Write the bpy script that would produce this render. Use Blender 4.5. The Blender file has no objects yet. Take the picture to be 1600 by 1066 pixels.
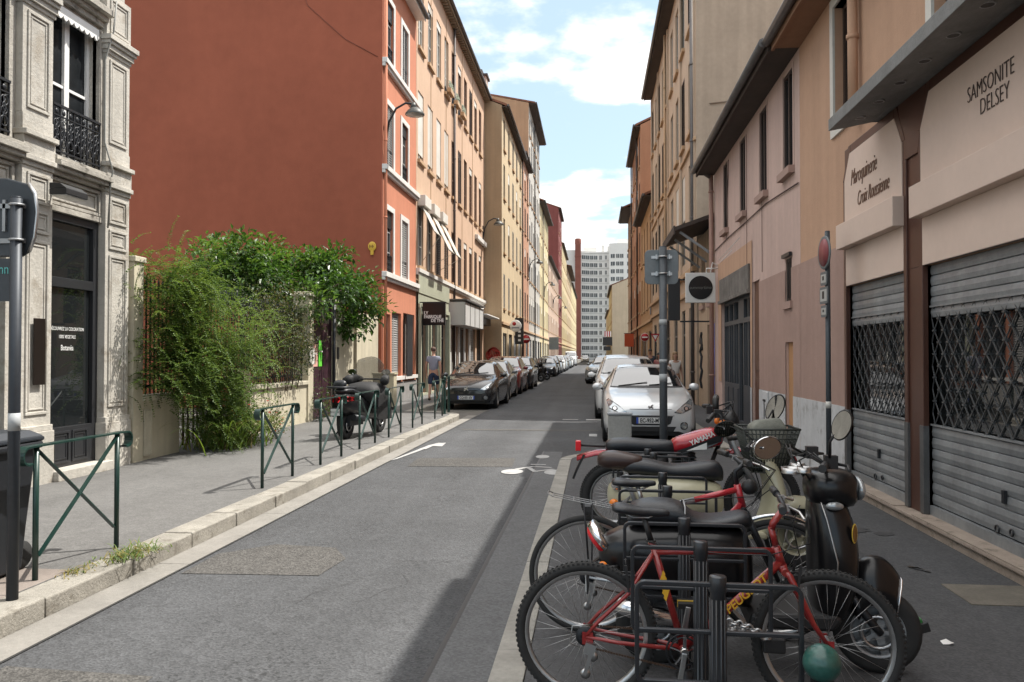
import bpy, bmesh, math, random
from mathutils import Vector as V, Matrix, Euler
from mathutils.bvhtree import BVHTree
RAD=math.radians; PI=math.pi
random.seed(11)
SC=bpy.context.scene; COL=SC.collection
CAMH=1.65

class MB:
    """collects shapes into one mesh"""
    def __init__(s): s.v=[]; s.f=[]; s.m=[]; s.s=[]
    def add(s,vs,fs,mat=0,sm=False):
        b=len(s.v); s.v+=[tuple(q) for q in vs]
        for f in fs: s.f.append([b+i for i in f]); s.m.append(mat); s.s.append(sm)
    def quad(s,a,b,c,d,mat=0): s.add([a,b,c,d],[(0,1,2,3)],mat)
    def box(s,x0,x1,y0,y1,z0,z1,mat=0):
        s.add([(x0,y0,z0),(x1,y0,z0),(x1,y1,z0),(x0,y1,z0),(x0,y0,z1),(x1,y0,z1),(x1,y1,z1),(x0,y1,z1)],
              [(0,3,2,1),(4,5,6,7),(0,1,5,4),(1,2,6,5),(2,3,7,6),(3,0,4,7)],mat)
    def obox(s,c,size,rot=(0,0,0),mat=0):
        e=Euler(rot).to_matrix(); c=V(c); h=[q/2 for q in size]; vs=[]
        for sz in (-1,1):
            for sx,sy in ((-1,-1),(1,-1),(1,1),(-1,1)): vs.append(c+e@V((sx*h[0],sy*h[1],sz*h[2])))
        s.add(vs,[(0,3,2,1),(4,5,6,7),(0,1,5,4),(1,2,6,5),(2,3,7,6),(3,0,4,7)],mat)
    def bar(s,a,b,w,h,mat=0):
        """square bar from a to b"""
        a=V(a); b=V(b); d=(b-a).normalized(); up=V((0,0,1)) if abs(d.z)<.95 else V((0,1,0))
        x=d.cross(up).normalized(); y=x.cross(d)
        vs=[p+x*sx*w/2+y*sy*h/2 for p in (a,b) for sx,sy in ((-1,-1),(1,-1),(1,1),(-1,1))]
        s.add(vs,[(0,1,2,3),(7,6,5,4),(0,4,5,1),(1,5,6,2),(2,6,7,3),(3,7,4,0)],mat)
    def prism(s,poly,axis,a,b,mat=0):
        def P(p,t): return (t,p[0],p[1]) if axis=='x' else (p[0],t,p[1]) if axis=='y' else (p[0],p[1],t)
        n=len(poly); vs=[P(p,a) for p in poly]+[P(p,b) for p in poly]
        s.add(vs,[tuple(range(n)),tuple(range(2*n-1,n-1,-1))]+[(i,(i+1)%n,n+(i+1)%n,n+i) for i in range(n)],mat)
    def tube(s,pts,r,n=8,closed=False,mat=0,sm=True,flat=1.0):
        pts=[V(p) for p in pts]; N=len(pts); rs=r if isinstance(r,(list,tuple)) else [r]*N
        vs=[]; prev=None
        for i,p in enumerate(pts):
            if closed: t=(pts[(i+1)%N]-pts[i-1])
            else: t=pts[min(i+1,N-1)]-pts[max(i-1,0)]
            t.normalize()
            if prev is None:
                u=V((0,0,1)) if abs(t.z)<.9 else V((1,0,0)); x=t.cross(u).normalized()
            else:
                x=prev-t*prev.dot(t)
                if x.length<1e-6: x=t.cross(V((0,0,1)))
                x.normalize()
            prev=x; y=t.cross(x)
            for k in range(n):
                a=2*PI*k/n; vs.append(p+(x*math.cos(a)+y*math.sin(a)*flat)*rs[i])
        fs=[]
        for i in range(N if closed else N-1):
            j=(i+1)%N
            for k in range(n): fs.append((i*n+k,i*n+(k+1)%n,j*n+(k+1)%n,j*n+k))
        s.add(vs,fs,mat,sm)
        if not closed:
            b=len(s.v)-len(vs)
            s.f.append([b+k for k in range(n-1,-1,-1)]); s.m.append(mat); s.s.append(False)
            s.f.append([b+(N-1)*n+k for k in range(n)]); s.m.append(mat); s.s.append(False)
    def cyl(s,a,b,r0,r1=None,n=16,mat=0,sm=True): s.tube([a,b],[r0,r0 if r1 is None else r1],n,False,mat,sm)
    def lathe(s,prof,o=(0,0,0),axis='z',n=24,mat=0,sm=True,arc=(0,2*PI)):
        o=V(o); vs=[]; full=abs(arc[1]-arc[0]-2*PI)<1e-6; N=n if full else n+1
        for r,h in prof:
            for k in range(N):
                a=arc[0]+(arc[1]-arc[0])*k/n; c,d=r*math.cos(a),r*math.sin(a)
                vs.append(o+(V((c,d,h)) if axis=='z' else V((h,c,d)) if axis=='x' else V((c,h,d))))
        fs=[]
        for i in range(len(prof)-1):
            for k in range(n): fs.append((i*N+k,i*N+(k+1)%N,(i+1)*N+(k+1)%N,(i+1)*N+k))
        s.add(vs,fs,mat,sm)
    def torus(s,c,axis,Rr,r,n=36,m=10,mat=0,ry=None,a0=0,a1=2*PI):
        c=V(c); pts=[]; full=abs(a1-a0-2*PI)<1e-6
        for k in range(n+(0 if full else 1)):
            a=a0+(a1-a0)*k/n; p,q=Rr*math.cos(a),Rr*math.sin(a)
            pts.append(c+(V((p,q,0)) if axis=='z' else V((0,p,q)) if axis=='x' else V((p,0,q))))
        s.tube(pts,r,m,full,mat,True)
    def ball(s,c,r,n=16,m=10,mat=0):
        r=r if isinstance(r,(list,tuple)) else (r,r,r); vs=[];fs=[]
        for i in range(m+1):
            t=PI*i/m
            for k in range(n):
                a=2*PI*k/n; vs.append((c[0]+r[0]*math.sin(t)*math.cos(a),c[1]+r[1]*math.sin(t)*math.sin(a),c[2]+r[2]*math.cos(t)))
        for i in range(m):
            for k in range(n): fs.append((i*n+k,(i+1)*n+k,(i+1)*n+(k+1)%n,i*n+(k+1)%n))
        s.add(vs,fs,mat,True)
    def loft(s,rings,mat=0,sm=True,closed=True,cap=True):
        n=len(rings[0]); vs=[p for r in rings for p in r]; fs=[]
        for i in range(len(rings)-1):
            for k in range(n if closed else n-1):
                fs.append((i*n+k,i*n+(k+1)%n,(i+1)*n+(k+1)%n,(i+1)*n+k))
        s.add(vs,fs,mat,sm)
        if cap and closed:
            b=len(s.v)-len(vs)
            for f in ([b+k for k in range(n-1,-1,-1)],[b+(len(rings)-1)*n+k for k in range(n)]):
                s.f.append(f); s.m.append(mat); s.s.append(sm)
    def mesh(s,name,mats,fix=False):
        me=bpy.data.meshes.new(name); me.from_pydata(s.v,[],s.f)
        for m in (mats if isinstance(mats,(list,tuple)) else [mats]): me.materials.append(m)
        me.polygons.foreach_set('material_index',s.m); me.polygons.foreach_set('use_smooth',s.s)
        if fix:
            b=bmesh.new(); b.from_mesh(me); bmesh.ops.recalc_face_normals(b,faces=b.faces); b.to_mesh(me); b.free()
        me.update(); return me
    def build(s,name,mats,parent=None,loc=None,bevel=0,fix=True,rot=None,segs=2):
        o=link(name,s.mesh(name,mats,fix),parent,loc)
        if rot: o.rotation_euler=rot
        if bevel:
            b=o.modifiers.new('bevel','BEVEL'); b.width=bevel; b.segments=segs; b.limit_method='ANGLE'; b.angle_limit=RAD(40)
        return o

def link(name,me,parent=None,loc=None):
    o=bpy.data.objects.new(name,me); COL.objects.link(o)
    if parent is not None: o.parent=parent
    if loc is not None: o.location=loc
    return o
def tag(o,label=None,cat=None,group=None,kind=None):
    if label: o['label']=label
    if cat: o['category']=cat
    if group: o['group']=group
    if kind: o['kind']=kind
    return o
def thing(name,label,cat,loc=(0,0,0),rz=0,group=None):
    o=bpy.data.objects.new(name,None); COL.objects.link(o); o.location=loc; o.rotation_euler=(0,0,rz)
    o.empty_display_size=.2
    return tag(o,label,cat,group)
def copy_tree(o,parent=None):
    c=o.copy(); COL.objects.link(c)
    if parent is not None: c.parent=parent
    for ch in list(o.children): copy_tree(ch,c)
    return c
def structure(mb,name,mats,**k):
    return tag(mb.build(name,mats,**k),kind='structure')
def recolour(root,old,new):
    for o in [root]+list(root.children_recursive):
        if o.type=='MESH':
            for s in o.material_slots:
                if s.material==old: s.link='OBJECT'; s.material=new

def text(name,body,size,mat,parent=None,loc=(0,0,0),rot=(PI/2,0,0),ext=.002,sx=1,shear=0,align='CENTER',bold=0,space=1):
    """writing as a thin raised mesh; text reads along local x, upright along local y before rot"""
    cu=bpy.data.curves.new('t','FONT'); cu.body=body; cu.size=size; cu.extrude=ext; cu.align_x=align; cu.align_y='CENTER'
    cu.shear=shear; cu.offset=bold; cu.space_character=space; cu.resolution_u=3
    t=bpy.data.objects.new('t',cu); COL.objects.link(t)
    dg=bpy.context.evaluated_depsgraph_get(); me=bpy.data.meshes.new_from_object(t.evaluated_get(dg))
    bpy.data.objects.remove(t); bpy.data.curves.remove(cu)
    if sx!=1:
        for v in me.vertices: v.co.x*=sx
    me.materials.clear(); me.materials.append(mat)
    o=link(name,me,parent,loc); o.rotation_euler=rot; return o

# ---------------------------------------------------------------- materials
def hx(h):
    r=[int(h[i:i+2],16)/255 for i in (0,2,4)]
    return tuple(c/12.92 if c<=.04045 else ((c+.055)/1.055)**2.4 for c in r)
_mc={}
def M(name,col,rough=.6,metal=0,var=0,scale=3,bump=0,bscale=80,streak=0,coat=0,spec=.5,spots=0,spotcol=None,alpha=1,grime=None):
    if name in _mc: return _mc[name]
    if isinstance(col,str): col=hx(col)
    m=bpy.data.materials.new(name); m.use_nodes=True; _mc[name]=m
    nt=m.node_tree; N=nt.nodes; L=nt.links; b=N['Principled BSDF']
    b.inputs['Roughness'].default_value=rough; b.inputs['Metallic'].default_value=metal
    b.inputs['Specular IOR Level'].default_value=spec
    if coat: b.inputs['Coat Weight'].default_value=coat; b.inputs['Coat Roughness'].default_value=.04
    if alpha<1: b.inputs['Alpha'].default_value=alpha
    b.inputs['Base Color'].default_value=(*col,1); m.diffuse_color=(*col,1)
    if not (var or bump or streak or spots): return m
    tc=N.new('ShaderNodeTexCoord'); src=tc.outputs['Object']
    def noise(sc,det=4,vec=None,rg=.55):
        n=N.new('ShaderNodeTexNoise'); n.inputs['Scale'].default_value=sc; n.inputs['Detail'].default_value=det
        n.inputs['Roughness'].default_value=rg; L.new(vec or src,n.inputs['Vector']); return n.outputs['Fac']
    def ramp(fac,p0,p1,c0,c1):
        r=N.new('ShaderNodeMapRange'); r.inputs[1].default_value=p0; r.inputs[2].default_value=p1
        r.inputs[3].default_value=c0; r.inputs[4].default_value=c1; L.new(fac,r.inputs[0]); return r.outputs[0]
    def mul(a,bv):
        n=N.new('ShaderNodeMath'); n.operation='MULTIPLY'
        L.new(a,n.inputs[0])
        if isinstance(bv,(int,float)): n.inputs[1].default_value=bv
        else: L.new(bv,n.inputs[1])
        return n.outputs[0]
    f=None
    if var:
        f=ramp(noise(scale,6),.3,.7,1-var,1+var)
        f=mul(f,ramp(noise(scale*9,4),.3,.7,1-var*.5,1+var*.5))
    if streak:
        mp=N.new('ShaderNodeMapping'); mp.inputs['Scale'].default_value=(2.2,2.2,.12); L.new(src,mp.inputs['Vector'])
        k=ramp(noise(2.0,5,mp.outputs[0]),.35,.75,1,1-streak); f=mul(f,k) if f else k
    out=None
    if f:
        vm=N.new('ShaderNodeVectorMath'); vm.operation='SCALE'; vm.inputs[0].default_value=col; L.new(f,vm.inputs['Scale']); out=vm.outputs[0]
    if spots:
        mx=N.new('ShaderNodeMix'); mx.data_type='RGBA'
        L.new(ramp(noise(spots,5,rg=.65),.56,.68,0,1),mx.inputs['Factor'])
        if out: L.new(out,mx.inputs['A'])
        else: mx.inputs['A'].default_value=(*col,1)
        mx.inputs['B'].default_value=(*(spotcol or tuple(c*.5 for c in col)),1); out=mx.outputs['Result']
    if out: L.new(out,b.inputs['Base Color'])
    if bump:
        bp=N.new('ShaderNodeBump'); bp.inputs['Strength'].default_value=bump; bp.inputs['Distance'].default_value=.02
        L.new(noise(bscale,5,rg=.65),bp.inputs['Height']); L.new(bp.outputs[0],b.inputs['Normal'])
    return m
def plaster(name,col,var=.07,streak=.12,bump=.25,ds=.18):
    l=.3*col[0]+.6*col[1]+.1*col[2]; col=tuple(c+(l-c)*ds for c in col)
    return M(name,col,.88,0,var,.8,bump,35,streak,spec=.25)

METAL_DARK=M('dark_metal',(.022,.024,.028),.42,.3,spec=.5)
BLACK=M('black_plastic',(.015,.015,.016),.5)
BLACKGLOSS=M('black_gloss',(.006,.006,.007),.28,coat=.15,spec=.4)
RUBBER=M('rubber',(.018,.018,.018),.8,0,.15,30)
CHROME=M('chrome',(.75,.75,.76),.16,1)
STEEL=M('steel',(.5,.5,.5),.35,1,.1,20)
GLASS=M('dark_glass',(.012,.014,.016),.03,0,spec=.9); GLASS.node_tree.nodes['Principled BSDF'].inputs['IOR'].default_value=2.1
WINGLASS=M('window_glass',(.016,.018,.02),.1,0,.5,.7,spec=.4); WINGLASS.node_tree.nodes['Principled BSDF'].inputs['IOR'].default_value=1.22
CURTAIN=M('curtained_glass',(.17,.165,.15),.25,0,.35,5,streak=.4,spec=.3); CURTAIN.node_tree.nodes['Principled BSDF'].inputs['IOR'].default_value=1.2
SHOPGLASS=M('shop_glass',(.012,.014,.015),.02,0,spec=.6); SHOPGLASS.node_tree.nodes['Principled BSDF'].inputs['IOR'].default_value=1.6
WHITE=M('white_paint',(.75,.75,.73),.45,0,.05,3)
OFFWHITE=M('offwhite_paint',(.62,.6,.55),.6,0,.08,2)
SKIN=M('skin',(.42,.24,.17),.55)
RED=M('red_paint',(.42,.02,.03),.3,coat=.5)
ORANGE_LENS=M('orange_lens',(.75,.2,.02),.25)
RED_LENS=M('red_lens',(.7,.02,.03),.2)
TRIMGREY=M('grey_zinc',(.3,.31,.32),.5,.6,.15,6)
BROWNWOOD=M('brown_wood',(.06,.035,.024),.6,0,.2,5)
MIRROR=M('mirror_glass',(.27,.28,.29),.03,1)
# ---------------------------------------------------------------- ground
def asphalt(name,base,spk=.5,big=.12,bump=.5,pits=False):
    m=bpy.data.materials.new(name); m.use_nodes=True; nt=m.node_tree; N=nt.nodes; L=nt.links; b=N['Principled BSDF']
    b.inputs['Roughness'].default_value=.85; b.inputs['Specular IOR Level'].default_value=.35
    tc=N.new('ShaderNodeTexCoord'); src=tc.outputs['Object']
    def noise(sc,det=3,rg=.6,vec=None):
        n=N.new('ShaderNodeTexNoise'); n.inputs['Scale'].default_value=sc; n.inputs['Detail'].default_value=det; n.inputs['Roughness'].default_value=rg
        L.new(vec or src,n.inputs['Vector']); return n.outputs['Fac']
    def mr(f,a,b_,c,d):
        r=N.new('ShaderNodeMapRange'); 
        for i,q in enumerate((a,b_,c,d)): r.inputs[i+1].default_value=q
        L.new(f,r.inputs[0]); return r.outputs[0]
    def mul(a,c):
        n=N.new('ShaderNodeMath'); n.operation='MULTIPLY'; L.new(a,n.inputs[0]); L.new(c,n.inputs[1]); return n.outputs[0]
    vo=N.new('ShaderNodeTexVoronoi'); vo.inputs['Scale'].default_value=75; L.new(src,vo.inputs['Vector'])
    sep=N.new('ShaderNodeSeparateColor'); L.new(vo.outputs['Color'],sep.inputs[0])
    f=mul(mr(sep.outputs[0],0,1,1-spk,1+spk),mr(noise(.6,5),.3,.7,1-big,1+big))
    f=mul(f,mr(noise(9,4),.3,.7,.9,1.1))
    mp=N.new('ShaderNodeMapping'); mp.inputs['Scale'].default_value=(1.3,.07,1); L.new(src,mp.inputs['Vector'])
    f=mul(f,mr(noise(1.6,4,.5,mp.outputs[0]),.3,.7,1-big*.8,1+big*.8))
    f=mul(f,mr(noise(3.1,6,.75),.62,.72,1,.8))
    if pits:
        sp=N.new('ShaderNodeSeparateXYZ'); L.new(src,sp.inputs[0]); v=sp.outputs[0]
        for c in (1.95,-.72):
            for op in ('ADD','ABSOLUTE'):
                n=N.new('ShaderNodeMath'); n.operation=op; L.new(v,n.inputs[0]); n.inputs[1].default_value=c; v=n.outputs[0]
        f=mul(f,mr(v,0,.34,1.13,.98))
        f=mul(f,mr(mul(noise(22,3,.7),mr(noise(.9,3),.35,.65,.8,1.15)),.6,.68,1,.55))
    vm=N.new('ShaderNodeVectorMath'); vm.operation='SCALE'; vm.inputs[0].default_value=base; L.new(f,vm.inputs['Scale']); L.new(vm.outputs[0],b.inputs['Base Color'])
    bp=N.new('ShaderNodeBump'); bp.inputs['Strength'].default_value=bump; bp.inputs['Distance'].default_value=.01
    L.new(vo.outputs['Distance'],bp.inputs['Height']); L.new(bp.outputs[0],b.inputs['Normal'])
    return m
ASPH=asphalt('asphalt',(.06,.062,.0655),.3,.16,.45,True)
ASPH_OLD=asphalt('asphalt_worn',(.072,.069,.065),.45,.12,.6)
ASPH_DK=asphalt('asphalt_bay',(.064,.065,.068),.22,.12,.2)
ASPH_PAV=asphalt('asphalt_pavement',(.122,.12,.117),.18,.12,.15)
CONC=M('concrete_gutter',(.2,.19,.172),.85,0,.16,2.5,.3,60)
GRAN=M('granite',(.25,.235,.205),.8,0,.2,3,.5,45,spots=5,spotcol=(.14,.125,.1))
PAINT=M('road_paint',(.34,.34,.335),.75,0,.15,6,.1,50,spots=9,spotcol=(.2,.2,.2))

def sheet(mb,x0,x1,y0,y1,z,nx=1,ny=1):
    mb.quad((x0,y0,z),(x1,y0,z),(x1,y1,z),(x0,y1,z))
g=MB(); sheet(g,-400,400,-60,700,-.02); structure(g,'ground',asphalt('ground_far',(.12,.115,.105),.2,.2,.1))
g=MB(); sheet(g,-3.17,3.2,-10,330,0); sheet(g,-60,60,232,245,-.004); structure(g,'road',ASPH)
# old worn repair strips in the carriageway
for i,(pl) in enumerate(([(-3.1,5.75),(-2.05,5.8),(-2.0,6.3),(-2.2,6.65),(-2.75,6.72),(-3.1,6.35)],[(-2.75,11.6),(-1.2,11.7),(-1.25,12.7),(-2.8,12.55)],[(-2.9,17.3),(.1,17.35),(.1,17.65),(-2.9,17.6)],[(-3.1,3.2),(-2.2,3.3),(-2.25,3.9),(-3.1,3.95)])):
    g=MB(); g.add([(x,y,.004) for x,y in pl],[tuple(range(len(pl)))]); structure(g,'road_patch',ASPH_OLD)
g=MB(); sheet(g,-.84,-.53,-10,13.6,.004); structure(g,'channel_strip',asphalt('asphalt_channel',(.1,.102,.105),.2,.1,.2))
# sealed joints: thin dark tar lines
g=MB()
for x0,x1,y0,y1 in ((-.868,-.84,-10,13.6),(-3.17,-3.15,-10,22)): sheet(g,x0,x1,y0,y1,.006)
random.seed(3)
random.seed(12)
for x,y,ang,n in ((-1.6,5.2,1.4,30),(-2.0,9.6,-.5,22),(-1.3,13.6,1.5,24)):
    for k in range(n):
        ang+=random.gauss(0,.35); x1,y1=x+.07*math.cos(ang),y+.07*math.sin(ang); w_=random.uniform(.0008,.002); nx,ny=-math.sin(ang)*w_,math.cos(ang)*w_
        g.quad((x-nx,y-ny,.0068),(x1-nx,y1-ny,.0068),(x1+nx,y1+ny,.0068),(x+nx,y+ny,.0068)); x,y=x1,y1
structure(g,'tar_joint',M('tar',(.03,.03,.03),.5))
# left gutter
g=MB()
y=-10
while y<21.5:
    l=2.0; g.box(-3.42,-3.17,y,min(y+l-.008,21.5),-.05,.008); y+=l
structure(g,'gutter',CONC,bevel=.004)
# left kerb stones (granite), curved end
g=MB(); y=-9.7; random.seed(5)
while y<20.0:
    l=random.uniform(.85,1.15); e=min(y+l,20.0); dz=random.uniform(-.006,.006); dx=random.uniform(-.008,.008)
    g.box(-3.68,-3.42+dx,y+.006,e-.006,-.05,.13+dz); y=e
cx,cy,r0,r1=-4.9,20.0,1.22,1.48
for k in range(6):
    a0=PI/2*k/6+.006; a1=PI/2*(k+1)/6-.006
    g.prism([(cx+r*math.cos(a),cy+r*math.sin(a)) for r,a in ((r0,a0),(r1,a0),(r1,a1),(r0,a1))],'z',-.05,.13)
y=21.48
g.box(-5.14,-4.9,20.0+1.24,300,-.05,.13)
structure(g,'kerb',GRAN,bevel=.012)
g=MB(); 
pl=[(-3.68,-10)]+[(-3.68,20)]+[(cx+1.21*math.cos(PI/2*k/8),cy+1.21*math.sin(PI/2*k/8)) for k in range(9)]+[(-5.15,21.21),(-5.15,300),(-9,300),(-9,-10)]
g.prism(pl,"z",-.04,.125); structure(g,'pavement',ASPH_PAV)
# slabs beside the near kerb
g=MB()
for k in range(7): g.box(-4.35,-3.69,1.0+k*.62,1.0+k*.62+.61,.1,.129)
structure(g,'paving_slabs',M('slab',(.2,.17,.15),.85,0,.15,3,.2,50),bevel=.005)
# right side: raised parking bay for two-wheelers and its granite edge
g=MB(); pl=[(-.35,-10),(3.4,-10),(3.4,13.35)]+[(.55,13.35)]+[(.55-.9*math.sin(PI/2*k/8),12.45+.9*math.cos(PI/2*k/8)) for k in range(1,9)]
g.prism(pl,'z',-.04,.02); structure(g,'bay_surface',ASPH_DK)
g=MB(); y=-9.8
while y<12.3:
    l=random.uniform(.5,.75); e=min(y+l,12.4); g.box(-.53,-.355,y+.004,e-.004,-.04,.024+random.uniform(-.003,.003)); y=e
for k in range(7):
    a0=PI/2*k/7+.01; a1=PI/2*(k+1)/7-.01
    g.prism([(.55-r*math.cos(a),12.45+r*math.sin(a)) for r,a in ((.91,a0),(1.085,a0),(1.085,a1),(.91,a1))],'z',-.04,.024)
structure(g,'bay_edge',M('granite_flush',(.25,.24,.215),.8,0,.2,3,.4,45),bevel=.005)
g=MB(); g.box(2.1,2.3,13.5,300,-.04,.12); structure(g,'kerb',GRAN,bevel=.01)
g=MB(); g.box(2.3,3.4,13.36,300,-.04,.115); structure(g,'pavement',ASPH_DK)
# beige square cover and stains in the right pavement
g=MB(); g.box(2.45,3.0,5.5,5.97,.0,.026); structure(g,'concrete_patch',M('concrete_patch',(.135,.122,.1),.9,0,.2,5,.3,50,spots=8,spotcol=(.12,.11,.09)))
def blob(cx,cy,rx,ry,z,seed):
    random.seed(seed); n=28; return [(cx+rx*math.cos(2*PI*k/n)*random.uniform(.6,1.1),cy+ry*math.sin(2*PI*k/n)*random.uniform(.6,1.1),z) for k in range(n)]
g=MB()
for q in ((2.35,7.75,.22,.16,.0245,1),(2.62,7.6,.1,.1,.0245,2),(2.25,10.4,.12,.5,.0245,3)): g.add(blob(*q),[tuple(range(28))])
structure(g,'stain',M('stain',(.04,.04,.042),.7))
# painted bicycle and arrow on the carriageway
g=MB()
def disc(cx,cy,rx,ry,z=.0085,n=28): g.add([(cx+rx*math.cos(2*PI*k/n),cy+ry*math.sin(2*PI*k/n),z) for k in range(n)],[tuple(range(n))])
def stroke(a,b,w,z=.0085):
    d=V((b[0]-a[0],b[1]-a[1],0)); nn=V((-d.y,d.x,0)).normalized()*w/2; a=V((*a,z)); b=V((*b,z)); g.quad(a-nn,b-nn,b+nn,a+nn)
disc(-1.15,11.2,.155,.24); disc(-.55,11.2,.15,.24)
for k,(a,b) in enumerate((((-1.12,11.45),(-.88,11.75)),((-.88,11.75),(-.62,11.65)),((-.95,11.6),(-.82,11.2)),((-.82,11.25),(-.58,11.5)),((-.95,11.95),(-.72,11.95)))): stroke(a,b,.075,.0085+k*.0004)
disc(-.83,12.9,.11,.22,.0081)
structure(g,'road_marking',PAINT)
g=MB(); 
g.add([(x,y,.0085) for x,y in ((-3.16,12.2),(-3.1,12.35),(-2.9,14.2),(-2.72,14.15),(-2.76,14.75),(-2.82,14.7),(-2.9,14.72),(-3.0,14.3))],[tuple(range(8))])
g.add([(x,y,.009) for x,y in ((-3.05,13.75),(-2.92,13.7),(-2.9,14.15),(-3.0,14.1))],[(0,1,2,3)])
structure(g,'road_marking',PAINT)
g=MB(); sheet(g,-.2,.3,20.2,20.5,.0085); sheet(g,-.8,-.4,20.3,20.45,.0085); sheet(g,-.1,.06,16.2,16.7,.0085); structure(g,'road_marking',PAINT)

# ---------------------------------------------------------------- buildings
def wall_grid(mb,W,H,holes,depth=.2,mat=0,z0=0,u00=0):
    us=sorted({u00,W,*[h[0] for h in holes],*[h[1] for h in holes]}); zs=sorted({z0,H,*[h[2] for h in holes],*[h[3] for h in holes]})
    inside=lambda u,z: any(h[0]<u<h[1] and h[2]<z<h[3] for h in holes)
    for i in range(len(us)-1):
        um=(us[i]+us[i+1])/2; j=0
        while j<len(zs)-1:
            if inside(um,(zs[j]+zs[j+1])/2): j+=1; continue
            k=j
            while k+1<len(zs)-1 and not inside(um,(zs[k+1]+zs[k+2])/2): k+=1
            mb.quad((us[i],0,zs[j]),(us[i+1],0,zs[j]),(us[i+1],0,zs[k+1]),(us[i],0,zs[k+1]),mat); j=k+1
    for a,b,c,d in [h[:4] for h in holes]:
        mb.quad((a,0,c),(a,depth,c),(a,depth,d),(a,0,d),mat); mb.quad((b,depth,c),(b,0,c),(b,0,d),(b,depth,d),mat)
        mb.quad((a,0,c),(b,0,c),(b,depth,c),(a,depth,c),mat); mb.quad((a,0,d),(a,depth,d),(b,depth,d),(b,0,d),mat)

def building(name,label,cat,side,X,Y0,Y1,H,D,mat,holes,depth=.2,gable=0,sidemat=None,group=None):
    """root at facade foot; local x along the street front, local y inward. holes in street metres"""
    W=Y1-Y0
    r=thing(name,label,cat,(X,Y0 if side<0 else Y1,0),PI/2 if side<0 else -PI/2,group)
    conv=(lambda a,b:(a-Y0,b-Y0)) if side<0 else (lambda a,b:(Y1-b,Y1-a))
    hs=[(*conv(h[0],h[1]),h[2],h[3]) for h in holes]
    mb=MB(); wall_grid(mb,W,H,hs,depth)
    mb.quad((0,D,-.1),(0,0,-.1),(0,0,H),(0,D,H),1); mb.quad((W,0,-.1),(W,D,-.1),(W,D,H),(W,0,H),1); mb.quad((W,D,-.1),(0,D,-.1),(0,D,H),(W,D,H),1)
    if gable:
        mb.add([(0,0,H),(0,D/2,H+gable),(0,D,H)],[(0,1,2)],1); mb.add([(W,0,H),(W,D/2,H+gable),(W,D,H)],[(2,1,0)],1)
    else: mb.quad((0,0,H-.01),(W,0,H-.01),(W,D,H-.01),(0,D,H-.01),1)
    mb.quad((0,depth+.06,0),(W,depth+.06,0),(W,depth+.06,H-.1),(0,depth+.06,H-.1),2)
    mb.build('wall',[mat,sidemat or mat,BLACK],r,fix=False)
    r['W']=W; r['Y0']=Y0; r['side']=side
    return r,conv
_wc={}
def cached(key,fn):
    if key not in _wc: _wc[key]=fn()
    return _wc[key]
def m_frame(w,h,kind,fm):
    b=MB(); t=.055
    b.box(0,t,0,.05,0,h); b.box(w-t,w,0,.05,0,h); b.box(t,w-t,0,.05,0,t); b.box(t,w-t,0,.05,h-t,h)
    if kind=='c':
        b.box(w/2-.045,w/2+.045,-.01,.05,t,h-t)
        n=max(1,round(h/.75))
        for k in range(1,n): z=h*k/n; b.box(t,w/2-.045,.005,.045,z-.018,z+.018); b.box(w/2+.045,w-t,.005,.045,z-.018,z+.018)
    if kind=='t': b.box(t,w-t,-.005,.05,h*.72-.04,h*.72+.04)
    if kind=='o': b.box(w/2-.03,w/2+.03,0,.05,t,h-t)
    return b.mesh('window',fm)
def m_pane(w,h,c):
    b=MB()
    if c==0: b.box(.02,w-.02,.03,.04,.02,h-.02)
    elif c==1: b.box(.02,w*.36,.03,.04,.02,h-.02,1); b.box(w*.36,w*.64,.03,.04,.02,h-.02,0); b.box(w*.64,w-.02,.03,.04,.02,h-.02,1)
    else: b.box(.02,w-.02,.03,.04,.02,h*.5,1); b.box(.02,w-.02,.03,.04,h*.5,h-.02,0)
    return b.mesh('pane',[WINGLASS,CURTAIN])
_wr=random.Random(5)
def m_sill(w,o,fm): b=MB(); b.box(-.08,w+.08,-o,0,-.12,-.002); return b.mesh('sill',fm)
def m_louvre(w,h,fm):
    b=MB(); t=.05
    for x0 in (0,w/2+.005):
        x1=x0+w/2-.005
        b.box(x0,x0+t,0,.035,0,h); b.box(x1-t,x1,0,.035,0,h); b.box(x0+t,x1-t,0,.035,0,t); b.box(x0+t,x1-t,0,.035,h-t,h)
        n=int((h-2*t)/.075)
        for k in range(n):
            z=t+(h-2*t)*(k+.5)/n; b.add([(x0+t,0,z-.03),(x1-t,0,z-.03),(x1-t,.03,z+.03),(x0+t,.03,z+.03)],[(0,1,2,3)])
    return b.mesh('shutter',fm)
def m_blind(w,h,fm):
    b=MB(); n=max(2,int(h/.06))
    for k in range(n): z=h*k/n; b.box(0,w,0,.02,z+.004,z+h/n)
    return b.mesh('blind',fm)
def m_rail(w,h,fm,bars=None):
    b=MB(); b.box(0,w,-.02,.02,h-.035,h); b.box(0,w,-.015,.015,.04,.065)
    n=bars or max(4,int(w/.11))
    for k in range(n+1):
        x=.012+(w-.024)*k/n; b.box(x-.008,x+.008,-.008,.008,0,h-.03)
    for k in range(n):
        x=.012+(w-.024)*(k+.5)/n
        for z in (h*.3,h*.62): b.torus((x,0,z),'y',w/n*.36,.007,10,5)
    return b.mesh('railing',fm)
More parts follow.
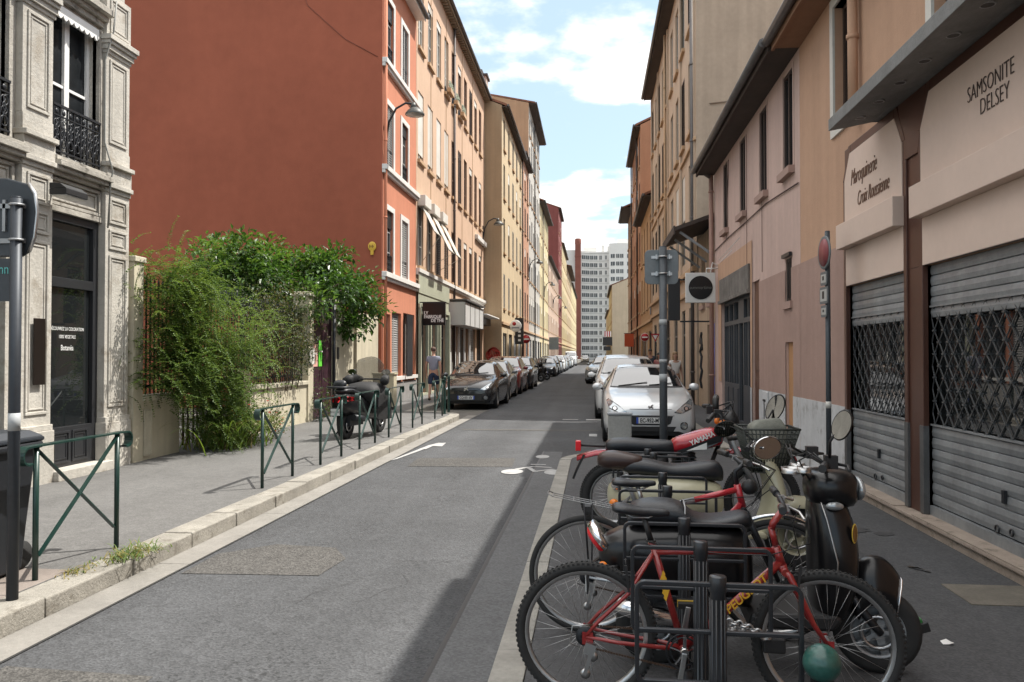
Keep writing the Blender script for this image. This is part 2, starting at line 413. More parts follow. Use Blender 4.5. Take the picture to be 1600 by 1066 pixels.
def window(r,u0,u1,z0,z1,kind='c',fm=WHITE,depth=.2,sill=0,sillm=None,shut=None,blind=0,blindm=None,rail=0,label=None,cur=True):
    w,h=round(u1-u0,3),round(z1-z0,3)
    o=link('window',cached(('f',w,h,kind,fm.name),lambda:m_frame(w,h,kind,fm)),r,(u0,depth-.06,z0))
    c=_wr.choice((0,0,0,1,2)) if cur else 0; link('pane',cached(('p',w,h,c),lambda:m_pane(w,h,c)),o)
    if sill: link('sill',cached(('s',w,sill,(sillm or fm).name),lambda:m_sill(w,sill,sillm or fm)),o,(0,-depth+.06,0))
    if shut: link('shutter',cached(('l',w,h,shut.name),lambda:m_louvre(w,h,shut)),o,(0,-.06,0))
    if blind:
        bh=round(h*blind,3); link('blind',cached(('b',w,bh,(blindm or OFFWHITE).name),lambda:m_blind(w,bh,blindm or OFFWHITE)),o,(0,-.04,h-bh))
    if rail: link('railing',cached(('r',w,rail),lambda:m_rail(w,rail,METAL_DARK)),o,(0,-depth+.1,0))
    if label: o['label']=label
    return o
TILE=M('roof_tile',(.2,.085,.05),.85,0,.3,3,.5,12)
SOFFIT=M('soffit_brown',(.05,.035,.028),.75,0,.15,3)
ZINC=M('gutter_zinc',(.12,.11,.105),.5,.4,.15,4)
def roof(r,H,D,over=.5,rise=2.2,fascia=SOFFIT,W=None,tile=TILE,rafters=False,u0=0):
    W=W or r['W']; b=MB(); m=H+rise; t=.14
    yo=-over; z=H-.02
    sl=rise/(D/2)
    b.prism([(yo,z-sl*over*.3),(yo,z+t-sl*over*.3),(D/2,m+t),(D+over,z+t),(D+over,z),(D/2,m)],'x',u0,W)
    o=b.build('roof',[tile],r)
    f=MB(); f.box(u0,W,yo-.02,yo+.02,z-.14,z+.05); f.box(u0,W,yo+.02,0,z-.1,z-.05)
    if rafters:
        n=int((W-u0)/.28)
        for k in range(n): x=u0+(W-u0)*(k+.5)/n; f.box(x-.045,x+.045,yo+.06,0,z-.2,z-.1)
    f.build('soffit',[fascia],o)
    g=MB(); g.tube([(u0,yo-.09,z+.0),(W,yo-.09,z+.0)],.075,8); g.build('gutter',[ZINC],o)
    return o
def pipe(r,u,z0,z1,y=-.08,rad=.05,mat=None):
    b=MB(); b.tube([(u,y,z0),(u,y,z1)],rad,8)
    z=z0+1
    while z<z1-.3: b.cyl((u,y,z),(u,y,z+.05),rad*1.2); z+=2.4
    return b.build('downpipe',[mat or ZINC],r)
# ---------------------------------------------------------------- left: pale stone house with the salon
STONE=M('limestone',(.48,.455,.405),.85,0,.13,1.6,.5,28,.3,spots=2.6,spotcol=(.3,.27,.225))
STONE_D=M('limestone_dirty',(.39,.365,.32),.9,0,.22,3,.6,30,.35,spots=4,spotcol=(.1,.09,.075))
DKFRAME=M('charcoal_paint',(.02,.021,.024),.4,0,.1,4)
XS=-6.61
hol=[(9.02,10.03,.25,3.42),(7.3,8.35,.2,3.42),(9.02,9.95,4.12,6.0),(7.3,8.3,4.12,6.0),(5.6,6.6,4.12,6.0),(5.5,6.6,.25,3.42),(9.02,9.95,6.9,8.8),(7.3,8.3,6.9,8.8)]
r,cv=building('stone_building','weathered pale stone house with panelled pilasters and dark salon windows','building',-1,XS,2,10.58,9.6,9,STONE,hol,.3)
Uo=lambda y:y-2
tr=MB()
def panel(b,u0,u1,z0,z1,y=-.1,t=.035,d=.02):
    for a,c,e,f in ((u0,u1,z1-t,z1),(u0,u1,z0,z0+t),(u0,u0+t,z0+t,z1-t),(u1-t,u1,z0+t,z1-t)): b.box(a,c,y-d,y,e,f)
    t2=t*.6; g=t*1.6
    for a,c,e,f in ((u0+g,u1-g,z1-g-t2,z1-g),(u0+g,u1-g,z0+g,z0+g+t2),(u0+g,u0+g+t2,z0+g+t2,z1-g-t2),(u1-g-t2,u1-g,z0+g+t2,z1-g-t2)): b.box(a,c,y-d*.55,y,e,f)
for a,c in ((10.03,10.575),(8.46,8.98),(6.74,7.26),(4.9,5.45)):
    u0,u1=a-2,c-2
    p=MB()
    p.box(u0,u1,-.1,-.001,.75,3.85); p.box(u0-.03,u1+.005,-.15,-.001,.1,.75); p.box(u0-.01,u1+.003,-.13,-.001,.75,.82)
    panel(p,u0+.07,u1-.07,.95,3.0); panel(p,u0+.07,u1-.07,3.08,3.35); panel(p,u0+.07,u1-.07,3.43,3.78)
    for k,(o,z,h) in enumerate(((.12,3.85,.06),(.16,3.91,.06),(.13,3.97,.22),(.18,4.19,.06),(.1,4.25,.2))): p.box(u0-(o-.1)*.5,u1+min(.003,o),-o,-.001,z,z+h-.001)
    p.box(u0,u1,-.09,-.001,4.45,5.72); panel(p,u0+.07,u1-.07,4.52,5.66,-.09)
    for o,z,h in ((.11,5.72,.05),(.14,5.77,.07),(.17,5.84,.05),(.2,5.89,.07),(.1,5.96,.6)): p.box(u0-(o-.09)*.6,u1+(o-.09)*.5 if a>10 else u1+.02,-o,-.001,z,z+h-.001)
    panel(p,u0+.06,u1-.06,6.02,6.5,-.1)
    p.build('pilaster',[STONE],r,bevel=.006)
for a,c in ((8.98,10.06),(7.26,8.46),(5.45,6.74)):
    p=MB(); u0,u1=a-1.99,c-2.01
    for o,z,h in ((.1,3.86,.05),(.16,3.91,.05),(.2,3.96,.07),(.15,4.03,.05)): p.box(u0,u1,-o,-.001,z,z+h-.001)
    panel(p,u0+.03,u1-.03,3.5,3.84,-.001,.04,.04); p.box(u0,u1,-.05,-.001,3.42,3.49)
    p.build('window_ledge',[STONE_D],r,bevel=.005)
    p=MB()
    for o,z,h in ((.06,6.05,.08),(.12,6.13,.06),(.2,6.19,.08)): p.box(u0,u1,-o,-.001,z,z+h-.001)
    panel(p,u0+.1,u1-.1,6.32,6.7,-.001,.04,.04); p.build('cornice',[STONE_D],r,bevel=.005)
    # moulded jambs of the upper windows
for a,c in ((9.02,9.95),(7.3,8.3)):
    p=MB(); u0,u1=a-2,c-2
    p.box(u0-.06,u0,-.05,.05,4.12,6.0); p.build('window_jamb',[STONE_D],r); p=MB(); p.box(u1,u1+.06,-.05,.05,4.12,6.0); p.build('window_jamb',[STONE_D],r)
    o=window(r,u0,u1,4.13,5.98,'c',WHITE,.16,rail=0,cur=False)
    v=MB(); n=9; w=u1-u0
    pts=[(0,0)]
    poly=[(0,.18)]+[(w*(k+t)/n,.07-.05*math.sin(PI*t)) for k in range(n) for t in (0,.25,.5,.75)]+[(w,.07),(w,.18)]
    v.prism(poly,'y',-.14,-.12); v.build('valance',[WHITE],o,(0,0,1.68))
    rl=MB(); h=.62
    rl.box(0,w,-.02,.02,h-.03,h); rl.box(0,w,-.015,.015,.03,.05); rl.box(0,w,-.012,.012,h-.15,h-.135)
    n=7
    for k in range(n+1): x=.01+(w-.02)*k/n; rl.box(x-.009,x+.009,-.009,.009,0,h)
    for k in range(n):
        x=.01+(w-.02)*(k+.5)/n; a=w/n*.5
        for z,q in ((.15,.8),(.27,.62),(.38,.8)): rl.torus((x,0,z),'y',a*q,.008,12,5)
        rl.tube([(x-a*.8,0,.07),(x-a*.3,0,.2),(x+a*.3,0,.3),(x-a*.2,0,.42),(x+a*.7,0,.46)],.01,5); rl.tube([(x+a*.8,0,.07),(x+a*.2,0,.22),(x-a*.4,0,.33),(x+a*.3,0,.4)],.009,5)
        rl.ball((x,0,.53),(a*.5,.012,.035),8,5)
    rl.build('balcony_railing',[METAL_DARK],r,(u0,-.06,4.12)); q_=MB(); q_.box(u0,u1,.165,.2,4.12,6.0); q_.build('window_back',[BLACK],r)
for a,c in ((9.02,9.95),(7.3,8.3)): window(r,a-2,c-2,6.91,8.78,'c',WHITE,.3)
window(r,3.6,4.6,4.13,5.98,'c',WHITE,.3); window(r,3.5,4.6,.26,3.4,'t',DKFRAME,.3)
# salon shop window
u0,u1=7.02,8.03
o=MB(); 
for a,b_,c,d in ((u0,u0+.08,.25,3.42),(u1-.1,u1,.25,3.42),(u0+.08,u1-.1,3.32,3.42),(u0+.08,u1-.1,2.5,2.62),(u0+.08,u1-.1,.25,.75)): o.box(a,b_,.0,.1,c,d)
panel(o,u0+.12,u0+.45,.3,.7,.0,.03,.015); panel(o,u0+.5,u1-.2,.3,.7,.0,.03,.015)
sw=o.build('shop_window',[DKFRAME],r,bevel=.004)
p=MB(); p.box(u0+.08,u1-.1,.05,.06,.75,3.32); p.build('pane',[SHOPGLASS],sw)
for s_,z,sz in (('DÉCOUVREZ LA COLORATION',1.98,.062),('100% VEGETALE',1.88,.062),('Botanéa',1.74,.1)):
    text('lettering',s_,sz,WHITE,sw,(u0+.46,.045,z),(PI/2,0,0),.001,.75)
p=MB(); p.box(u0-.05,u1+.05,-.22,.1,.12,.25); p.build('doorstep',[STONE],r,bevel=.01)
# salon door beside it
o=MB(); d0,d1=5.3,6.35
for a,b_,c,d in ((d0,d0+.12,.2,3.42),(d1-.12,d1,.2,3.42),(d0+.12,d1-.12,3.3,3.42),(d0+.12,d1-.12,2.4,2.5),(d0+.12,d1-.12,.2,.55)): o.box(a,b_,.12,.2,c,d)
dr=o.build('door',[DKFRAME],r,bevel=.004)
p=MB(); p.box(d0+.12,d1-.12,.16,.17,.55,3.3); p.build('pane',[SHOPGLASS],dr)
p=MB(); p.tube([(d1-.09,.12,1.28),(d1-.09,.04,1.28),(d1-.2,.04,1.28)],.012,8); p.build('handle',[CHROME],dr)
for z,cn in ((1.68,'54602f'),(1.42,'8fb5b0')):
    p=MB(); p.prism([(d1-.23+.075*math.cos(2*PI*k/20),z+.11*math.sin(2*PI*k/20)) for k in range(20)],'y',.152,.158); p.prism([(d1-.23+.06*math.cos(2*PI*k/20),z+.09*math.sin(2*PI*k/20)) for k in range(20)],'y',.149,.152,1)
    p.build('sticker',[M('stick_'+cn,cn,.5),M('stick_in_'+cn,tuple(c*.6 for c in hx(cn)),.5)],dr)
p=MB(); p.box(6.6,6.79,-.115,-.1,1.3,2.08); q=p.build('plaque',[M('bronze_plaque',(.03,.022,.018),.35,.6)],r,(0,0,0),bevel=.004)
q.location=(.02,-.035,0); q.scale=(1,1,1)
lt=MB(); lt.box(-.2,.2,-.34,-.12,0,.07); lt.prism([(-.34,.07),(-.12,.07),(-.12,.14),(-.26,.13)],'x',-.2,.2); lt.cyl((0,-.12,.05),(0,.12,.05),.025)
lt.box(-.19,.19,-.33,-.13,-.012,0,1)
o=lt.build('floodlight',[BLACK,M('lamp_glass',(.4,.4,.38),.2)],None,(XS+.1,8.95,3.55),bevel=.01,rot=(0,0,PI/2)); tag(o,'black floodlight fixed to the stone pilaster above the salon window','light')
b=MB(); b.tube([(8.02,-.14,3.35),(8.03,-.17,4.0),(8.0,-.22,4.1),(8.0,-.1,4.5),(7.99,-.1,5.6),(8.02,-.2,6.0),(8.0,-.25,6.4)],.012,6); b.build('cable',[M('cable_grey',(.25,.25,.23),.6)],r)

# ---------------------------------------------------------------- garden wall, fence, gate
CREAM=M('cream_render',(.55,.5,.38),.85,0,.06,2,.2,50,.2,spec=.3)
CREAMCAP=M('cream_coping',(.5,.46,.36),.85,0,.14,4,.3,40)
XG=-6.5
t=thing('garden_wall','low cream garden wall with flat coping beside the stone house','wall',(XG,10.66,0))
p=MB(); p.box(-.25,.02,0,.24,0,2.98); p.build('pier',[CREAM],t); p=MB(); p.box(-.28,.05,-.02,.27,2.98,3.06); p.build('pier_cap',[CREAMCAP],t,bevel=.01)
p=MB(); p.box(-.25,0,.24,1.3,0,.98); p.build('wall',[CREAM],t); p=MB(); p.box(-.29,.05,.25,1.34,.98,1.06); p.build('coping',[CREAMCAP],t,bevel=.012)
p=MB(); panel(p,.0,.2,.18,.86,0,.015,.015); p.box(.015,.185,-.008,.01,.2,.84); p.build('meter_hatch',[CREAMCAP],t,(.006,.29,0),rot=(0,0,PI/2))
t=thing('garden_wall','long low cream garden wall under the dark climber by the purple gate','wall',(XG,14.35,0))
p=MB(); p.box(-.25,0,0,3.2,0,.98); p.build('wall',[CREAM],t); p=MB(); p.box(-.29,.05,-.02,3.2,.98,1.07); p.build('coping',[CREAMCAP],t,bevel=.012)
def pier(y0,y1,z,label,dx=0):
    t=thing('gate_pillar',label,'pillar',(XG+dx,y0,0)); w=y1-y0
    p=MB(); p.box(-.32,.04,0,w,0,z); p.build('shaft',[CREAM],t); p=MB(); p.box(-.36,.09,-.05,w+.05,z,z+.06); p.box(-.33,.06,-.02,w+.02,z+.06,z+.1); p.build('cap',[CREAMCAP],t,bevel=.012)
    return t
pier(17.55,17.87,3.0,'slim cream gate pillar left of the purple gate')
t=pier(19.35,20.0,2.98,'broad cream gate pillar right of the purple gate')
p=MB(); p.box(.045,.06,.2,.34,1.55,1.85); p.build('letterbox',[BLACK],t)
t=thing('garden_wall','cream wall panel with coping between gate pillar and orange house','wall',(XG,20.02,0))
p=MB(); p.box(-.25,0,0,1.05,0,2.52); p.build('wall',[CREAM],t); p=MB(); p.box(-.29,.05,0,1.1,2.52,2.6); p.build('coping',[CREAMCAP],t,bevel=.01)
t=thing('garden_wall','tall plain cream wall with brown door adjoining the orange house','wall',(XG-.1,21.1,0))
p=MB(); p.box(-.25,0,.62,2.82,0,2.85); p.box(-.25,-.1,0,.62,2.3,2.85); p.build('wall',[CREAM],t); p=MB(); p.box(-.2,-.14,.02,.6,0,2.3); p.build('door',[BROWNWOOD],t)
# purple gate
PURPLE=M('aubergine_paint',(.035,.012,.02),.45,0,.1,3)
t=thing('garden_gate','dark purple metal garden gate with pinned green and pink posters','gate',(XG-.05,17.9,0))
p=MB(); p.box(-.02,.02,0,1.42,.18,1.35); p.box(-.03,.03,0,.06,.15,2.95); p.box(-.03,.03,1.36,1.42,.15,2.95); p.box(-.02,.02,.06,1.36,2.35,2.42); p.box(-.02,.02,.06,1.36,1.35,2.35)
p.box(-.025,.03,.72,.8,.18,2.35); p.build('gate_leaf',[PURPLE],t)
p=MB()
for k in range(12): y=.1+k*.11; p.box(-.008,.008,y-.008,y+.008,2.42,2.9)
for k in range(6): p.torus((0,.17+k*.22,2.65),'x',.09,.008,14,5)
p.box(-.012,.012,.06,1.36,2.88,2.92); p.build('grille',[METAL_DARK],t)
for y0,z0,w,h,cn,nm in ((.5,1.38,.3,.62,'63c83c','bright green poster'),(.14,1.38,.28,.52,'d9a79a','pale pink poster')):
    p=MB(); p.box(.02,.03,y0,y0+w,z0,z0+h); p.box(.031,.033,y0+.04,y0+w-.04,z0+h*.55,z0+h*.6,1); p.box(.031,.033,y0+.08,y0+w-.08,z0+h*.2,z0+h*.5,2)
    o=p.build('poster',[M('poster_'+cn,cn,.6),WHITE,M('poster_d_'+cn,tuple(q*.6 for q in hx(cn)),.6)],t); o['label']=nm
p=MB(); p.tube([(.08,1.5,.12),(.08,1.5,2.9)],.04,10); o=p.build('post',[METAL_DARK],None,(XG,17.72,0)); tag(o,'thin dark steel post in front of the purple gate','post')
o=MB(); o.box(0,.03,-.14,.14,-.18,.18); s_=o.build('notice_board',[OFFWHITE],None,(XG+.05,17.7,1.62)); tag(s_,'small white notice panel on the slim gate pillar','sign')
# railings
def fence(y0,y1,z0,z1,label):
    t=thing('garden_fence',label,'fence',(XG-.1,y0,z0)); p=MB(); L_=y1-y0; n=int(L_/.11)
    for k in range(n+1):
        y=L_*k/n; p.box(-.01,.01,y-.009,y+.009,0,z1-z0); p.lathe([(.018,0),(0,.08)],(0,y,z1-z0),n=5)
    p.build('bars',[METAL_DARK],t); p=MB()
    for z in (.12,z1-z0-.12): p.box(-.016,.016,-.02,L_+.02,z-.02,z+.02)
    p.build('rails',[METAL_DARK],t)
    p=MB(); p.box(-.03,.03,-.03,.03,-.9,z1-z0); p.build('post',[METAL_DARK],t)
fence(10.95,14.2,1.07,2.75,'dark iron railing overgrown by the bright green bush'); fence(14.4,17.5,1.08,2.7,'dark iron railing with dry climber near the purple gate')
t=MB(); t.prism([(-6.68,14.05),(-6.4,14.05),(-6.4,14.33),(-6.68,14.33)],'z',.1,1.35); o=t.build('timber_post',[M('old_timber',(.1,.075,.05),.9,0,.3,6,.5,30)]); tag(o,'short weathered timber post at the end of the low wall','post')
# small shed roof against the red wall
t=MB(); t.prism([(-10.9,3.35),(-8.9,3.35),(-8.9,3.43),(-10.9,3.43)],'y',22.4,23.8); t.prism([(-10.7,0),(-9.1,0),(-9.1,3.35),(-10.7,3.35)],'y',22.7,23.8,1); o=t.build('garden_shed',[SOFFIT,M('shed_wall',(.3,.1,.05),.8)]); tag(o,'low shed with dark flat roof at the foot of the red gable','shed')

# ---------------------------------------------------------------- orange house with the blank red gable
ORANGE=plaster('orange_render',(.56,.205,.11),.06,.1,ds=.12)
REDGAB=M('brick_red_render',(.305,.092,.053),.88,0,.1,.3,.25,35,.03,spec=.25,spots=.24,spotcol=(.285,.086,.05))
SURR=M('pale_surround',(.62,.6,.57),.75,0,.08,2)
hol=[]
for a,b_ in ((24.4,25.3),(26.45,27.35)):
    for z in (4.3,7.65,11.0): hol.append((a,b_,z,z+1.95))
hol+=[(25.2,26.45,.95,3.05),(26.75,28.45,.95,3.1),(24.35,25.0,.3,2.95)]
r,cv=building('orange_house','orange rendered house with white window surrounds and blank brick red gable','building',-1,-6.5,23.97,28.66,14.1,14,ORANGE,hol,.16,gable=3,sidemat=REDGAB)
roof(r,14.1,14,.35,3,WHITE)
b=MB(); b.tube([(-.012,.15,10.9),(-.012,1.2,11.5),(-.012,2.4,12.6),(-.012,2.9,14)],.01,5); b.build('cable',[M('cable_red',(.2,.06,.035),.7)],r)
b=MB()
b.box(-.006,-.001,.3,3.6,2.2,3.0)
b.build('render_patch',[M('red_patch_render',(.33,.107,.064),.9,0,.1,1.2)],r)
LOUV=M('louvre_grey',(.3,.29,.28),.7)
for i,(a,b_) in enumerate(((24.4,25.3),(26.45,27.35))):
    for j,z in enumerate((4.3,7.65,11.0)):
        u0,u1=cv(a,b_)
        o=window(r,u0,u1,z,z+1.95,'c',LOUV,.14,shut=LOUV if (i+j)%2 else None,rail=.55,blind=.28 if j!=1 else .2,blindm=BLACK)
        p=MB(); t=.17
        for q in ((u0-t,u0,z-.05,z+1.95+t),(u1,u1+t,z-.05,z+1.95+t),(u0,u1,z+1.95,z+1.95+t)): p.box(q[0],q[1],-.03,-.001,q[2],q[3])
        p.build('window_surround',[SURR],o,(-u0,-.08,-z))
for z in (4.08,7.4,10.72):
    p=MB(); p.box(-.03,4.72,-.16,-.001,z,z+.16); p.box(-.02,4.71,-.1,-.001,z-.1,z-.001); p.build('string_course',[SURR],r,bevel=.01)
u0,u1=cv(25.2,26.45); window(r,u0,u1,.95,3.05,'o',LOUV,.22,sill=.12,sillm=SURR,shut=LOUV)
u0,u1=cv(26.75,28.45); o=window(r,u0,u1,.95,3.1,'o',DKFRAME,.22,sill=.12,sillm=SURR); p=MB(); p.box(0,.85,-.3,-.26,0,2.1); p.build('shutter',[DKFRAME],o)
u0,u1=cv(24.35,25.0); p=MB(); p.box(u0,u1,.1,.15,.3,2.95); p.build('door',[M('grey_door',(.3,.28,.26),.6)],r)
p=MB(); p.box(-.01,4.7,-.05,-.001,.05,.75); p.build('plinth',[M('plinth_grey',(.25,.24,.23),.9,0,.12,3)],r)
pipe(r,.12,.1,14.0,mat=ORANGE); 
p=MB(); p.ball((0,0,0),(.13,.02,.15),16,10); p.box(-.045,.045,-.02,.02,-.26,-.12); 
for k in range(4): p.box(-.08+k*.04,-.055+k*.04,-.03,-.015,-.04+(k%2)*.035,.05-(k%2)*.035,1)
o=p.build('wall_mosaic',[M('mosaic_yellow','d0a83a',.5),M('mosaic_ink',(.2,.09,.02),.6)],None,(-6.8,23.93,5.0)); tag(o,'small yellow street art balloon stuck on the red gable','street art')
# ---------------------------------------------------------------- peach tenement with shops
PEACH=plaster('peach_render',(.6,.39,.25),.06,.12)
BRWIN=M('brown_frame',(.14,.07,.04),.6)
cols=[28.98+1.75*k for k in range(10)]
hol=[];wins=[]
for k,c_ in enumerate(cols):
    for z,h in ((4.98,2.35),(8.95,2.6),(13.2,2.5)): hol.append((c_,c_+.98,z,z+h)); wins.append((c_,c_+.98,z,z+h,k))
shop=[(29.2,30.5,.2,3.2),(31.0,32.4,.2,3.2),(32.9,34.6,.2,3.2),(35.6,37.6,.3,3.0),(38.0,40.8,.3,3.0),(41.6,43.4,.2,3.3),(43.9,46.2,.2,3.3)]
r,cv=building('peach_tenement','long peach tenement with tall narrow windows and rafter eaves above shops','building',-1,-6.5,28.7,47.0,17.0,12,PEACH,hol+shop,.15,gable=2.4)
roof(r,17.0,12,.32,2.4,M('eave_wood',(.3,.25,.19),.8),rafters=True)
random.seed(4)
SILLP=M('peach_sill',(.45,.3,.18),.85)
for a,b_,z0,z1,k in wins:
    u0,u1=cv(a,b_); q=random.random()
    window(r,u0,u1,z0,z1,'c',BRWIN if k>3 else OFFWHITE,.13,sill=.1,sillm=SILLP,shut=BROWNWOOD if (k in(3,5) and z0<6) or q>.82 else None,blind=(.9 if k<4 and 8<z0<10 else .12 if q>.4 else 0),blindm=OFFWHITE,rail=.35 if z0>12 and k in (3,4,5) else 0)
random.seed(14)
for k in (3,4,5):
    u=cv(cols[k],cols[k])[0]; p=MB(); p.box(u+.05,u+.93,-.28,-.1,13.22,13.4)
    for q in range(60): x,z=random.uniform(u,u+1),random.uniform(13.4,13.75); p.add([(x,-.2,z),(x+.1,-.25,z+.03),(x+.06,-.15,z+.1)],[(0,1,2)],1)
    p.build('planter',[SILLP,M('planter_leaf',(.06,.08,.03),.7)],r,fix=False)
for k in (0,1,2):
    a=cols[k]-.05; u=cv(a,a)[0]
    p=MB(); p.box(u,u+1.1,-.3,-.001,7.2,7.6); o=p.build('blind_box',[OFFWHITE],r,bevel=.01)
    p=MB(); L_=1.6 if k else 1.1; p.add([(u,-.16,7.2),(u+1.05,-.16,7.2),(u+1.05,-.16-.45*L_,7.2-.9*L_),(u,-.16-.45*L_,7.2-.9*L_)],[(0,1,2,3)]); p.add([(u,-.13,7.2),(u+1.05,-.13,7.2),(u+1.05,-.13-.45*L_,7.2-.9*L_),(u,-.13-.45*L_,7.2-.9*L_)],[(3,2,1,0)]); p.tube([(u,-.16-.45*L_,7.2-.9*L_),(u+1.05,-.16-.45*L_,7.2-.9*L_)],.025,6); p.tube([(u+1.05,-.15-.45*L_,7.2-.9*L_),(u+1.05,.0,5.3)],.012,5)
    p.build('awning',[M('awning_cloth',(.5,.47,.41),.8)],r,fix=False)
p=MB(); p.box(0,18.3,-.14,-.001,4.72,4.86); p.box(0,18.3,-.08,-.001,4.62,4.719); p.build('string_course',[SURR],r)
pipe(r,7.5,.1,16.9,-.1,.06,M('pipe_brown',(.06,.045,.04),.6))
for ux in (2.6,5.9,10.2,13.6):
    p=MB(); p.box(ux-.015,ux+.015,-.02,-.001,4.9,16.8); p.build('pilaster_strip',[SILLP],r)
u0,u1=cv(43.2,46.9); p=MB(); p.box(u0,u1,-.18,-.001,8.05,8.3); p.build('cornice',[SURR],r,bevel=.02)
# chimney
# tea shop front
SAGE=M('sage_paint',(.36,.37,.28),.6,0,.1,2)
p=MB(); wall_grid(p,6.15,3.95,[(.55,1.75,.2,3.2),(2.3,3.65,.2,3.2),(4.2,5.85,.2,3.2)],.1); p.box(0,6.15,-.06,-.001,3.4,3.55); p.box(0,6.15,-.03,-.001,3.95,4.6)
for q in (.05,1.9,3.8,5.9): p.box(q,q+.16,-.09,-.001,.1,3.4)
p.build('shopfront',[SAGE],r,(0,-.09,0),fix=False)
for a,b_ in ((29.25,30.45),(31.0,32.35),(32.9,34.55)):
    u0,u1=cv(a,b_); window(r,u0,u1,.3,3.2,'t',DKFRAME,.16)
GREYP=M('shop_grey_white',(.5,.5,.49),.6,0,.05,2)
u0,u1=cv(35.3,41.2)
p=MB(); p.box(u0,u1,-.75,-.001,3.0,4.05); p.box(u0-.05,u1+.05,-.85,-.001,4.1,4.18,1)
for k in range(5): x=u0+(u1-u0)*k/4; p.box(x-.02,x+.02,-.77,-.75,3.0,4.05,1)
p.build('awning_box',[GREYP,ZINC],r,bevel=.015)
p=MB()
for a in (35.35,36.55,37.7,39.3,40.9): u=cv(a,a)[0]; p.box(u,u+.22,-.08,-.001,.12,3.0)
p.build('shop_pilaster',[WHITE],r)
for a,b_ in ((35.6,37.6),(38.0,40.8)): u0,u1=cv(a,b_); window(r,u0,u1,.31,2.99,'o',M('shop_grey',(.2,.2,.2),.5),.2)
u0,u1=cv(41.4,46.6)
p=MB(); p.box(u0,u1,-.45,-.001,3.35,3.75); p.box(u0-.03,u1+.05,-.95,-.001,3.76,3.82,1); p.build('shop_canopy',[DKFRAME,WHITE],r,bevel=.01)
p=MB(); p.box(u0,u1,-.03,-.001,3.9,4.61); p.build('sign_band',[WHITE],r)
for a,b_ in ((41.6,43.4),(43.9,46.2)): u0,u1=cv(a,b_); p=MB(); 
u0,u1=cv(41.6,43.4); p=MB()
for k in range(24): p.box(u0,u1,.1,.15,.2+k*.125,.31+k*.125)
p.build('roller_shutter',[TRIMGREY],r)
u0,u1=cv(43.9,46.2); window(r,u0,u1,.21,3.29,'o',DKFRAME,.2)
# hanging tea shop sign
s_=thing('hanging_sign','square black hanging shop sign with small white capitals','sign',(-6.5,28.95,0))
p=MB(); p.box(.2,1.06,-.06,.06,2.75,3.58); p.build('board',[BLACKGLOSS],s_,bevel=.01)
p=MB(); p.box(0,.22,-.02,.02,3.4,3.44); p.box(0,.22,-.02,.02,2.9,2.94); p.box(0,1.08,-.03,.03,3.58,3.62); p.build('bracket',[METAL_DARK],s_)
for k,(w_,z) in enumerate((('LY',3.2),('FABRIQUE',3.06),('DE THÉ',2.92))):
    text('lettering',w_,.165,WHITE,s_,(.26 if k<2 else 1.0,-.065,z),(PI/2,0,0),.003,.86,align='LEFT' if k<2 else 'RIGHT',bold=.006)

# ---------------------------------------------------------------- farther houses of the left row
def row_house(name,label,side,X,Y0,Y1,H,mat,ncol,rows,fm,w=1.0,shut=None,fascia=SOFFIT,over=.3,gable=2.2,sidemat=None,D=11,shopm=None,wh=2.1,kind='o',sill=.1,rise=None,ground=True,pipes=(),shutp=.42):
    hol=[];sp=(Y1-Y0)/ncol
    for k in range(ncol):
        a=Y0+sp*(k+.5)-w/2
        for z in rows: hol.append((a,a+w,z,min(z+wh,H-.5)))
    gh=[]
    if ground:
        n=max(2,int((Y1-Y0)/3.2))
        for k in range(n): a=Y0+(Y1-Y0)*(k+.18)/n; gh.append((a,a+(Y1-Y0)/n*.64,.2,3.0))
    r,cv=building(name,label,'building',side,X,Y0,Y1,H,D,mat,hol+gh,.14,gable=gable,sidemat=sidemat)
    roof(r,H,D,over,gable,fascia)
    for h in hol:
        u0,u1=cv(h[0],h[1]); q=random.random()
        window(r,u0,u1,h[2],h[3],kind,fm,.12,sill=sill,sillm=SILLP,shut=shut if shut and q<shutp else None,blind=.3 if q>.75 else 0)
    for h in gh:
        u0,u1=cv(h[0],h[1])
        if random.random()<.5:
            o=MB()
            for k in range(14): o.box(u0,u1,.08,.12,.2+k*.2,.385+k*.2)
            o.build('roller_shutter',[TRIMGREY],r)
        else: window(r,u0,u1,h[2],h[3],'o',shopm or DKFRAME,.13)
    p=MB(); p.box(0,Y1-Y0,-.1,-.001,3.5,3.65); p.build('string_course',[SILLP],r)
    for x in pipes: pipe(r,x,.1,H-.1,-.09,.055,SOFFIT)
    return r,cv
random.seed(21)
CREAMY=plaster('cream_yellow_render',(.56,.43,.25),.06,.14); TERRA=plaster('terracotta_render',(.5,.25,.14),.06,.12)
PALEG=plaster('pale_grey_render',(.47,.44,.39),.06,.15); YEL=plaster('soft_yellow_render',(.58,.47,.25),.06,.12); PINKB=plaster('pink_beige_render',(.5,.34,.24),.06,.12)
DRED=plaster('dark_red_render',(.23,.06,.05),.08,.15)
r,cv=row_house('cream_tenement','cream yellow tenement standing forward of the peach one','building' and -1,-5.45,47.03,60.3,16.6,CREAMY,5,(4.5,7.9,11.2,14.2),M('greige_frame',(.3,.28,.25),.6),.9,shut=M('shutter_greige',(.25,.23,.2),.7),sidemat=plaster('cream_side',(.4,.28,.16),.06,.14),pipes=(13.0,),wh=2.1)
p=MB(); p.box(2.6,3.6,1.3,2.0,16.7,19.3); p.box(2.5,3.7,1.2,2.1,19.3,19.45,1)
for k in range(4): p.lathe([(.1,0),(.11,.28),(.09,.32)],(2.72+k*.25,1.65,19.45),n=10,mat=1)
p.build('chimney',[M('chimney_render',(.45,.36,.3),.9,0,.1,2),SOFFIT],r)
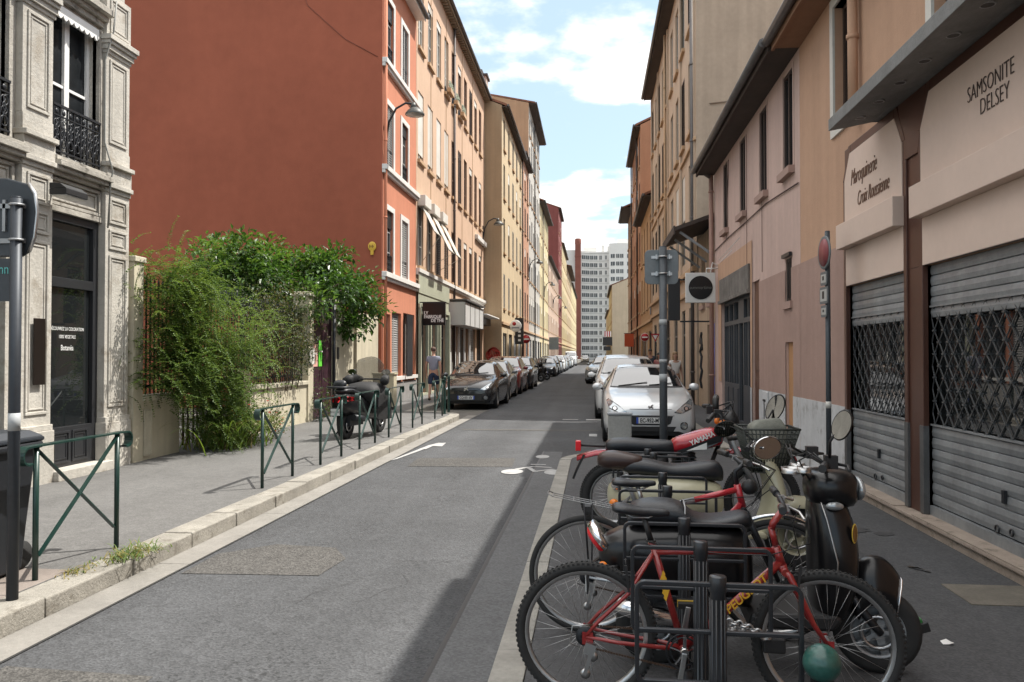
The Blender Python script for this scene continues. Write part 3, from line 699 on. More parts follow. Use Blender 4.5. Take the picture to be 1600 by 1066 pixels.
row_house('terracotta_house','narrow terracotta house after the cream yellow tenement',-1,-5.5,60.35,67.3,17.2,TERRA,3,(4.6,8.1,11.4,14.3),BRWIN,1.0,shut=BROWNWOOD)
row_house('grey_tenement','tall pale grey tenement rising above its neighbours on the left',-1,-5.5,67.4,81.0,23.2,PALEG,6,(4.6,8.0,11.4,14.8,18.2,20.6),M('grey_frame',(.3,.3,.3),.6),1.1,shut=TRIMGREY,sidemat=plaster('ochre_side',(.45,.27,.14),.06,.14),pipes=(6,),gable=1.2,over=.55)
row_house('yellow_house','soft yellow house between grey tenement and low pink house',-1,-5.55,81.1,97.0,17.5,YEL,6,(4.6,7.9,11.2,14.3),OFFWHITE,1.0,pipes=(5,),over=.5)
row_house('pink_beige_house','lower pink beige house with dark eaves far along the left row',-1,-5.6,97.1,126.9,13.8,PINKB,9,(4.6,7.8,10.9),BRWIN,1.0,shut=BROWNWOOD,shutp=.5)
row_house('dark_red_house','dark red house whose bare gable rises above the left row',-1,-5.6,127.0,140.0,25.2,DRED,5,(4.6,8,11.4,14.8,18.2,21.4),OFFWHITE,1.0,gable=2.0)
row_house('yellow_tenement','sunlit pale yellow tenement far down the left row',-1,-5.6,140.1,165.0,21.4,YEL,8,(4.6,8,11.4,14.8,18.0),OFFWHITE,1.1,gable=1.5)
row_house('yellow_tenement','bright cream tenement second from the far end of the left row',-1,-5.6,165.1,200.0,20.2,CREAMY,10,(4.6,8,11.4,14.8,17.4),OFFWHITE,1.2,gable=1.5,over=.9)
row_house('yellow_tenement','last pale house of the left row before the tower block',-1,-5.6,200.1,255.0,19.8,YEL,12,(4.6,8,11.4,14.8),OFFWHITE,1.3,gable=1.5)

b=MB(); random.seed(6)
for k in range(5): b.torus((-6.0+random.uniform(-.12,.12),47.0,1.75+random.uniform(-.1,.1)),'y',random.uniform(.15,.42),.035,18,5)
for k in range(6): b.tube([(-6.3+.1*k,47.0,1.4+.05*k),(-6.2+.1*k,47.0,2.0)],.03,5)
tag(b.build('graffiti',[M('graffiti_red',(.35,.03,.02),.6)]),'round red scrawl sprayed on the cream tenement side wall','graffiti')
# ---------------------------------------------------------------- right: leather goods shop in the orange house
XR=3.15
SHOPOR=plaster('tan_orange_render',(.54,.31,.185),.06,.12); PINK=plaster('dusty_pink_render',(.58,.395,.33),.07,.16); MAUVE=plaster('mauve_render',(.4,.25,.2),.08,.1)
DADO=M('pale_grey_dado',(.54,.545,.55),.85,0,.1,2,.2,40,.1,spots=3,spotcol=(.3,.29,.28))
BROWNM=M('brown_metal',(.085,.036,.024),.4,.2,.1,4); CREAMPAN=M('cream_panel',(.66,.52,.44),.5,0,.04,1.5)
SLAT=M('galvanised_slat',(.3,.315,.325),.5,.45,.18,2.5,.15,60,.15)
PLINTH=M('pink_stone',(.33,.27,.22),.8,0,.16,4,.3,60,spots=6,spotcol=(.16,.13,.1))
r,cv=building('shop_house','tan orange house with two shuttered leather goods shop windows','building',1,XR,-7,12.55,6.5,9,SHOPOR,[(8.36,10.2,.14,2.5),(5.2,7.9,.14,2.5),(10.05,10.75,4.6,6.2),(6.9,7.7,4.6,6.2),(3.6,4.4,4.6,6.2)],.35)
roof(r,6.5,9,.4,2.2,plaster('cornice_tan',(.3,.15,.08),.06,.1))
for a,b_ in ((10.05,10.75),(6.9,7.7),(3.6,4.4)):
    u0,u1=cv(a,b_); o=window(r,u0,u1,4.6,6.2,'o',BROWNWOOD,.16,cur=False)
    p=MB(); t=.13
    for q in ((u0-t,u0,4.5,6.2+t),(u1,u1+t,4.5,6.2+t),(u0,u1,6.2,6.2+t),(u0,u1,4.5,4.6)): p.box(q[0],q[1],-.03,-.001 if q[3]-q[2]>.2 else .3,q[2],q[3])
    p.build('window_surround',[OFFWHITE],r)
pipe(r,cv(9.75,9.75)[0],4.4,6.45,-.09,.06,SHOPOR)
# render coats on the lower wall
u0,u1=cv(10.3,12.55)
p=MB(); p.box(u0,u1+.0,-.012,-.001,1.0,3.05); p.build('lower_render',[MAUVE],r); p=MB(); p.box(u0,u1,-.02,-.001,0,1.0); p.build('dado',[DADO],r)
def grille(b,u0,u1,z0,z1,y,pitch=.1,hh=.105,w=.009):
    n=round((u1-u0)/pitch); pitch=(u1-u0)/n; m=round((z1-z0)/hh); hh=(z1-z0)/m
    for k in range(n+1):
        for j in range(m):
            x=u0+pitch*k
            # each vertical rod bulges left and right so neighbours meet at nodes
            a=pitch*.47*(1 if (k%2) else -1)
            p0=x+(a if j%2 else -a); p1=x+(-a if j%2 else a)
            p0=min(max(p0,u0),u1); p1=min(max(p1,u0),u1)
            b.bar((p0,y,z0+hh*j),(p1,y,z0+hh*(j+1)),w,w)
    for j in range(m+1):
        for k in range(n):
            if (k+j)%2==0: xx=u0+pitch*(k+.5); b.box(xx-.02,xx+.02,y-.013,y+.013,z0+hh*j-.008,z0+hh*j+.008)
def shutter(a,b_,zt,label):
    u0,u1=cv(a,b_)
    p=MB()
    def slats(z0,z1,h):
        n=round((z1-z0)/h); h=(z1-z0)/n
        for k in range(n):
            z=z0+k*h; p.add([(u0,.045,z+.002),(u1,.045,z+.002),(u1,.03,z+.008),(u0,.03,z+.008)],[(0,1,2,3)]); p.add([(u0,.03,z+.008),(u1,.03,z+.008),(u1,.023,z+h*.5),(u0,.023,z+h*.5)],[(0,1,2,3)]); p.add([(u0,.023,z+h*.5),(u1,.023,z+h*.5),(u1,.03,z+h-.006),(u0,.03,z+h-.006)],[(0,1,2,3)]); p.add([(u0,.03,z+h-.006),(u1,.03,z+h-.006),(u1,.045,z+h+.002),(u0,.045,z+h+.002)],[(0,1,2,3)])
    slats(.24,.98,.105)
    p.box(u0,u1,.0,.045,.145,.235); p.box(u0,u1,.01,.05,.985,1.0)
    o=p.build('roller_shutter',[SLAT],r,fix=False); o['label']=label
    p=MB(); slats(2.0,zt,.105); p.box(u0,u1,.01,.05,2.1,2.118); p.build('upper_slats',[SLAT],o,fix=False)
    g=MB(); grille(g,u0+.01,u1-.01,1.0,2.1,.03); g.build('lattice',[M('lattice_grey',(.13,.135,.14),.45,.6,.2,8)],o)
    g=MB(); g.box(u0,u1,.09,.1,.14,2.5); g.build('shop_pane',[SHOPGLASS],o)
    g=MB(); c=(u0+u1)/2; g.torus((c-.1,.005,.28),'y',.03,.008,12,5); g.torus((c+.12,.005,.3),'y',.025,.008,12,5); g.box(c-.02,c+.02,.0,.025,.5,.6); g.build('padlock',[METAL_DARK],o)
shutter(8.36,10.2,2.5,'narrower grey roller shutter with lattice band'); shutter(5.2,7.9,2.5,'wide grey roller shutter with lattice band')
# brown metal surround and cream panels
p=MB()
for a,b_ in ((10.2,10.28),(8.28,8.36),(7.9,7.98),(5.1,5.2)):
    u0,u1=cv(a,b_); p.box(u0,u1,-.05,.1,.14,3.8)
u0,u1=cv(5.1,10.28); p.box(u0,u1,-.03,-.001,2.5,4.2)
uu=cv(7.98,8.28); p.box(uu[0],uu[1],-.03,-.001,.14,2.5)
for a,b_ in ((8.28,10.28),(5.1,7.98)):
    u0,u1=cv(a,b_)
    p.box(u0+.3,u1-.3,-.055,-.03,4.1,4.2)
    p.prism([(u0,3.8),(u0+.1,3.8),(u0+.3,4.1),(u0+.3,4.2),(u0+.22,4.2)],'y',-.055,-.03); p.prism([(u1,3.8),(u1-.22,4.2),(u1-.3,4.2),(u1-.3,4.1),(u1-.1,3.8)],'y',-.055,-.03)
uu=cv(7.98,8.28); p.prism([(uu[0],3.6),(uu[1],3.6),(uu[1]+.2,4.2),(uu[0]-.2,4.2)],'y',-.052,-.031)
p.build('shop_surround',[BROWNM],r,bevel=.006)
for a,b_ in ((8.36,10.2),(5.2,7.9)):
    u0,u1=cv(a,b_); p=MB(); p.prism([(u0,3.25),(u1,3.25),(u1,3.8),(u1-.2,4.1),(u0+.2,4.1),(u0,3.8)],'y',-.06,-.032); p.box(u0,u1,-.05,-.032,2.5,2.95); p.box(u0-.02,u1+.02,-.16,-.032,2.95,3.25); p.build('sign_panel',[CREAMPAN],r,bevel=.005)
INK=M('sign_ink',(.05,.035,.03),.5)
u0,u1=cv(8.36,10.2)
SCR=M('sign_script',(.16,.09,.06),.5)
text('lettering','Maroquinerie',.27,SCR,r,(u0+.7,-.065,3.77),(PI/2,0,.0),.003,.64,shear=.35,space=.94,bold=-.003)
text('lettering','Croix Roussienne',.25,SCR,r,(u0+1.0,-.065,3.48),(PI/2,0,.0),.003,.6,shear=.35,space=.94,bold=-.003)
u0,u1=cv(5.2,7.9)
text('lettering','SAMSONITE',.19,INK,r,(u0+1.35,-.065,3.79),(PI/2,0,0),.002,.74,bold=-.0035); text('lettering','DELSEY',.19,INK,r,(u0+1.42,-.065,3.63),(PI/2,0,0),.002,.74,bold=-.0035)
# canopy with recessed spots
u0,u1=cv(1.5,9.1)
p=MB(); p.prism([(-.56,4.13),(-.56,4.26),(-.02,4.4),(-.001,4.215),(-.1,4.215)],'x',u0,u1)
k=0
o=p.build('canopy',[M('canopy_concrete',(.2,.2,.195),.8,0,.15,3,.3,40,.2)],r,bevel=.006)
p=MB()
for k in range(9): 
    x=u0+.35+k*.55; p.torus((x,-.33,4.172),'z',.05,.009,18,6); p.cyl((x,-.33,4.165),(x,-.33,4.173),.045,mat=1)
p.build('downlight',[TRIMGREY,BLACK],o)
u0,u1=cv(-7,7.7); p=MB(); p.box(u0,u1,-.4,-.1,6.55,6.98); p.build('shadow_parapet',[SHOPOR],r)  # unseen raised roof edge, added to widen the near shadow on the road
# stone plinth
p=MB()
for k,(a,b_) in enumerate(((8.3,10.3),(5.0,8.29))):
    u0,u1=cv(a,b_); p.box(u0,u1,-.14,-.001,-.03,.1); p.box(u0-.005,u1+.005,-.17,-.001,.101,.137)
p.build('plinth',[PLINTH],r,bevel=.008)
p=MB()
for a,b_ in ((8.36,10.2),(5.2,7.9)): u0,u1=cv(a,b_); p.box(u0+.002,u1-.002,-.168,.05,.138,.147)
p.build('threshold',[PLINTH],r)
for a,b_ in ((10.2,10.28),(8.28,8.36),(7.9,7.98),(5.1,5.2)):
    u0,u1=cv(a,b_); p=MB(); p.box(u0-.004,u1+.004,-.055,-.0,.148,.98); p.build('post_base',[M('base_grey',(.1,.1,.1),.5,.2,.2,5)],r,bevel=.003)

# ---------------------------------------------------------------- dusty pink house
r,cv=building('pink_house','dusty pink two storey house with narrow upper windows and dark eaves','building',1,XR,12.56,21.3,6.5,9,PINK,
 [(12.95,13.6,4.65,6.25),(14.85,15.5,4.65,6.25),(16.9,17.55,4.65,6.25),(19.1,19.75,4.65,6.25),(16.45,20.1,.1,3.0),(15.6,16.25,.1,3.1),(13.1,13.5,2.52,3.22),(13.0,13.5,.1,1.86)],.07)
roof(r,6.5,9,.45,2.2,SOFFIT)
PSILL=M('pink_sill',(.36,.24,.2),.85)
for k,(a,b_) in enumerate(((12.95,13.6),(14.85,15.5),(16.9,17.55),(19.1,19.75))):
    u0,u1=cv(a,b_); o=window(r,u0,u1,4.65,6.25,'o',M('dark_brown_frame',(.045,.03,.025),.6) ,.07,sill=.1,sillm=PSILL,cur=False)
    p=MB(); p.box(u0-.07,u0,-.012,-.001,4.6,6.3); p.box(u1,u1+.07,-.012,-.001,4.6,6.3); p.build('window_surround',[M('pink_pale',(.5,.36,.31),.85)],r)
u0,u1=cv(12.56,16.35)
p=MB()
for q in ((u0,cv(15.6,16.25)[0]),):pass
def coat(b,a0,a1,z0,z1,holes,y):
    W0,W1=cv(a0,a1); hs=[(*cv(h[0],h[1]),h[2],h[3]) for h in holes]
    us=sorted({W0,W1,*[h[0] for h in hs],*[h[1] for h in hs]}); zs=sorted({z0,z1,*[h[2] for h in hs if z0<h[2]<z1],*[h[3] for h in hs if z0<h[3]<z1]})
    for i in range(len(us)-1):
        for j in range(len(zs)-1):
            um,zm=(us[i]+us[i+1])/2,(zs[j]+zs[j+1])/2
            if not any(h[0]<um<h[1] and h[2]<zm<h[3] for h in hs): b.quad((us[i],y,zs[j]),(us[i+1],y,zs[j]),(us[i+1],y,zs[j+1]),(us[i],y,zs[j+1]))
HP=[(15.6,16.25,.1,3.1),(13.1,13.5,2.52,3.22),(13.0,13.5,.1,1.86)]
p=MB(); coat(p,12.56,15.4,1.0,3.05,HP,-.012); p.build('lower_render',[MAUVE],r,fix=False)
p=MB(); coat(p,12.56,15.55,0,1.0,HP,-.02); coat(p,16.3,16.44,0,1.0,[],-.02); p.build('dado',[DADO],r,fix=False)
p=MB(); coat(p,16.26,20.6,1.0,3.95,[(16.45,20.1,.1,3.0)],-.014); coat(p,16.26,16.44,.999,1.0,[],-.014); p.build('shop_render',[SHOPOR],r,fix=False)
# brown door, ochre niche, small window, meter box
u0,u1=cv(15.6,16.25); p=MB(); p.box(u0,u1,.04,.07,.1,3.1); p.box(u0+.06,u1-.06,.025,.04,.2,1.2); p.box(u0+.06,u1-.06,.025,.04,1.35,2.9); p.build('door',[M('door_brown',(.1,.04,.022),.5,0,.12,3)],r,bevel=.006)
u0,u1=cv(13.0,13.5); p=MB(); p.box(u0,u1,.04,.07,.1,1.86); p.build('niche_door',[M('ochre_door',(.42,.22,.1),.7,0,.08,3)],r)
u0,u1=cv(13.1,13.5); window(r,u0,u1,2.52,3.22,'o',BROWNWOOD,.07,sill=.05,sillm=PSILL); p=MB()
for k in range(3): x=u0+.1+k*.1; p.box(x-.008,x+.008,-.0,.016,2.52,3.22)
p.box(u0-.06,u1+.06,-.06,-.013,3.24,3.3); p.build('window_bars',[METAL_DARK],r)
u0,u1=cv(14.75,15.25); p=MB(); p.box(u0,u1,-.04,-.021,.15,.98); p.box(u0+.2,u0+.24,-.05,-.04,.4,.8,1); p.box(u0+.12,u0+.32,-.05,-.04,.8,.84,1); p.build('meter_box',[DADO,BLACK],r,bevel=.004)
# dark shopfront with weathered lintel board
u0,u1=cv(16.45,20.1); SG=M('slate_paint',(.055,.06,.068),.5,0,.12,2)
p=MB(); w=u1-u0
cells=[(.06,.75,.06,.8),(.06,.75,.9,2.35)]
xs=[0,.8,1.6,2.4,2.9,3.4]
hl=[]
for a,b_ in zip([.08,.72,1.36,2.55,3.07],[.64,1.28,1.92,2.99,3.57]): hl+= [(a,b_,1.0,2.35),(a,b_,2.45,2.85)]
hl.append((2.0,2.47,.2,2.35))
q=MB(); wall_grid(q,w,3.0,hl,.06,z0=.1); o=q.build('shopfront',[SG],r,(u0,.06,0),fix=False)
q=MB(); q.box(0,w,.055,.065,.1,3.0); q.build('pane',[SHOPGLASS],o)
q=MB()
for a in (.4,1.0,1.64,2.77,3.3): q.box(a-.012,a+.012,.0,.05,1.0,2.35)
for a,b_ in zip([.08,.72,1.36],[.64,1.28,1.92]): q.box(a+.03,b_-.03,-.02,-.001,.22,.9)
q.build('glazing_bar',[SG],o)
q=MB(); q.box(u0-.02,u1+.02,-.06,-.015,2.98,3.5); q.box(u0-.04,u1+.04,-.1,-.015,2.9,2.979); q.build('fascia_board',[M('weathered_board',(.16,.145,.13),.85,0,.3,3,.3,30,.3)],r,bevel=.01)
pipe(r,.1,.1,6.35,-.09,.06,plaster('pink_pipe',(.36,.2,.15),.05,.1))
q=MB(); q.tube([(.1,-.09,6.3),(.08,-.3,6.45),(.08,-.5,6.5)],.06,8); q.build('swan_neck',[ZINC],r)
b=MB(); b.tube([(8.7,-.02,4.3),(6.4,-.02,4.42),(4.4,-.02,4.4),(2.2,-.02,4.4),(.2,-.02,4.35)],.012,5); b.tube([(2.0,-.02,4.4),(2.4,-.02,6.2)],.008,5); b.tube([(6.05,-.02,3.2),(6.05,-.02,6.2)],.006,5); b.tube([(4.55,-.018,3.2),(4.55,-.018,6.2)],.006,5)
b.build('cable',[M('cable_brown',(.1,.06,.05),.7)],r)
# ---------------------------------------------------------------- low house with lean-to eave and graffiti
LOWR=plaster('low_beige_render',(.48,.34,.22),.08,.25)
r,cv=building('low_house','low beige house with jutting dark eave and painted door between pink and tall houses','building',1,3.2,21.36,24.85,5.2,5,LOWR,[(21.9,22.6,3.1,4.5),(23.5,24.2,3.1,4.5),(22.0,23.0,.1,2.5)],.2)
q=MB(); q.prism([(-1.05,4.95),(-1.05,5.05),(2.5,6.3),(5.1,5.3),(5.1,5.2),(2.5,6.2)],'x',-.02,3.49); q.box(-.02,3.49,-1.09,-1.05,4.86,5.08); o=q.build('roof',[SOFFIT],r)
q=MB()
for x in (.3,1.8,3.2): q.bar((x,-.9,4.95),(x,0,4.3),.06,.06)
q.build('eave_strut',[TRIMGREY],o)
for a,b_ in ((21.9,22.6),(23.5,24.2)): u0,u1=cv(a,b_); window(r,u0,u1,3.1,4.5,'o',BROWNWOOD,.2,shut=BRWIN,sill=.08,sillm=PSILL)
u0,u1=cv(22.0,23.0); q=MB(); q.box(u0,u1,.08,.14,.1,2.5); q.build('door',[M('door_mauve',(.2,.13,.11),.7,0,.2,3)],r)
BLUE=M('graffiti_blue',(.1,.13,.42),.6,0,.5,3); WHT=M('graffiti_white',(.55,.55,.55),.6,0,.2,3)
q=MB(); q.box(2.05+.36,3.3,-.008,-.001,.6,2.5); q.box(2.55,2.85,-.012,-.008,1.2,1.9,1); q.box(2.42,3.25,-.011,-.008,.2,.62,1)
random.seed(9)
for k in range(14): x=random.uniform(2.45,3.2); z=random.uniform(.5,2.3); q.obox((x,-.0115,z),(.04,.004,random.uniform(.2,.6)),(0,random.uniform(-.6,.6),0),1)
pl=[(.8,-.02,2.3),(.55,-.02,2.1),(.9,-.02,1.95),(.5,-.02,1.75),(.85,-.02,1.6),(.6,-.02,1.3),(.9,-.02,1.2),(.5,-.02,.9),(.8,-.02,.7)]
q.tube(pl,.05,5,mat=2); q.tube([(.45,-.02,2.0),(.7,-.02,2.2),(.95,-.02,1.8)],.035,5,mat=2)
q.build('graffiti',[BLUE,WHT,BLACK],r)
# hanging white square sign with black disc
t=thing('hanging_sign','square white hanging sign with a large black disc','sign',(XR,20.6,0))
q=MB(); q.box(-.83,-.08,-.05,.05,2.98,3.74); q.build('board',[M('sign_white',(.62,.62,.6),.4)],t,bevel=.012)
q=MB(); q.cyl((-.455,-.051,3.36),(-.455,-.062,3.36),.3,n=40); q.build('disc',[BLACKGLOSS],t)
text('lettering','summertime',.115,M('dim_letters',(.12,.12,.11),.5),t,(-.455,-.064,3.36),(PI/2,0,0),.002,.95)
q=MB(); q.tube([(0,0,3.85),(-.3,0,3.85),(-.3,0,3.72)],.018,6); q.tube([(0,0,3.9),(-.15,0,4.0),(-.2,0,3.75)],.015,6); q.tube([(0,.0,4.05),(0,-3,4.2)],.008,5); q.tube([(0,.0,3.95),(0,-2,4.05)],.008,5); q.build('bracket',[WHITE],t)
t=thing('hanging_sign','narrow tall black hanging sign beside the white square one','sign',(XR,22.2,0))
q=MB(); q.box(-1.12,-.8,-.08,.08,2.6,3.75); q.build('board',[BLACK],t,bevel=.01); q=MB(); q.box(-.8,.05,-.02,.02,2.55,2.59); q.box(-.8,.05,-.02,.02,3.7,3.74); q.build('bracket',[METAL_DARK],t)
# ---------------------------------------------------------------- tall beige tenement
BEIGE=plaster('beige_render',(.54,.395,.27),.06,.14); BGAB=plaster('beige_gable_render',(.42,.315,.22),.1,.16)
hol=[]
cols=[25.9+2.05*k for k in range(9)]
for c_ in cols:
    for z,h in ((4.8,3.1),(8.9,2.4),(12.3,2.4)): hol.append((c_,c_+1.0,z,z+h))
hol+=[(25.8,26.9,.2,3.2),(28,29.1,.2,3.2),(30.5,32,.2,3.2),(33.5,35.5,.2,3.2),(37.5,39.5,.2,3.2),(40.5,42.4,.2,3.2)]
r,cv=building('beige_tenement','tall beige tenement with broad plain gable towering over the pink house','building',1,XR,24.9,43.5,15.6,13,BEIGE,hol,.14,gable=3,sidemat=BGAB)
roof(r,15.6,13,.42,3,SOFFIT)
random.seed(8)
for h in hol:
    u0,u1=cv(h[0],h[1]); q=random.random(); lo=h[2]<1
    window(r,u0,u1,h[2],h[3],'c' if not lo else 't',M('greige_frame',(.3,.28,.25),.6) if not lo else DKFRAME,.12,sill=.1 if 8<h[2] else 0,sillm=SILLP,blind=.5 if 4<h[2]<5 and q>.5 else 0,shut=BROWNWOOD if q<.15 and not lo else None)
q=MB(); q.box(0,18.6,-.14,-.001,4.25,4.4); q.box(0,18.6,-.1,-.001,3.6,3.75); q.box(0,18.6,-.08,-.001,8.3,8.4); q.build('string_course',[SILLP],r,bevel=.01)
q=MB()
for x in (.1,4.3,9.4,14.4,18.2): q.box(x,x+.25,-.07,-.001,4.4,15.4)
q.build('pilaster_strip',[BEIGE],r)
pipe(r,18.35,.1,15.4,-.1,.06); pipe(r,9.0,.1,15.4,-.1,.06,SILLP)
b=MB(); b.tube([(18.63,.4,9.4),(18.63,4.2,9.7),(18.63,4.9,14)],.02,5); b.build('cable',[M('cable_beige',(.25,.19,.14),.7)],r)
random.seed(30)
OCHRE=plaster('ochre_render',(.45,.26,.12),.06,.12); ORTALL=plaster('orange_brown_render',(.42,.19,.09),.07,.14); BRN=plaster('brown_orange_render',(.4,.22,.12),.07,.14)
r,cv=row_house('ochre_house','low ochre house with clay tiles beside the tall beige one',1,XR,43.6,54.0,10.4,OCHRE,4,(4.4,7.4),BRWIN,1.0,gable=2.5,over=.4)
r['label']='low ochre house with clay tiles between the tall beige and tall orange houses'
row_house('orange_house','tall orange brown house whose gable shows over the low ochre house',1,XR,54.1,66.0,17.2,ORTALL,5,(4.6,8,11.4,14.6),BRWIN,1.0,shut=BROWNWOOD,gable=2.6,over=.35,pipes=(.3,9))
row_house('brown_house','brown orange house with wide dark eaves at the end of the right row',1,XR,66.1,74.0,13.9,BRN,3,(4.6,8,11.2),BRWIN,1.0,shut=BROWNWOOD,gable=2.4,over=.75)
row_house('yellow_house','small yellow house with terracotta roof in front of the tower block on the right',1,XR-.1,135,163,13.4,YEL,9,(4.4,7.4,10.4),BRWIN,1.0,gable=2.2,sidemat=plaster('cream_gable',(.55,.45,.3),.05,.1),over=.3)
row_house('cream_house','last cream house on the right below the tower block',1,XR-.1,163.2,200,10.8,CREAMY,10,(4.4,7.4),BRWIN,1.1,gable=2)
# ---------------------------------------------------------------- tower block closing the street
CONCW=M('tower_white',(.68,.665,.63),.8,0,.04,.15); BRICK=M('tower_brick',(.2,.068,.048),.85,0,.1,.4)
t=thing('tower_block','white concrete tower block with tall red brick stack closing the street','building',(0,300,0))
prof=[(-24,9,39),(-13.2,5,39),(-13.2,2.5,41.5),(-9.6,2.5,41.5),(-9.6,0,43.2),(-5.6,0,43.2)]
def TX(x):
    xs=(-30,-26,-12.2,-5.2,-.8,8.6,27,40); ns=(-33,-28,-13,-7,-4.8,5.8,24,37)
    for a in range(7):
        if x<=xs[a+1]: return ns[a]+(ns[a+1]-ns[a])*(x-xs[a])/(xs[a+1]-xs[a])
q=MB()
def slab(poly,h): q.prism([(TX(a),b) for a,b in poly],'z',-1,h)
slab([(-26,8),(-12.2,8),(-12.2,30),(-26,30)],38.5); slab([(-12.2,3),(-9.0,2),(-5.2,2),(-5.2,30),(-12.2,30)],41.5)
slab([(-.8,1.5),(2,3.4),(5,4.2),(8.6,3.6),(8.6,30),(-5.2,30),(-5.2,3),(-.8,3)],41.0)
slab([(8.6,0),(11,-.9),(14,-.6),(27,5),(27,30),(8.6,30)],43.5)
q.box(9,20,6,14,43.5,46); q.box(-4,1,8,14,41,43.2); q.box(3,4,7,8,41,43.8); q.box(5.2,6,7,8,41,43.4)
q.build('wall',[CONCW],t,fix=False)
q=MB(); q.box(-6.99,-4.81,-.6,2.99,-1,43.6); q.box(-7.1,-4.7,-.7,3.1,38.6,39); q.lathe([(1.2,0),(1.2,1.6),(1.0,2.0)],(-5.9,1,43.6),n=16); q.build('brick_stack',[BRICK],t,bevel=.05)
wm=M('tower_window',(.07,.075,.08),.15,0,.4,.2)
def strip(p0,p1,fr,names):
    p0=V((TX(p0[0]),p0[1],0));p1=V((TX(p1[0]),p1[1],0)); d=(p1-p0); L_=d.length; d.normalize(); nrm=V((d.y,-d.x,0))
    for a,w in fr: names.append((p0+d*(a*L_)+nrm*.06,d,w*L_))
spots=[]
strip((-.8,1.5,0),(2,3.4,0),[(.1,.42),(.58,.4)],spots); strip((2,3.4,0),(5,4.2,0),[(.08,.36),(.52,.36)],spots); strip((5,4.2,0),(8.6,3.6,0),[(.1,.22),(.62,.16)],spots)
strip((8.6,0,0),(11,-.9,0),[(.25,.6)],spots); strip((11,-.9,0),(14,-.6,0),[(.05,.4),(.55,.4)],spots); strip((14,-.6,0),(27,5,0),[(.1,.16)],spots)
strip((-12.2,3,0),(-9,2,0),[(.2,.3)],spots); strip((-26,8,0),(-12.2,8,0),[(.7,.12),(.86,.1)],spots)
cnt=0; rest=MB()
for f in range(14):
    z=.8+f*2.86
    for p,d,w in spots:
        h=1.45; a=p+V((0,0,z)); nrm=V((d.y,-d.x,0))
        c=[a-nrm*.3,a+d*w-nrm*.3,a+d*w+V((0,0,h))-nrm*.3,a+V((0,0,h))-nrm*.3]; o_=nrm*.34
        b=rest if cnt>=96 else MB()
        vs=[*c,*[x+o_ for x in c]]; b.add(vs,[(4,5,6,7),(0,4,7,3),(1,2,6,5),(3,7,6,2),(0,1,5,4)]); m_=(c[0]+c[1])/2+nrm*.345; b.add([m_-d*.06,m_+d*.06,m_+d*.06+V((0,0,h)),m_-d*.06+V((0,0,h))],[(0,1,2,3)],1)
        if b is not rest: b.build('window',[wm,OFFWHITE],t,fix=False)
        cnt+=1
o=rest.build('window',[wm,OFFWHITE],t,fix=False); o['kind']='stuff'
q=MB()
for f in range(15): z=.25+f*2.86; q.prism([(TX(a),b) for a,b in ((-.75,1.4),(2.02,3.25),(5,4.05),(8.58,3.45),(8.58,3.6),(5,4.2),(2,3.4),(-.75,1.55))],'z',z,z+.12)
q.build('floor_band',[M('tower_band',(.45,.45,.44),.85)],t)
# ---------------------------------------------------------------- vegetation
def leafmat(name,col,tr=.35,rough=.5):
    m=bpy.data.materials.new(name); m.use_nodes=True; nt=m.node_tree; N=nt.nodes; L=nt.links; b=N['Principled BSDF']
    b.inputs['Base Color'].default_value=(*col,1); b.inputs['Roughness'].default_value=rough; b.inputs['Specular IOR Level'].default_value=.35
    t=N.new('ShaderNodeBsdfTranslucent'); t.inputs['Color'].default_value=(col[0]*1.6,col[1]*1.6,col[2]*.8,1)
    mx=N.new('ShaderNodeMixShader'); mx.inputs[0].default_value=tr; L.new(b.outputs[0],mx.inputs[1]); L.new(t.outputs[0],mx.inputs[2]); L.new(mx.outputs[0],N['Material Output'].inputs['Surface'])
    return m
BARK=M('bark',(.09,.065,.045),.9,0,.3,8,.6,30)
def rv(a=1): return V((random.gauss(0,a),random.gauss(0,a),random.gauss(0,a)))
def leaf(b,p,d,up,l,w,mat,fold=.25):
    """pointed leaf folded along its rib"""
    d=d.normalized(); s=d.cross(up)
    if s.length<1e-4: s=d.cross(V((1,0,0)))
    s.normalize(); n=s.cross(d)
    a=p; m=p+d*l*.45; e=p+d*l; f=n*w*fold
    b.add([a,m+s*w*.5+f,e,m-s*w*.5+f,m],[(0,1,4),(1,2,4),(0,4,3),(4,2,3)],mat)
GR=[leafmat('fern_leaf_light',(.118,.172,.048)),leafmat('fern_leaf_mid',(.078,.128,.034)),leafmat('fern_leaf_deep',(.03,.065,.015))]
DK=[leafmat('climber_leaf',(.045,.06,.022)),leafmat('climber_leaf_dry',(.09,.08,.045)),leafmat('climber_leaf_deep',(.025,.04,.015))]
TR=[leafmat('tree_leaf',(.055,.115,.025),.3,.35),leafmat('tree_leaf_light',(.1,.175,.04),.3,.35),leafmat('tree_leaf_deep',(.03,.07,.016),.25,.35)]
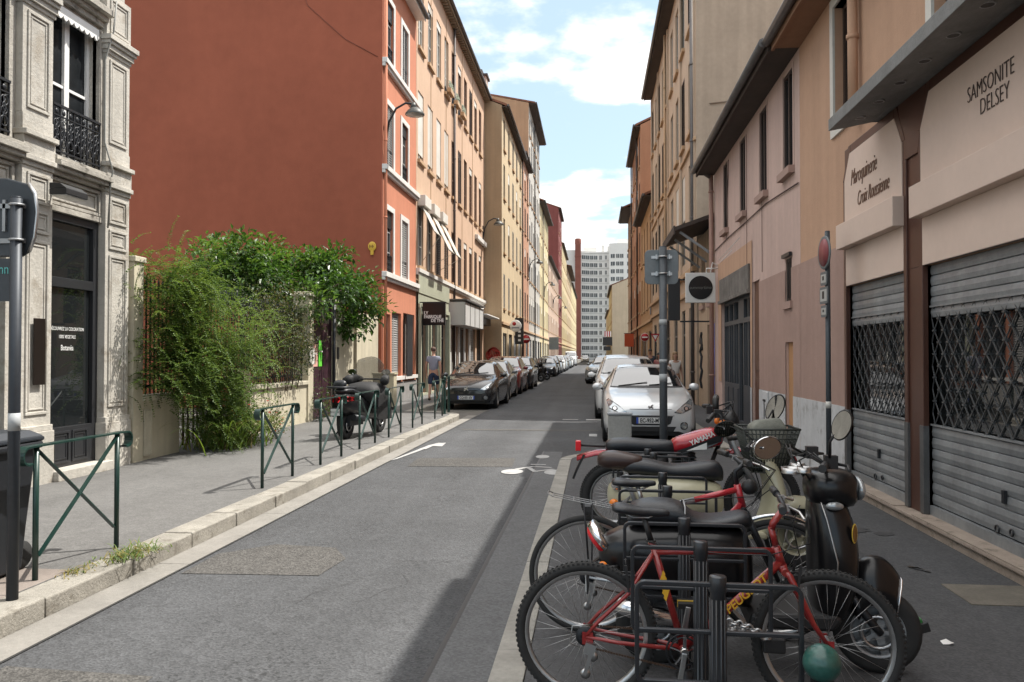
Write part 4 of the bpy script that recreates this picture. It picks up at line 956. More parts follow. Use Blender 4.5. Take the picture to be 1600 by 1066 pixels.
# feathery bush spilling over the railing: arching sprays with rows of tiny leaflets
random.seed(42)
t=thing('feathery_bush','bright green feathery bush spilling over the railing beside the stone house','bush',(-6.5,12.6,1.0))
b=MB(); w_=MB()
def spray(b,p,d,L_,n,ll,mats,droop=.5,pitch=.035):
    k=int(L_/pitch); d=d.normalized(); q=p.copy(); pr=p.copy()
    for i in range(k):
        d=(d+V((0,0,-droop*pitch*2))+rv(.05)).normalized(); q=q+d*pitch
        s=d.cross(V((0,0,1))); s=s.normalized() if s.length>.01 else V((1,0,0))
        tl=1-.6*i/k
        for sg in (-1,1):
            ld=(d*.55+s*sg*.9+V((0,0,random.uniform(-.25,.35)))+rv(.12))
            leaf(b,q,ld,V((0,0,1)),ll*tl*random.uniform(.8,1.35),ll*.44,random.choice(mats))
    return q
cl=[]
for _ in range(85):
    u=random.random(); y=-1.75+2.75*u; z=random.uniform(.05,1.85)-(.5*max(0,u-.5)/.5); x=random.uniform(-.45,.85)+.3*math.sin(u*5)*(u>.1)
    cl.append(V((x,y,z)))
for k in range(12): cl.append(V((random.uniform(-.2,.5),random.uniform(-.5,.7),random.uniform(-.6,.1))))
for c_ in cl:
    if c_.y<-.5: c_.x=min(c_.x,.3)
for k in range(16): cl.append(V((random.uniform(-.3,.3),random.uniform(-1.75,-.6),random.uniform(.1,2.0))))
for c_ in cl:
    out=V((1,.15*random.uniform(-1,1),.55)); shade=random.choice(((0,0,1),(0,1,1),(1,1,2),(0,0,1)))
    for _ in range(24):
        p=c_+V((random.gauss(0,.2),random.gauss(0,.24),random.gauss(0,.2)))
        d=out*random.uniform(.3,1)+rv(.55)+V((0,0,.25))
        spray(b,p,d,random.uniform(.28,.62),12,.061,shade,droop=random.uniform(.8,2.6))
for k in range(10):   # long loose whips along the top and the hanging front
    p=V((random.uniform(-.2,.2),random.uniform(-1.7,2),random.uniform(1.3,1.8)))
    spray(b,p,V((random.uniform(.2,1),random.uniform(-.8,.8),.9)),random.uniform(.7,1.1),12,.06,(0,0,1),1.6)
b.build('foliage',GR,t,fix=False)
for k in range(16):
    p0=V((-.45+random.gauss(0,.05),random.uniform(-1.3,2.2),-.9)); c_=random.choice(cl); w_.tube([p0,p0+V((0,0,.7)),p0.lerp(c_,.6)+V((0,0,.3)),c_],[.018,.015,.01,.005],5)
w_.build('stems',[BARK],t)
# dark dry climber
t=thing('climber','dark small leaved climber on the railing left of the purple gate','climbing plant',(-6.5,15.9,1.1)); b=MB(); w_=MB(); random.seed(7)
for k in range(60):
    c_=V((random.uniform(-.35,.35),random.uniform(-1.7,1.6),random.uniform(.2,1.85))); sh=random.choice(((0,2),(0,1),(0,0,2),(1,1,0)))
    for _ in range(110):
        leaf(b,c_+V((random.gauss(0,.17),random.gauss(0,.2),random.gauss(0,.2))),rv(1)+V((.4,0,-.3)),V((0,0,1)),random.uniform(.045,.08),.04,random.choice(sh))
    if k%3==0: w_.tube([(c_.x-.1,c_.y*.9,-.2),(c_.x,c_.y,c_.z*.5),c_],[.012,.01,.005],5)
for k in range(8): spray(b,V((.1,random.uniform(-1,1.6),random.uniform(.6,1.6))),V((.6,.6,.5)),random.uniform(.5,.9),10,.05,(0,1),2)
b.build('foliage',DK,t,fix=False); w_.build('stems',[BARK],t)
# broad leaved tree behind the wall
t=thing('broadleaf_tree','broad leaved dark green tree rising behind the garden gate','tree',(-7.6,19.6,0)); b=MB(); w_=MB(); random.seed(19)
w_.tube([(0,0,0),(.05,.1,1.0),(-.05,.1,1.9),(.1,.0,2.6)],[.17,.14,.12,.1],10)
cls=[]
for k in range(72):
    th=random.uniform(0,2*PI); rr=math.sqrt(random.random()); x=2.15*rr*math.cos(th)-.15; y=2.5*rr*math.sin(th)
    z=3.55+random.uniform(-.75,1.0)*(1-.55*rr*rr)+(-.55 if x>1.1 else .1)
    cls.append(V((x,y,z)))
cls+= [V((1.35,.4,2.35)),V((1.5,.9,2.7)),V((1.1,.2,2.6)),V((1.75,1.1,2.95)),V((1.6,.3,3.2))]
for k,c_ in enumerate(cls):
    if k%2==0: m_=c_*.5+V((0,0,1.35)); w_.tube([(.0,.0,2.2),m_,c_],[.06,.035,.012],6)
    sh=random.choice(((0,2),(0,1,2),(1,0),(0,0,2)))
    for _ in range(150):
        r_=rv(1).normalized()*random.uniform(.15,.52)*random.choice((1,1,1,1.25)); r_.z*=.75
        d=(r_.normalized()*.8+V((.15,-.1,-.15))+rv(.45))
        leaf(b,c_+r_,d,V((0,0,1)),random.uniform(.13,.21),random.uniform(.07,.11),random.choice(sh),.3)
b.build('crown',TR,t,fix=False); w_.build('trunk',[BARK],t)
# grass clump and red flowering shrub at the wall foot
def blades(b,n,r,L0,L1,mats,w=.018,arch=1.0,h=None):
    for _ in range(n):
        a=random.uniform(0,2*PI); p=V((random.gauss(0,r),random.gauss(0,r*1.3),0)); d=V((math.cos(a)*.35,math.sin(a)*.35,1)).normalized(); L_=random.uniform(L0,L1); k=7; s=V((-math.sin(a),math.cos(a),0)); pts=[]
        for i in range(k+1):
            t_=i/k; ww=w*(1-t_*.9)*.5; pts+= [p-s*ww,p+s*ww]; d=(d+V((math.cos(a)*.22*arch,math.sin(a)*.22*arch,-.24*arch*t_*1.5))).normalized(); p=p+d*L_/k
        b.add(pts,[(2*i,2*i+1,2*i+3,2*i+2) for i in range(k)],random.choice(mats))
random.seed(3)
t=thing('grass_clump','tall arching grass clump at the foot of the feathery bush','grass clump',(-6.12,12.75,.12)); b=MB(); blades(b,420,.26,.85,1.4,(0,0,1,2),.022,1.0); b.build('foliage',[leafmat('blade',(.14,.21,.04)),leafmat('blade_mid',(.09,.15,.03)),leafmat('blade_dry',(.2,.17,.08))],t,fix=False)
t=thing('flowering_shrub','low dark shrub dotted with small red flowers at the wall foot','shrub',(-6.08,13.65,.12)); b=MB(); f=MB()
for k in range(26):
    c_=V((random.uniform(-.4,.5),random.uniform(-.55,.6),random.uniform(.1,.5)))
    for _ in range(60): leaf(b,c_+rv(.13),rv(1)+V((0,0,.4)),V((0,0,1)),random.uniform(.05,.09),.035,random.choice((0,1,2)))
    for _ in range(2):
        q=c_+rv(.15)+V((.08,0,.08)); 
        for a in range(4): leaf(f,q,V((math.cos(a*1.57),math.sin(a*1.57),.5)),V((0,0,1)),.035,.03,0)
b.build('foliage',[DK[0],leafmat('shrub_leaf',(.06,.1,.03)),DK[1]],t,fix=False); f.build('flowers',[leafmat('red_petal',(.5,.04,.02))],t,fix=False)
t=thing('garden_plant','small leafy plant growing at the foot of the purple gate','plant',(-6.25,17.95,.12)); b=MB()
for k in range(9):
    c_=V((random.gauss(0,.1),random.gauss(0,.25),random.uniform(.1,.9)))
    for _ in range(40): leaf(b,c_+rv(.1),rv(1),V((0,0,1)),.07,.04,random.choice((0,1,2)))
b.build('foliage',[DK[0],TR[0],DK[1]],t,fix=False)
# weeds in the kerb joint
for i,(x,y,n,lab) in enumerate(((-3.5,5.75,210,'bright green weed tuft growing in the kerb joint beside the near barrier'),(-3.62,5.3,60,'small dry yellow weed tuft at the foot of the near barrier post'))):
    t=MB(); random.seed(50+i); blades(t,n,.085 if i==0 else .05,.06,.19 if i==0 else .08,(0,0,1,2) if i==0 else (2,2,1),.009,1.3); 
    for v_ in range(len(t.v)): t.v[v_]=(t.v[v_][0],t.v[v_][1]*1.3,t.v[v_][2])
    o=t.build('weed_tuft',[GR[0],GR[1],leafmat('weed_dry%d'%i,(.22,.18,.06))],None,(x,y,.13),fix=False); tag(o,lab,'weed')
# ---------------------------------------------------------------- cars
def hermite(xs,ys,x):
    n=len(xs)
    for i in range(n-1):
        if x<=xs[i+1]: break
    h=xs[i+1]-xs[i]; t=(x-xs[i])/h
    def sl(k):
        if k==0: return (ys[1]-ys[0])/(xs[1]-xs[0])
        if k==n-1: return (ys[-1]-ys[-2])/(xs[-1]-xs[-2])
        a=(ys[k]-ys[k-1])/(xs[k]-xs[k-1]); b=(ys[k+1]-ys[k])/(xs[k+1]-xs[k])
        return 0 if a*b<=0 else 2*a*b/(a+b)
    m0,m1=sl(i)*h,sl(i+1)*h
    return (2*t**3-3*t*t+1)*ys[i]+(t**3-2*t*t+t)*m0+(-2*t**3+3*t*t)*ys[i+1]+(t**3-t*t)*m1
def car_shell(st,arch,ny=76):
    ys=[s[0] for s in st]; L_=ys[-1]; rings=[]
    yy=sorted({*[L_*(i/ny) for i in range(ny+1)],.02,.05,.09,L_-.03,L_-.07})
    for y in yy:
        zb,zm,zs,zt,wb,ws,wt=[hermite(ys,[s[k] for s in st],y) for k in range(1,8)]
        ctl=[(wb,zb),(ws*.985,zb+(zm-zb)*.4),(ws,zm),(ws*.99,zm+(zs-zm)*.55),(ws*.955,zs),(wt+(ws*.955-wt)*.45,zs+(zt-zs)*.5),(wt,zt-.055*min(1,(zt-zs)*3+.2)),(wt*.8,zt-.012),(wt*.4,zt),(0,zt+.006)]
        # smooth along the contour
        half=[]
        for i in range(len(ctl)-1):
            p0=ctl[max(i-1,0)];p1=ctl[i];p2=ctl[i+1];p3=ctl[min(i+2,len(ctl)-1)]
            for q in range(3):
                t=q/3; half.append(tuple(.5*((2*p1[c])+(-p0[c]+p2[c])*t+(2*p0[c]-5*p1[c]+4*p2[c]-p3[c])*t*t+(-p0[c]+3*p1[c]-3*p2[c]+p3[c])*t**3) for c in (0,1)))
        half.append(ctl[-1])
        rings.append([(x,y,z) for x,z in half]+[(-x,y,z) for x,z in reversed(half[:-1])])
    bm=bmesh.new(); vr=[[bm.verts.new(p) for p in r] for r in rings]
    for i in range(len(vr)-1):
        for k in range(len(vr[0])-1): bm.faces.new((vr[i][k],vr[i+1][k],vr[i+1][k+1],vr[i][k+1]))
    bm.faces.new(vr[0]); bm.faces.new(list(reversed(vr[-1])))
    bmesh.ops.recalc_face_normals(bm,faces=bm.faces)
    bvh=BVHTree.FromBMesh(bm)
    # wheel arches: push vertices inside each circle onto it, drop faces wholly inside
    ins=set()
    for cy,cz,r in arch:
        for v in bm.verts:
            if abs(v.co.x)<.5: continue
            d=V((v.co.y-cy,v.co.z-cz)); l=d.length
            if l<r:
                ins.add(v)
                if l>1e-5: v.co.y=cy+d.x/l*r; v.co.z=cz+d.y/l*r
    bmesh.ops.delete(bm,geom=[f for f in bm.faces if all(v in ins for v in f.verts)],context='FACES')
    for f in bm.faces: f.smooth=True
    me=bpy.data.meshes.new('body'); bm.to_mesh(me); bm.free(); return me,bvh
def conform(b,bvh,poly,ax,off,mat=0,step=.07):
    """lays a flat outline on the car skin, looking along ax ('y' front, 'r' rear, 'x+'/'x-' sides, 'z' top)"""
    bm=bmesh.new(); bm.faces.new([bm.verts.new((p[0],p[1],0)) for p in poly])
    for i in (0,1):
        lo=min(p[i] for p in poly); hi=max(p[i] for p in poly); n=max(1,int((hi-lo)/step))
        for k in range(1,n):
            no=[0,0,0]; no[i]=1; co_=[0,0,0]; co_[i]=lo+(hi-lo)*k/n
            bmesh.ops.bisect_plane(bm,geom=bm.verts[:]+bm.edges[:]+bm.faces[:],plane_co=co_,plane_no=no)
    bm.verts.ensure_lookup_table(); bm.verts.index_update(); vs=[]
    for v in bm.verts:
        u,w=v.co.x,v.co.y
        o,d={'y':((u,-2,w),(0,1,0)),'r':((u,9,w),(0,-1,0)),'x+':((3,u,w),(-1,0,0)),'x-':((-3,u,w),(1,0,0)),'z':((u,w,4),(0,0,-1))}[ax]
        h=bvh.ray_cast(V(o),V(d))
        if h[0] is None: h=bvh.find_nearest(V(o)+V(d)*(2 if ax=='y' else 3))
        n=h[1]; 
        if n.dot(V(d))>0: n=-n
        vs.append(h[0]+n*off)
    fl=ax in('y','x+'); fs=[[v.index for v in f.verts] for f in bm.faces]
    b.add(vs,fs,mat,True); bm.free()
def grow(poly,g):
    cx=sum(p[0] for p in poly)/len(poly); cy=sum(p[1] for p in poly)/len(poly)
    return [(p[0]+g*(1 if p[0]>cx else -1),p[1]+g*(1 if p[1]>cy else -1)) for p in poly]
def wheel_mesh(r,w,ns=5):
    b=MB(); rr=r*.66
    b.lathe([(rr,-w/2),(r*.9,-w/2),(r,-w*.34),(r,w*.34),(r*.9,w/2),(rr,w/2)],axis='x',n=28); return b.mesh('tyre',[RUBBER],True)
def rim_mesh(r,w,ns=5):
    b=MB(); rr=r*.66; x=w/2-.01
    b.lathe([(rr,x+.006),(rr*.9,x),(rr*.86,x-.05)],axis='x',n=28); b.lathe([(rr*.86,x-.05),(0,x-.06)],axis='x',n=28,mat=1)
    b.lathe([(0,x+.005),(rr*.2,x+.003),(rr*.24,x-.05)],axis='x',n=14)
    for k in range(ns):
        a=2*PI*k/ns; d=V((0,math.cos(a),math.sin(a))); s=V((0,-math.sin(a),math.cos(a)))
        p0=d*rr*.15+V((x-.005,0,0)); p1=d*rr*.9+V((x-.004,0,0)); wd=rr*.13
        b.add([p0-s*wd*1.2,p0+s*wd*1.2,p1+s*wd,p1-s*wd,p0-s*wd*1.2-V((.04,0,0)),p0+s*wd*1.2-V((.04,0,0)),p1+s*wd-V((.04,0,0)),p1-s*wd-V((.04,0,0))],[(0,1,2,3),(0,3,7,4),(1,5,6,2)],0)
    return b.mesh('rim',[M('alloy',(.42,.43,.44),.35,.9),BLACK],True)
HEADGL=M('headlamp_glass',(.42,.45,.47),.08,.75)
PLATEW=M('plate_white',(.62,.63,.62),.4); PLATEB=M('plate_blue',(.03,.08,.4),.4)
HATCH=[(0,.26,.44,.58,.66,.50,.60,.40),(.05,.21,.45,.62,.72,.64,.71,.50),(.2,.19,.48,.69,.80,.74,.80,.60),(.5,.19,.52,.79,.90,.80,.855,.68),(.9,.19,.55,.87,.97,.82,.87,.72),(1.12,.19,.56,.90,1.02,.82,.87,.72),(1.5,.19,.57,.92,1.24,.82,.87,.65),(1.9,.19,.58,.94,1.41,.82,.87,.59),(2.35,.19,.58,.96,1.46,.82,.87,.57),(3.0,.19,.59,.99,1.445,.82,.87,.56),(3.5,.2,.6,1.0,1.33,.81,.86,.54),(3.76,.22,.6,.98,1.12,.78,.83,.58),(3.9,.26,.58,.88,.98,.72,.77,.6),(3.96,.32,.55,.75,.84,.62,.68,.5)]
SUV=[(0,.3,.5,.72,.86,.52,.62,.42),(.05,.24,.52,.78,.92,.66,.74,.54),(.2,.22,.55,.86,.99,.76,.83,.64),(.5,.22,.58,.92,1.05,.82,.88,.72),(1.0,.22,.6,.98,1.12,.84,.9,.75),(1.25,.22,.61,1.0,1.16,.84,.9,.75),(1.6,.22,.62,1.02,1.4,.84,.9,.68),(1.95,.22,.62,1.03,1.57,.84,.9,.63),(2.5,.22,.63,1.05,1.63,.84,.9,.61),(3.4,.22,.63,1.07,1.62,.84,.9,.61),(4.0,.24,.63,1.07,1.52,.83,.89,.6),(4.22,.26,.62,1.03,1.25,.8,.86,.64),(4.3,.3,.6,.95,1.05,.72,.78,.62),(4.35,.36,.58,.82,.9,.62,.7,.5)]
VAN=[(0,.32,.6,.95,1.1,.6,.7,.55),(.06,.26,.6,1.0,1.2,.74,.82,.66),(.25,.24,.62,1.08,1.3,.86,.92,.74),(.7,.24,.65,1.2,1.42,.92,.97,.84),(.95,.24,.66,1.25,1.6,.93,.98,.84),(1.4,.24,.67,1.3,2.02,.93,.98,.8),(1.8,.24,.68,1.32,2.2,.93,.98,.8),(3,.24,.68,1.33,2.26,.93,.98,.8),(4.6,.24,.68,1.33,2.25,.93,.98,.8),(4.85,.3,.68,1.3,2.15,.9,.95,.76),(4.9,.35,.68,1.2,2.0,.85,.9,.7)]
def mirrored(poly): return [(-p[0],p[1]) for p in poly]
def car(name,label,cat,paint,kind,loc,rz=0,plate=None,group=None,mouth='208'):
    st={'hatch':HATCH,'suv':SUV,'van':VAN}[kind]; L_=st[-1][0]
    f=lambda y,k:hermite([s[0] for s in st],[s[k] for s in st],y)
    wr=.305 if kind=='hatch' else .34; a0,a1=(.78,3.3) if kind=='hatch' else (.85,3.45) if kind=='suv' else (.95,3.95)
    wx=max(s[6] for s in st)-.1
    r=thing(name,label,cat,loc,rz,group)
    me,bvh=car_shell(st,[(a0,wr+.01,wr+.045),(a1,wr+.01,wr+.045)]); me.materials.append(paint); link('body',me,r)
    # underbody and wheel housings
    b=MB(); b.box(-wx-.02,wx+.02,.12,L_-.15,.17,.3); 
    for ay in (a0,a1):
        for s in (-1,1): b.lathe([(wr+.05,s*(wx-.2)),(wr+.05,s*(wx+.085))],(0,ay,wr+.01),axis='x',n=24)
        b.box(-wx+.16,wx-.16,ay-.4,ay+.4,.2,.75)
    for s in (-1,1): b.box(s*(wx+.0)-.03+.0,s*wx+.05,a0+.4,a1-.4,.17,.24)
    b.build('underbody',[BLACK],r)
    for ay in (a0,a1):
        for s in (-1,1):
            t_=link('wheel',cached(('tyre',wr),lambda:wheel_mesh(wr,.2)),r,(s*wx,ay,wr)); rm=link('rim',cached(('rim',wr),lambda:rim_mesh(wr,.2)),t_)
            if s<0: t_.rotation_euler=(0,0,PI)
    # glazing
    yc,yr=(1.14,1.9) if kind=='hatch' else (1.27,1.93) if kind=='suv' else (.82,1.5)
    zc=f(yc,4); zr=f(yr,4); wc=f(yc,7); wr2=f(yr,7)
    ws=[(-wc*.96,zc+.005),(-wc*.5,zc-.012+.01),(0,zc+.0),(wc*.5,zc-.002),(wc*.96,zc+.005),(wr2*.94,zr-.045),(wr2*.5,zr-.022),(0,zr-.016),(-wr2*.5,zr-.022),(-wr2*.94,zr-.045)]
    b=MB(); conform(b,bvh,grow(ws,.02),'y',.004,1); conform(b,bvh,ws,'y',.009,0); b.build('windscreen',[GLASS,BLACK],r)
    bz=lambda y:f(y,3)+.045
    tz=lambda y:f(y,4)-.11
    ye=L_-.72
    if kind=='van': sides=[[(1.0,bz(1.0)+.05),(1.45,tz(1.45)-.1),(2.0,tz(2)-.12),(2.0,bz(2)+.02)]]
    else:
        ym=a0+1.62
        sides=[[(yc+.34,bz(yc+.3)),(yr+.12,tz(yr+.12)),(ym,tz(ym)),(ym,bz(ym))],[(ym+.08,bz(ym)),(ym+.08,tz(ym+.1)),(ye-.25,tz(ye-.25)),(ye+.02,tz(ye)-.1),(ye-.05,bz(ye)+.04)]]
    for sd_ in ('x+','x-'):
        for p in sides:
            b=MB(); conform(b,bvh,grow(p,.018),sd_,.004,1); conform(b,bvh,p,sd_,.008,0); b.build('side_window',[GLASS,BLACK],r)
    if kind!='van':
        z0,z1=f(L_-.32,4)-.02,f(L_-.75,4)-.06
        p=[(-.5,z0),(.5,z0),(.46,z1),(-.46,z1)]; b=MB(); conform(b,bvh,p,'r',.008,0); b.build('rear_window',[GLASS],r)
    zr_=f(L_-.1,3)
    for s in (-1,1):
        p=[(s*.52,zr_-.18),(s*.7,zr_-.16),(s*.72,zr_+.06),(s*.56,zr_+.05)]; b=MB(); conform(b,bvh,p,'r',.008,0); b.build('tail_light',[RED_LENS],r)
    # front end
    zn=f(.05,3); k=zn/.62
    for s in (-1,1):
        hl=[(s*.43,zn-.01),(s*.56,zn-.03),(s*.735,zn+.05),(s*.785,zn+.17),(s*.745,zn+.2),(s*.6,zn+.1)]
        b=MB(); conform(b,bvh,grow(hl,.012),'y',.003,1,.04); conform(b,bvh,hl,'y',.009,0,.04)
        c_=[(s*.645+.05*math.cos(2*PI*q/12),zn+.045+.04*math.sin(2*PI*q/12)) for q in range(12)]; conform(b,bvh,c_,'y',.012,1,.04)
        c_=[(s*.645+.03*math.cos(2*PI*q/12),zn+.045+.026*math.sin(2*PI*q/12)) for q in range(12)]; conform(b,bvh,c_,'y',.015,2,.04)
        b.build('headlight',[HEADGL,BLACK,CHROME],r)
        c_=[(s*.6+.055*math.cos(2*PI*q/14),.36*k+.055*math.sin(2*PI*q/14)) for q in range(14)]; b=MB(); conform(b,bvh,grow(c_,.014),'y',.004,1,.04); conform(b,bvh,c_,'y',.01,0,.04); b.build('fog_light',[HEADGL,BLACK],r)
        zmr=f(yc+.3,3)+.1; xm=f(yc+.3,6)
        b=MB(); b.ball((s*(xm+.09),yc+.33,zmr),(.105,.075,.075),14,8); b.bar((s*(xm-.03),yc+.3,zmr-.06),(s*(xm+.05),yc+.33,zmr-.02),.05,.03,1); b.box(s*(xm+.09)-.08,s*(xm+.09)+.08,yc+.385,yc+.41,zmr-.055,zmr+.055,2); b.build('mirror',[paint,BLACK,MIRROR],r)
    b=MB()
    if mouth=='208': up=[(-.4,.535*k),(.4,.535*k),(.36,.40*k),(.3,.37*k),(-.3,.37*k),(-.36,.40*k)]; lo=[(-.46,.345*k),(.46,.345*k),(.4,.24*k),(-.4,.24*k)]
    else: up=[(-.3,.59*k),(.3,.59*k),(.42,.555*k),(-.42,.555*k)]; lo=[(-.5,.47*k),(.5,.47*k),(.46,.27*k),(-.46,.27*k)]
    for p in (up,lo): conform(b,bvh,p,'y',.006,0,.05)
    for zz in range(5): z=.39*k+zz*.03; conform(b,bvh,[(-.33,z),(.33,z),(.33,z+.008),(-.33,z+.008)],'y',.014,1,.05)
    if mouth=='208': conform(b,bvh,[(-.42,.535*k),(.42,.535*k),(.43,.55*k),(-.43,.55*k)],'y',.014,2,.05)
    b.build('grille',[BLACK,METAL_DARK,CHROME],r)
    # bonnet shut line, door seams
    b=MB()
    conform(b,bvh,[(-.38,zn+.035),(.38,zn+.035),(.38,zn+.043),(-.38,zn+.043)],'y',.003,0,.05)
    if kind!='van':
        for sd_ in ('x+','x-'):
            for y in (yc+.12,a0+1.66): conform(b,bvh,[(y,.26),(y+.009,.26),(y+.009,bz(y)-.04),(y,bz(y)-.04)],sd_,.003,0,.08)
            conform(b,bvh,[(yc+.12,.26),(a0+2.2,.26),(a0+2.2,.269),(yc+.12,.269)],sd_,.003,0,.08)
            for y in (a0+1.45,a0+2.3): conform(b,bvh,[(y,f(y,3)-.1),(y+.17,f(y,3)-.1),(y+.17,f(y,3)-.07),(y,f(y,3)-.07)],sd_,.015,0,.08)
    b.build('seam',[BLACK],r)
    b=MB()
    for x0,x1 in ((-.55,.02),(.05,.5)):
        p0=bvh.ray_cast(V((x0,yc+.02,3)),V((0,0,-1)))[0]; p1=bvh.ray_cast(V((x1,yc+.1,3)),V((0,0,-1)))[0]; b.tube([p0+V((0,0,.02)),p1+V((0,0,.03))],.009,5)
    b.build('wiper',[BLACK],r)
    if plate:
        zp=.455*k if mouth=='208' else .36*k; h=bvh.ray_cast(V((0,-2,zp)),V((0,1,0)))[0]; yp=h.y-.015
        b=MB(); b.box(-.26,.26,yp-.006,yp,zp-.055,zp+.055); b.box(-.26,-.222,yp-.008,yp-.006,zp-.055,zp+.055,1); b.box(.222,.26,yp-.008,yp-.006,zp-.055,zp+.055,1); p_=b.build('number_plate',[PLATEW,PLATEB],r,bevel=.004)
        text('lettering',plate,.105,BLACK,p_,(0,yp-.0085,zp-.002),(PI/2,0,0),.0015,.78,bold=.003)
        ze=zn+.075 if mouth=='208' else zn+.0; h=bvh.ray_cast(V((0,-2,ze)),V((0,1,0)))[0]
        # small chrome rampant beast badge
        pl=[(-.055,-.045),(-.03,-.01),(-.05,.02),(-.03,.03),(-.005,.012),(.01,.04),(.04,.055),(.05,.035),(.03,.02),(.035,-.005),(.06,-.03),(.04,-.035),(.015,-.012),(-.005,-.02),(-.02,-.05)]
        b=MB(); sc_=1.0 if mouth=='208' else 1.35; b.prism([(p[0]*sc_,ze+p[1]*sc_) for p in pl],'y',h.y-.02,h.y+.01); b.build('badge',[CHROME],r,bevel=.003)
    return r
P_SILVER=M('paint_pale_silver',(.6,.62,.63),.3,.3,coat=1); P_BLACK=M('paint_black',(.008,.009,.011),.25,0,coat=1); P_GREY=M('paint_grey',(.2,.21,.22),.3,.4,coat=1)
P_RED=M('paint_wine_red',(.2,.012,.016),.3,0,coat=1); P_WHITE=M('paint_white',(.62,.63,.63),.3,0,coat=1); P_DKBL=M('paint_dark_blue',(.015,.02,.03),.3,.2,coat=1); P_ICE=M('paint_ice_grey',(.3,.34,.36),.3,.4,coat=1)
car('parked_car','pale silver hatchback parked nose towards us behind the motorcycles','car',P_SILVER,'hatch',(1.03,14.75,0),0,'EC-952-MY')
c207=car('parked_car','glossy black hatchback heading the parked row on the left','car',P_BLACK,'hatch',(-3.86,23.9,0),RAD(-1),'CQ-051-EV',mouth='207')
suv=car('parked_car','white high roofed car right behind the pale silver hatchback','car',P_WHITE,'suv',(.92,20.3,0),0,'BK-738-LN')
def copycar(src,label,paint,old,loc,rz=0,sc=(1,1,1),drop=True):
    c_=copy_tree(src); c_.location=loc; c_.rotation_euler=(0,0,rz); c_.scale=sc; c_['label']=label
    for ch in list(c_.children):
        if ch.name.startswith(('number_plate','badge')):
            for g_ in list(ch.children): bpy.data.objects.remove(g_)
            if ch.name.startswith('badge'): bpy.data.objects.remove(ch)
    recolour(c_,old,paint); return c_
copycar(c207,'mid grey hatchback between the black hatchback and the wine red car',P_GREY,P_BLACK,(-3.95,28.6,0),0)
copycar(suv,'wine red car third in the parked row on the left',P_RED,P_WHITE,(-3.95,33.0,0),0,(1,1,.98))
copycar(suv,'dark blue estate car with pale bonnet reflections ending the near left row',P_DKBL,P_WHITE,(-3.85,37.9,0),0,(1,1.05,.98))
copycar(c207,'dark hatchback beyond the parked motorcycles on the left',P_DKBL,P_BLACK,(-3.75,60.5,0))
copycar(suv,'black tall car behind the dark hatchback far on the left',P_BLACK,P_WHITE,(-3.8,66,0))
GRP='far parked cars'
for i,(k,y,p,lab) in enumerate(((0,72,P_GREY,'grey car sixth along the far left row'),(1,78,P_WHITE,'white tall car in the middle of the far left row'),(0,84,P_ICE,'ice grey car past the white tall one on the left'),(0,91,P_BLACK,'black car past the ice grey one on the left'),(1,98,P_ICE,'ice grey tall car near the far left end'),(0,106,P_WHITE,'white small car near the far left end'),(0,114,P_DKBL,'dark blue small car before the white van'))):
    s_=(c207,suv)[k]; copycar(s_,lab,p,(P_BLACK,P_WHITE)[k],(-3.75+.05*(i%3),y,0))
car('delivery_van','white delivery van standing far down the left side','van',P_WHITE,'van',(-3.6,122,0),0)
copycar(suv,'third car on the right, white roof showing above the others',P_WHITE,P_WHITE,(1.0,26.6,0),0,(1,1,1.02))
copycar(suv,'silver car edging out of the right row with dark bumper showing',P_ICE,P_WHITE,(.25,45.5,0),RAD(-14))
for y,p,lab in ((52.5,P_GREY,'grey car behind the one edging out on the right'),(58,P_BLACK,'black car mid way along the right row'),(65,P_WHITE,'white car mid way along the right row'),(73,P_ICE,'ice grey car far along the right row'),(82,P_DKBL,'dark blue car far along the right row')): copycar(c207,lab,p,P_BLACK,(1.05,y,0))
copycar(suv,'white car crossing in front of the tower block',P_WHITE,P_WHITE,(-2.0,178,0),0)
copycar(c207,'pale car parked far right before the tower block',P_SILVER,P_BLACK,(1.1,150,0))
# ---------------------------------------------------------------- bicycles, motorcycles, scooters
BZ=.02
BIKERED=M('bike_red',(.25,.017,.016),.32,0,.12,25,coat=.5,spots=30,spotcol=(.2,.02,.012)); YELLOW=M('decal_yellow',(.75,.42,.03),.45); LEATHER=M('black_leather',(.014,.016,.02),.38,0,.2,14,.15,60); CREAMP=M('cream_paint',(.42,.4,.28),.35,0,.06,3,coat=.4); DKBROWN=M('brown_vinyl',(.035,.018,.015),.35)
def ring(x,z0,z1,w,n=18,p=2.6,yo=0):
    zc,h=(z0+z1)/2,(z1-z0)/2; out=[]
    for k in range(n):
        a=2*PI*k/n; c,s=math.cos(a),math.sin(a)
        out.append((x,yo+w*math.copysign(abs(c)**(2/p),c),zc+h*math.copysign(abs(s)**(2/p),s)))
    return out
def body(secs,name,mats,parent,p=2.6,sub=1,n=18):
    b=MB(); b.loft([ring(*s[:4],n=n,p=s[4] if len(s)>4 else p) for s in secs]); o=b.build(name,mats,parent)
    if sub: m=o.modifiers.new('sub','SUBSURF'); m.levels=sub; m.render_levels=sub
    return o
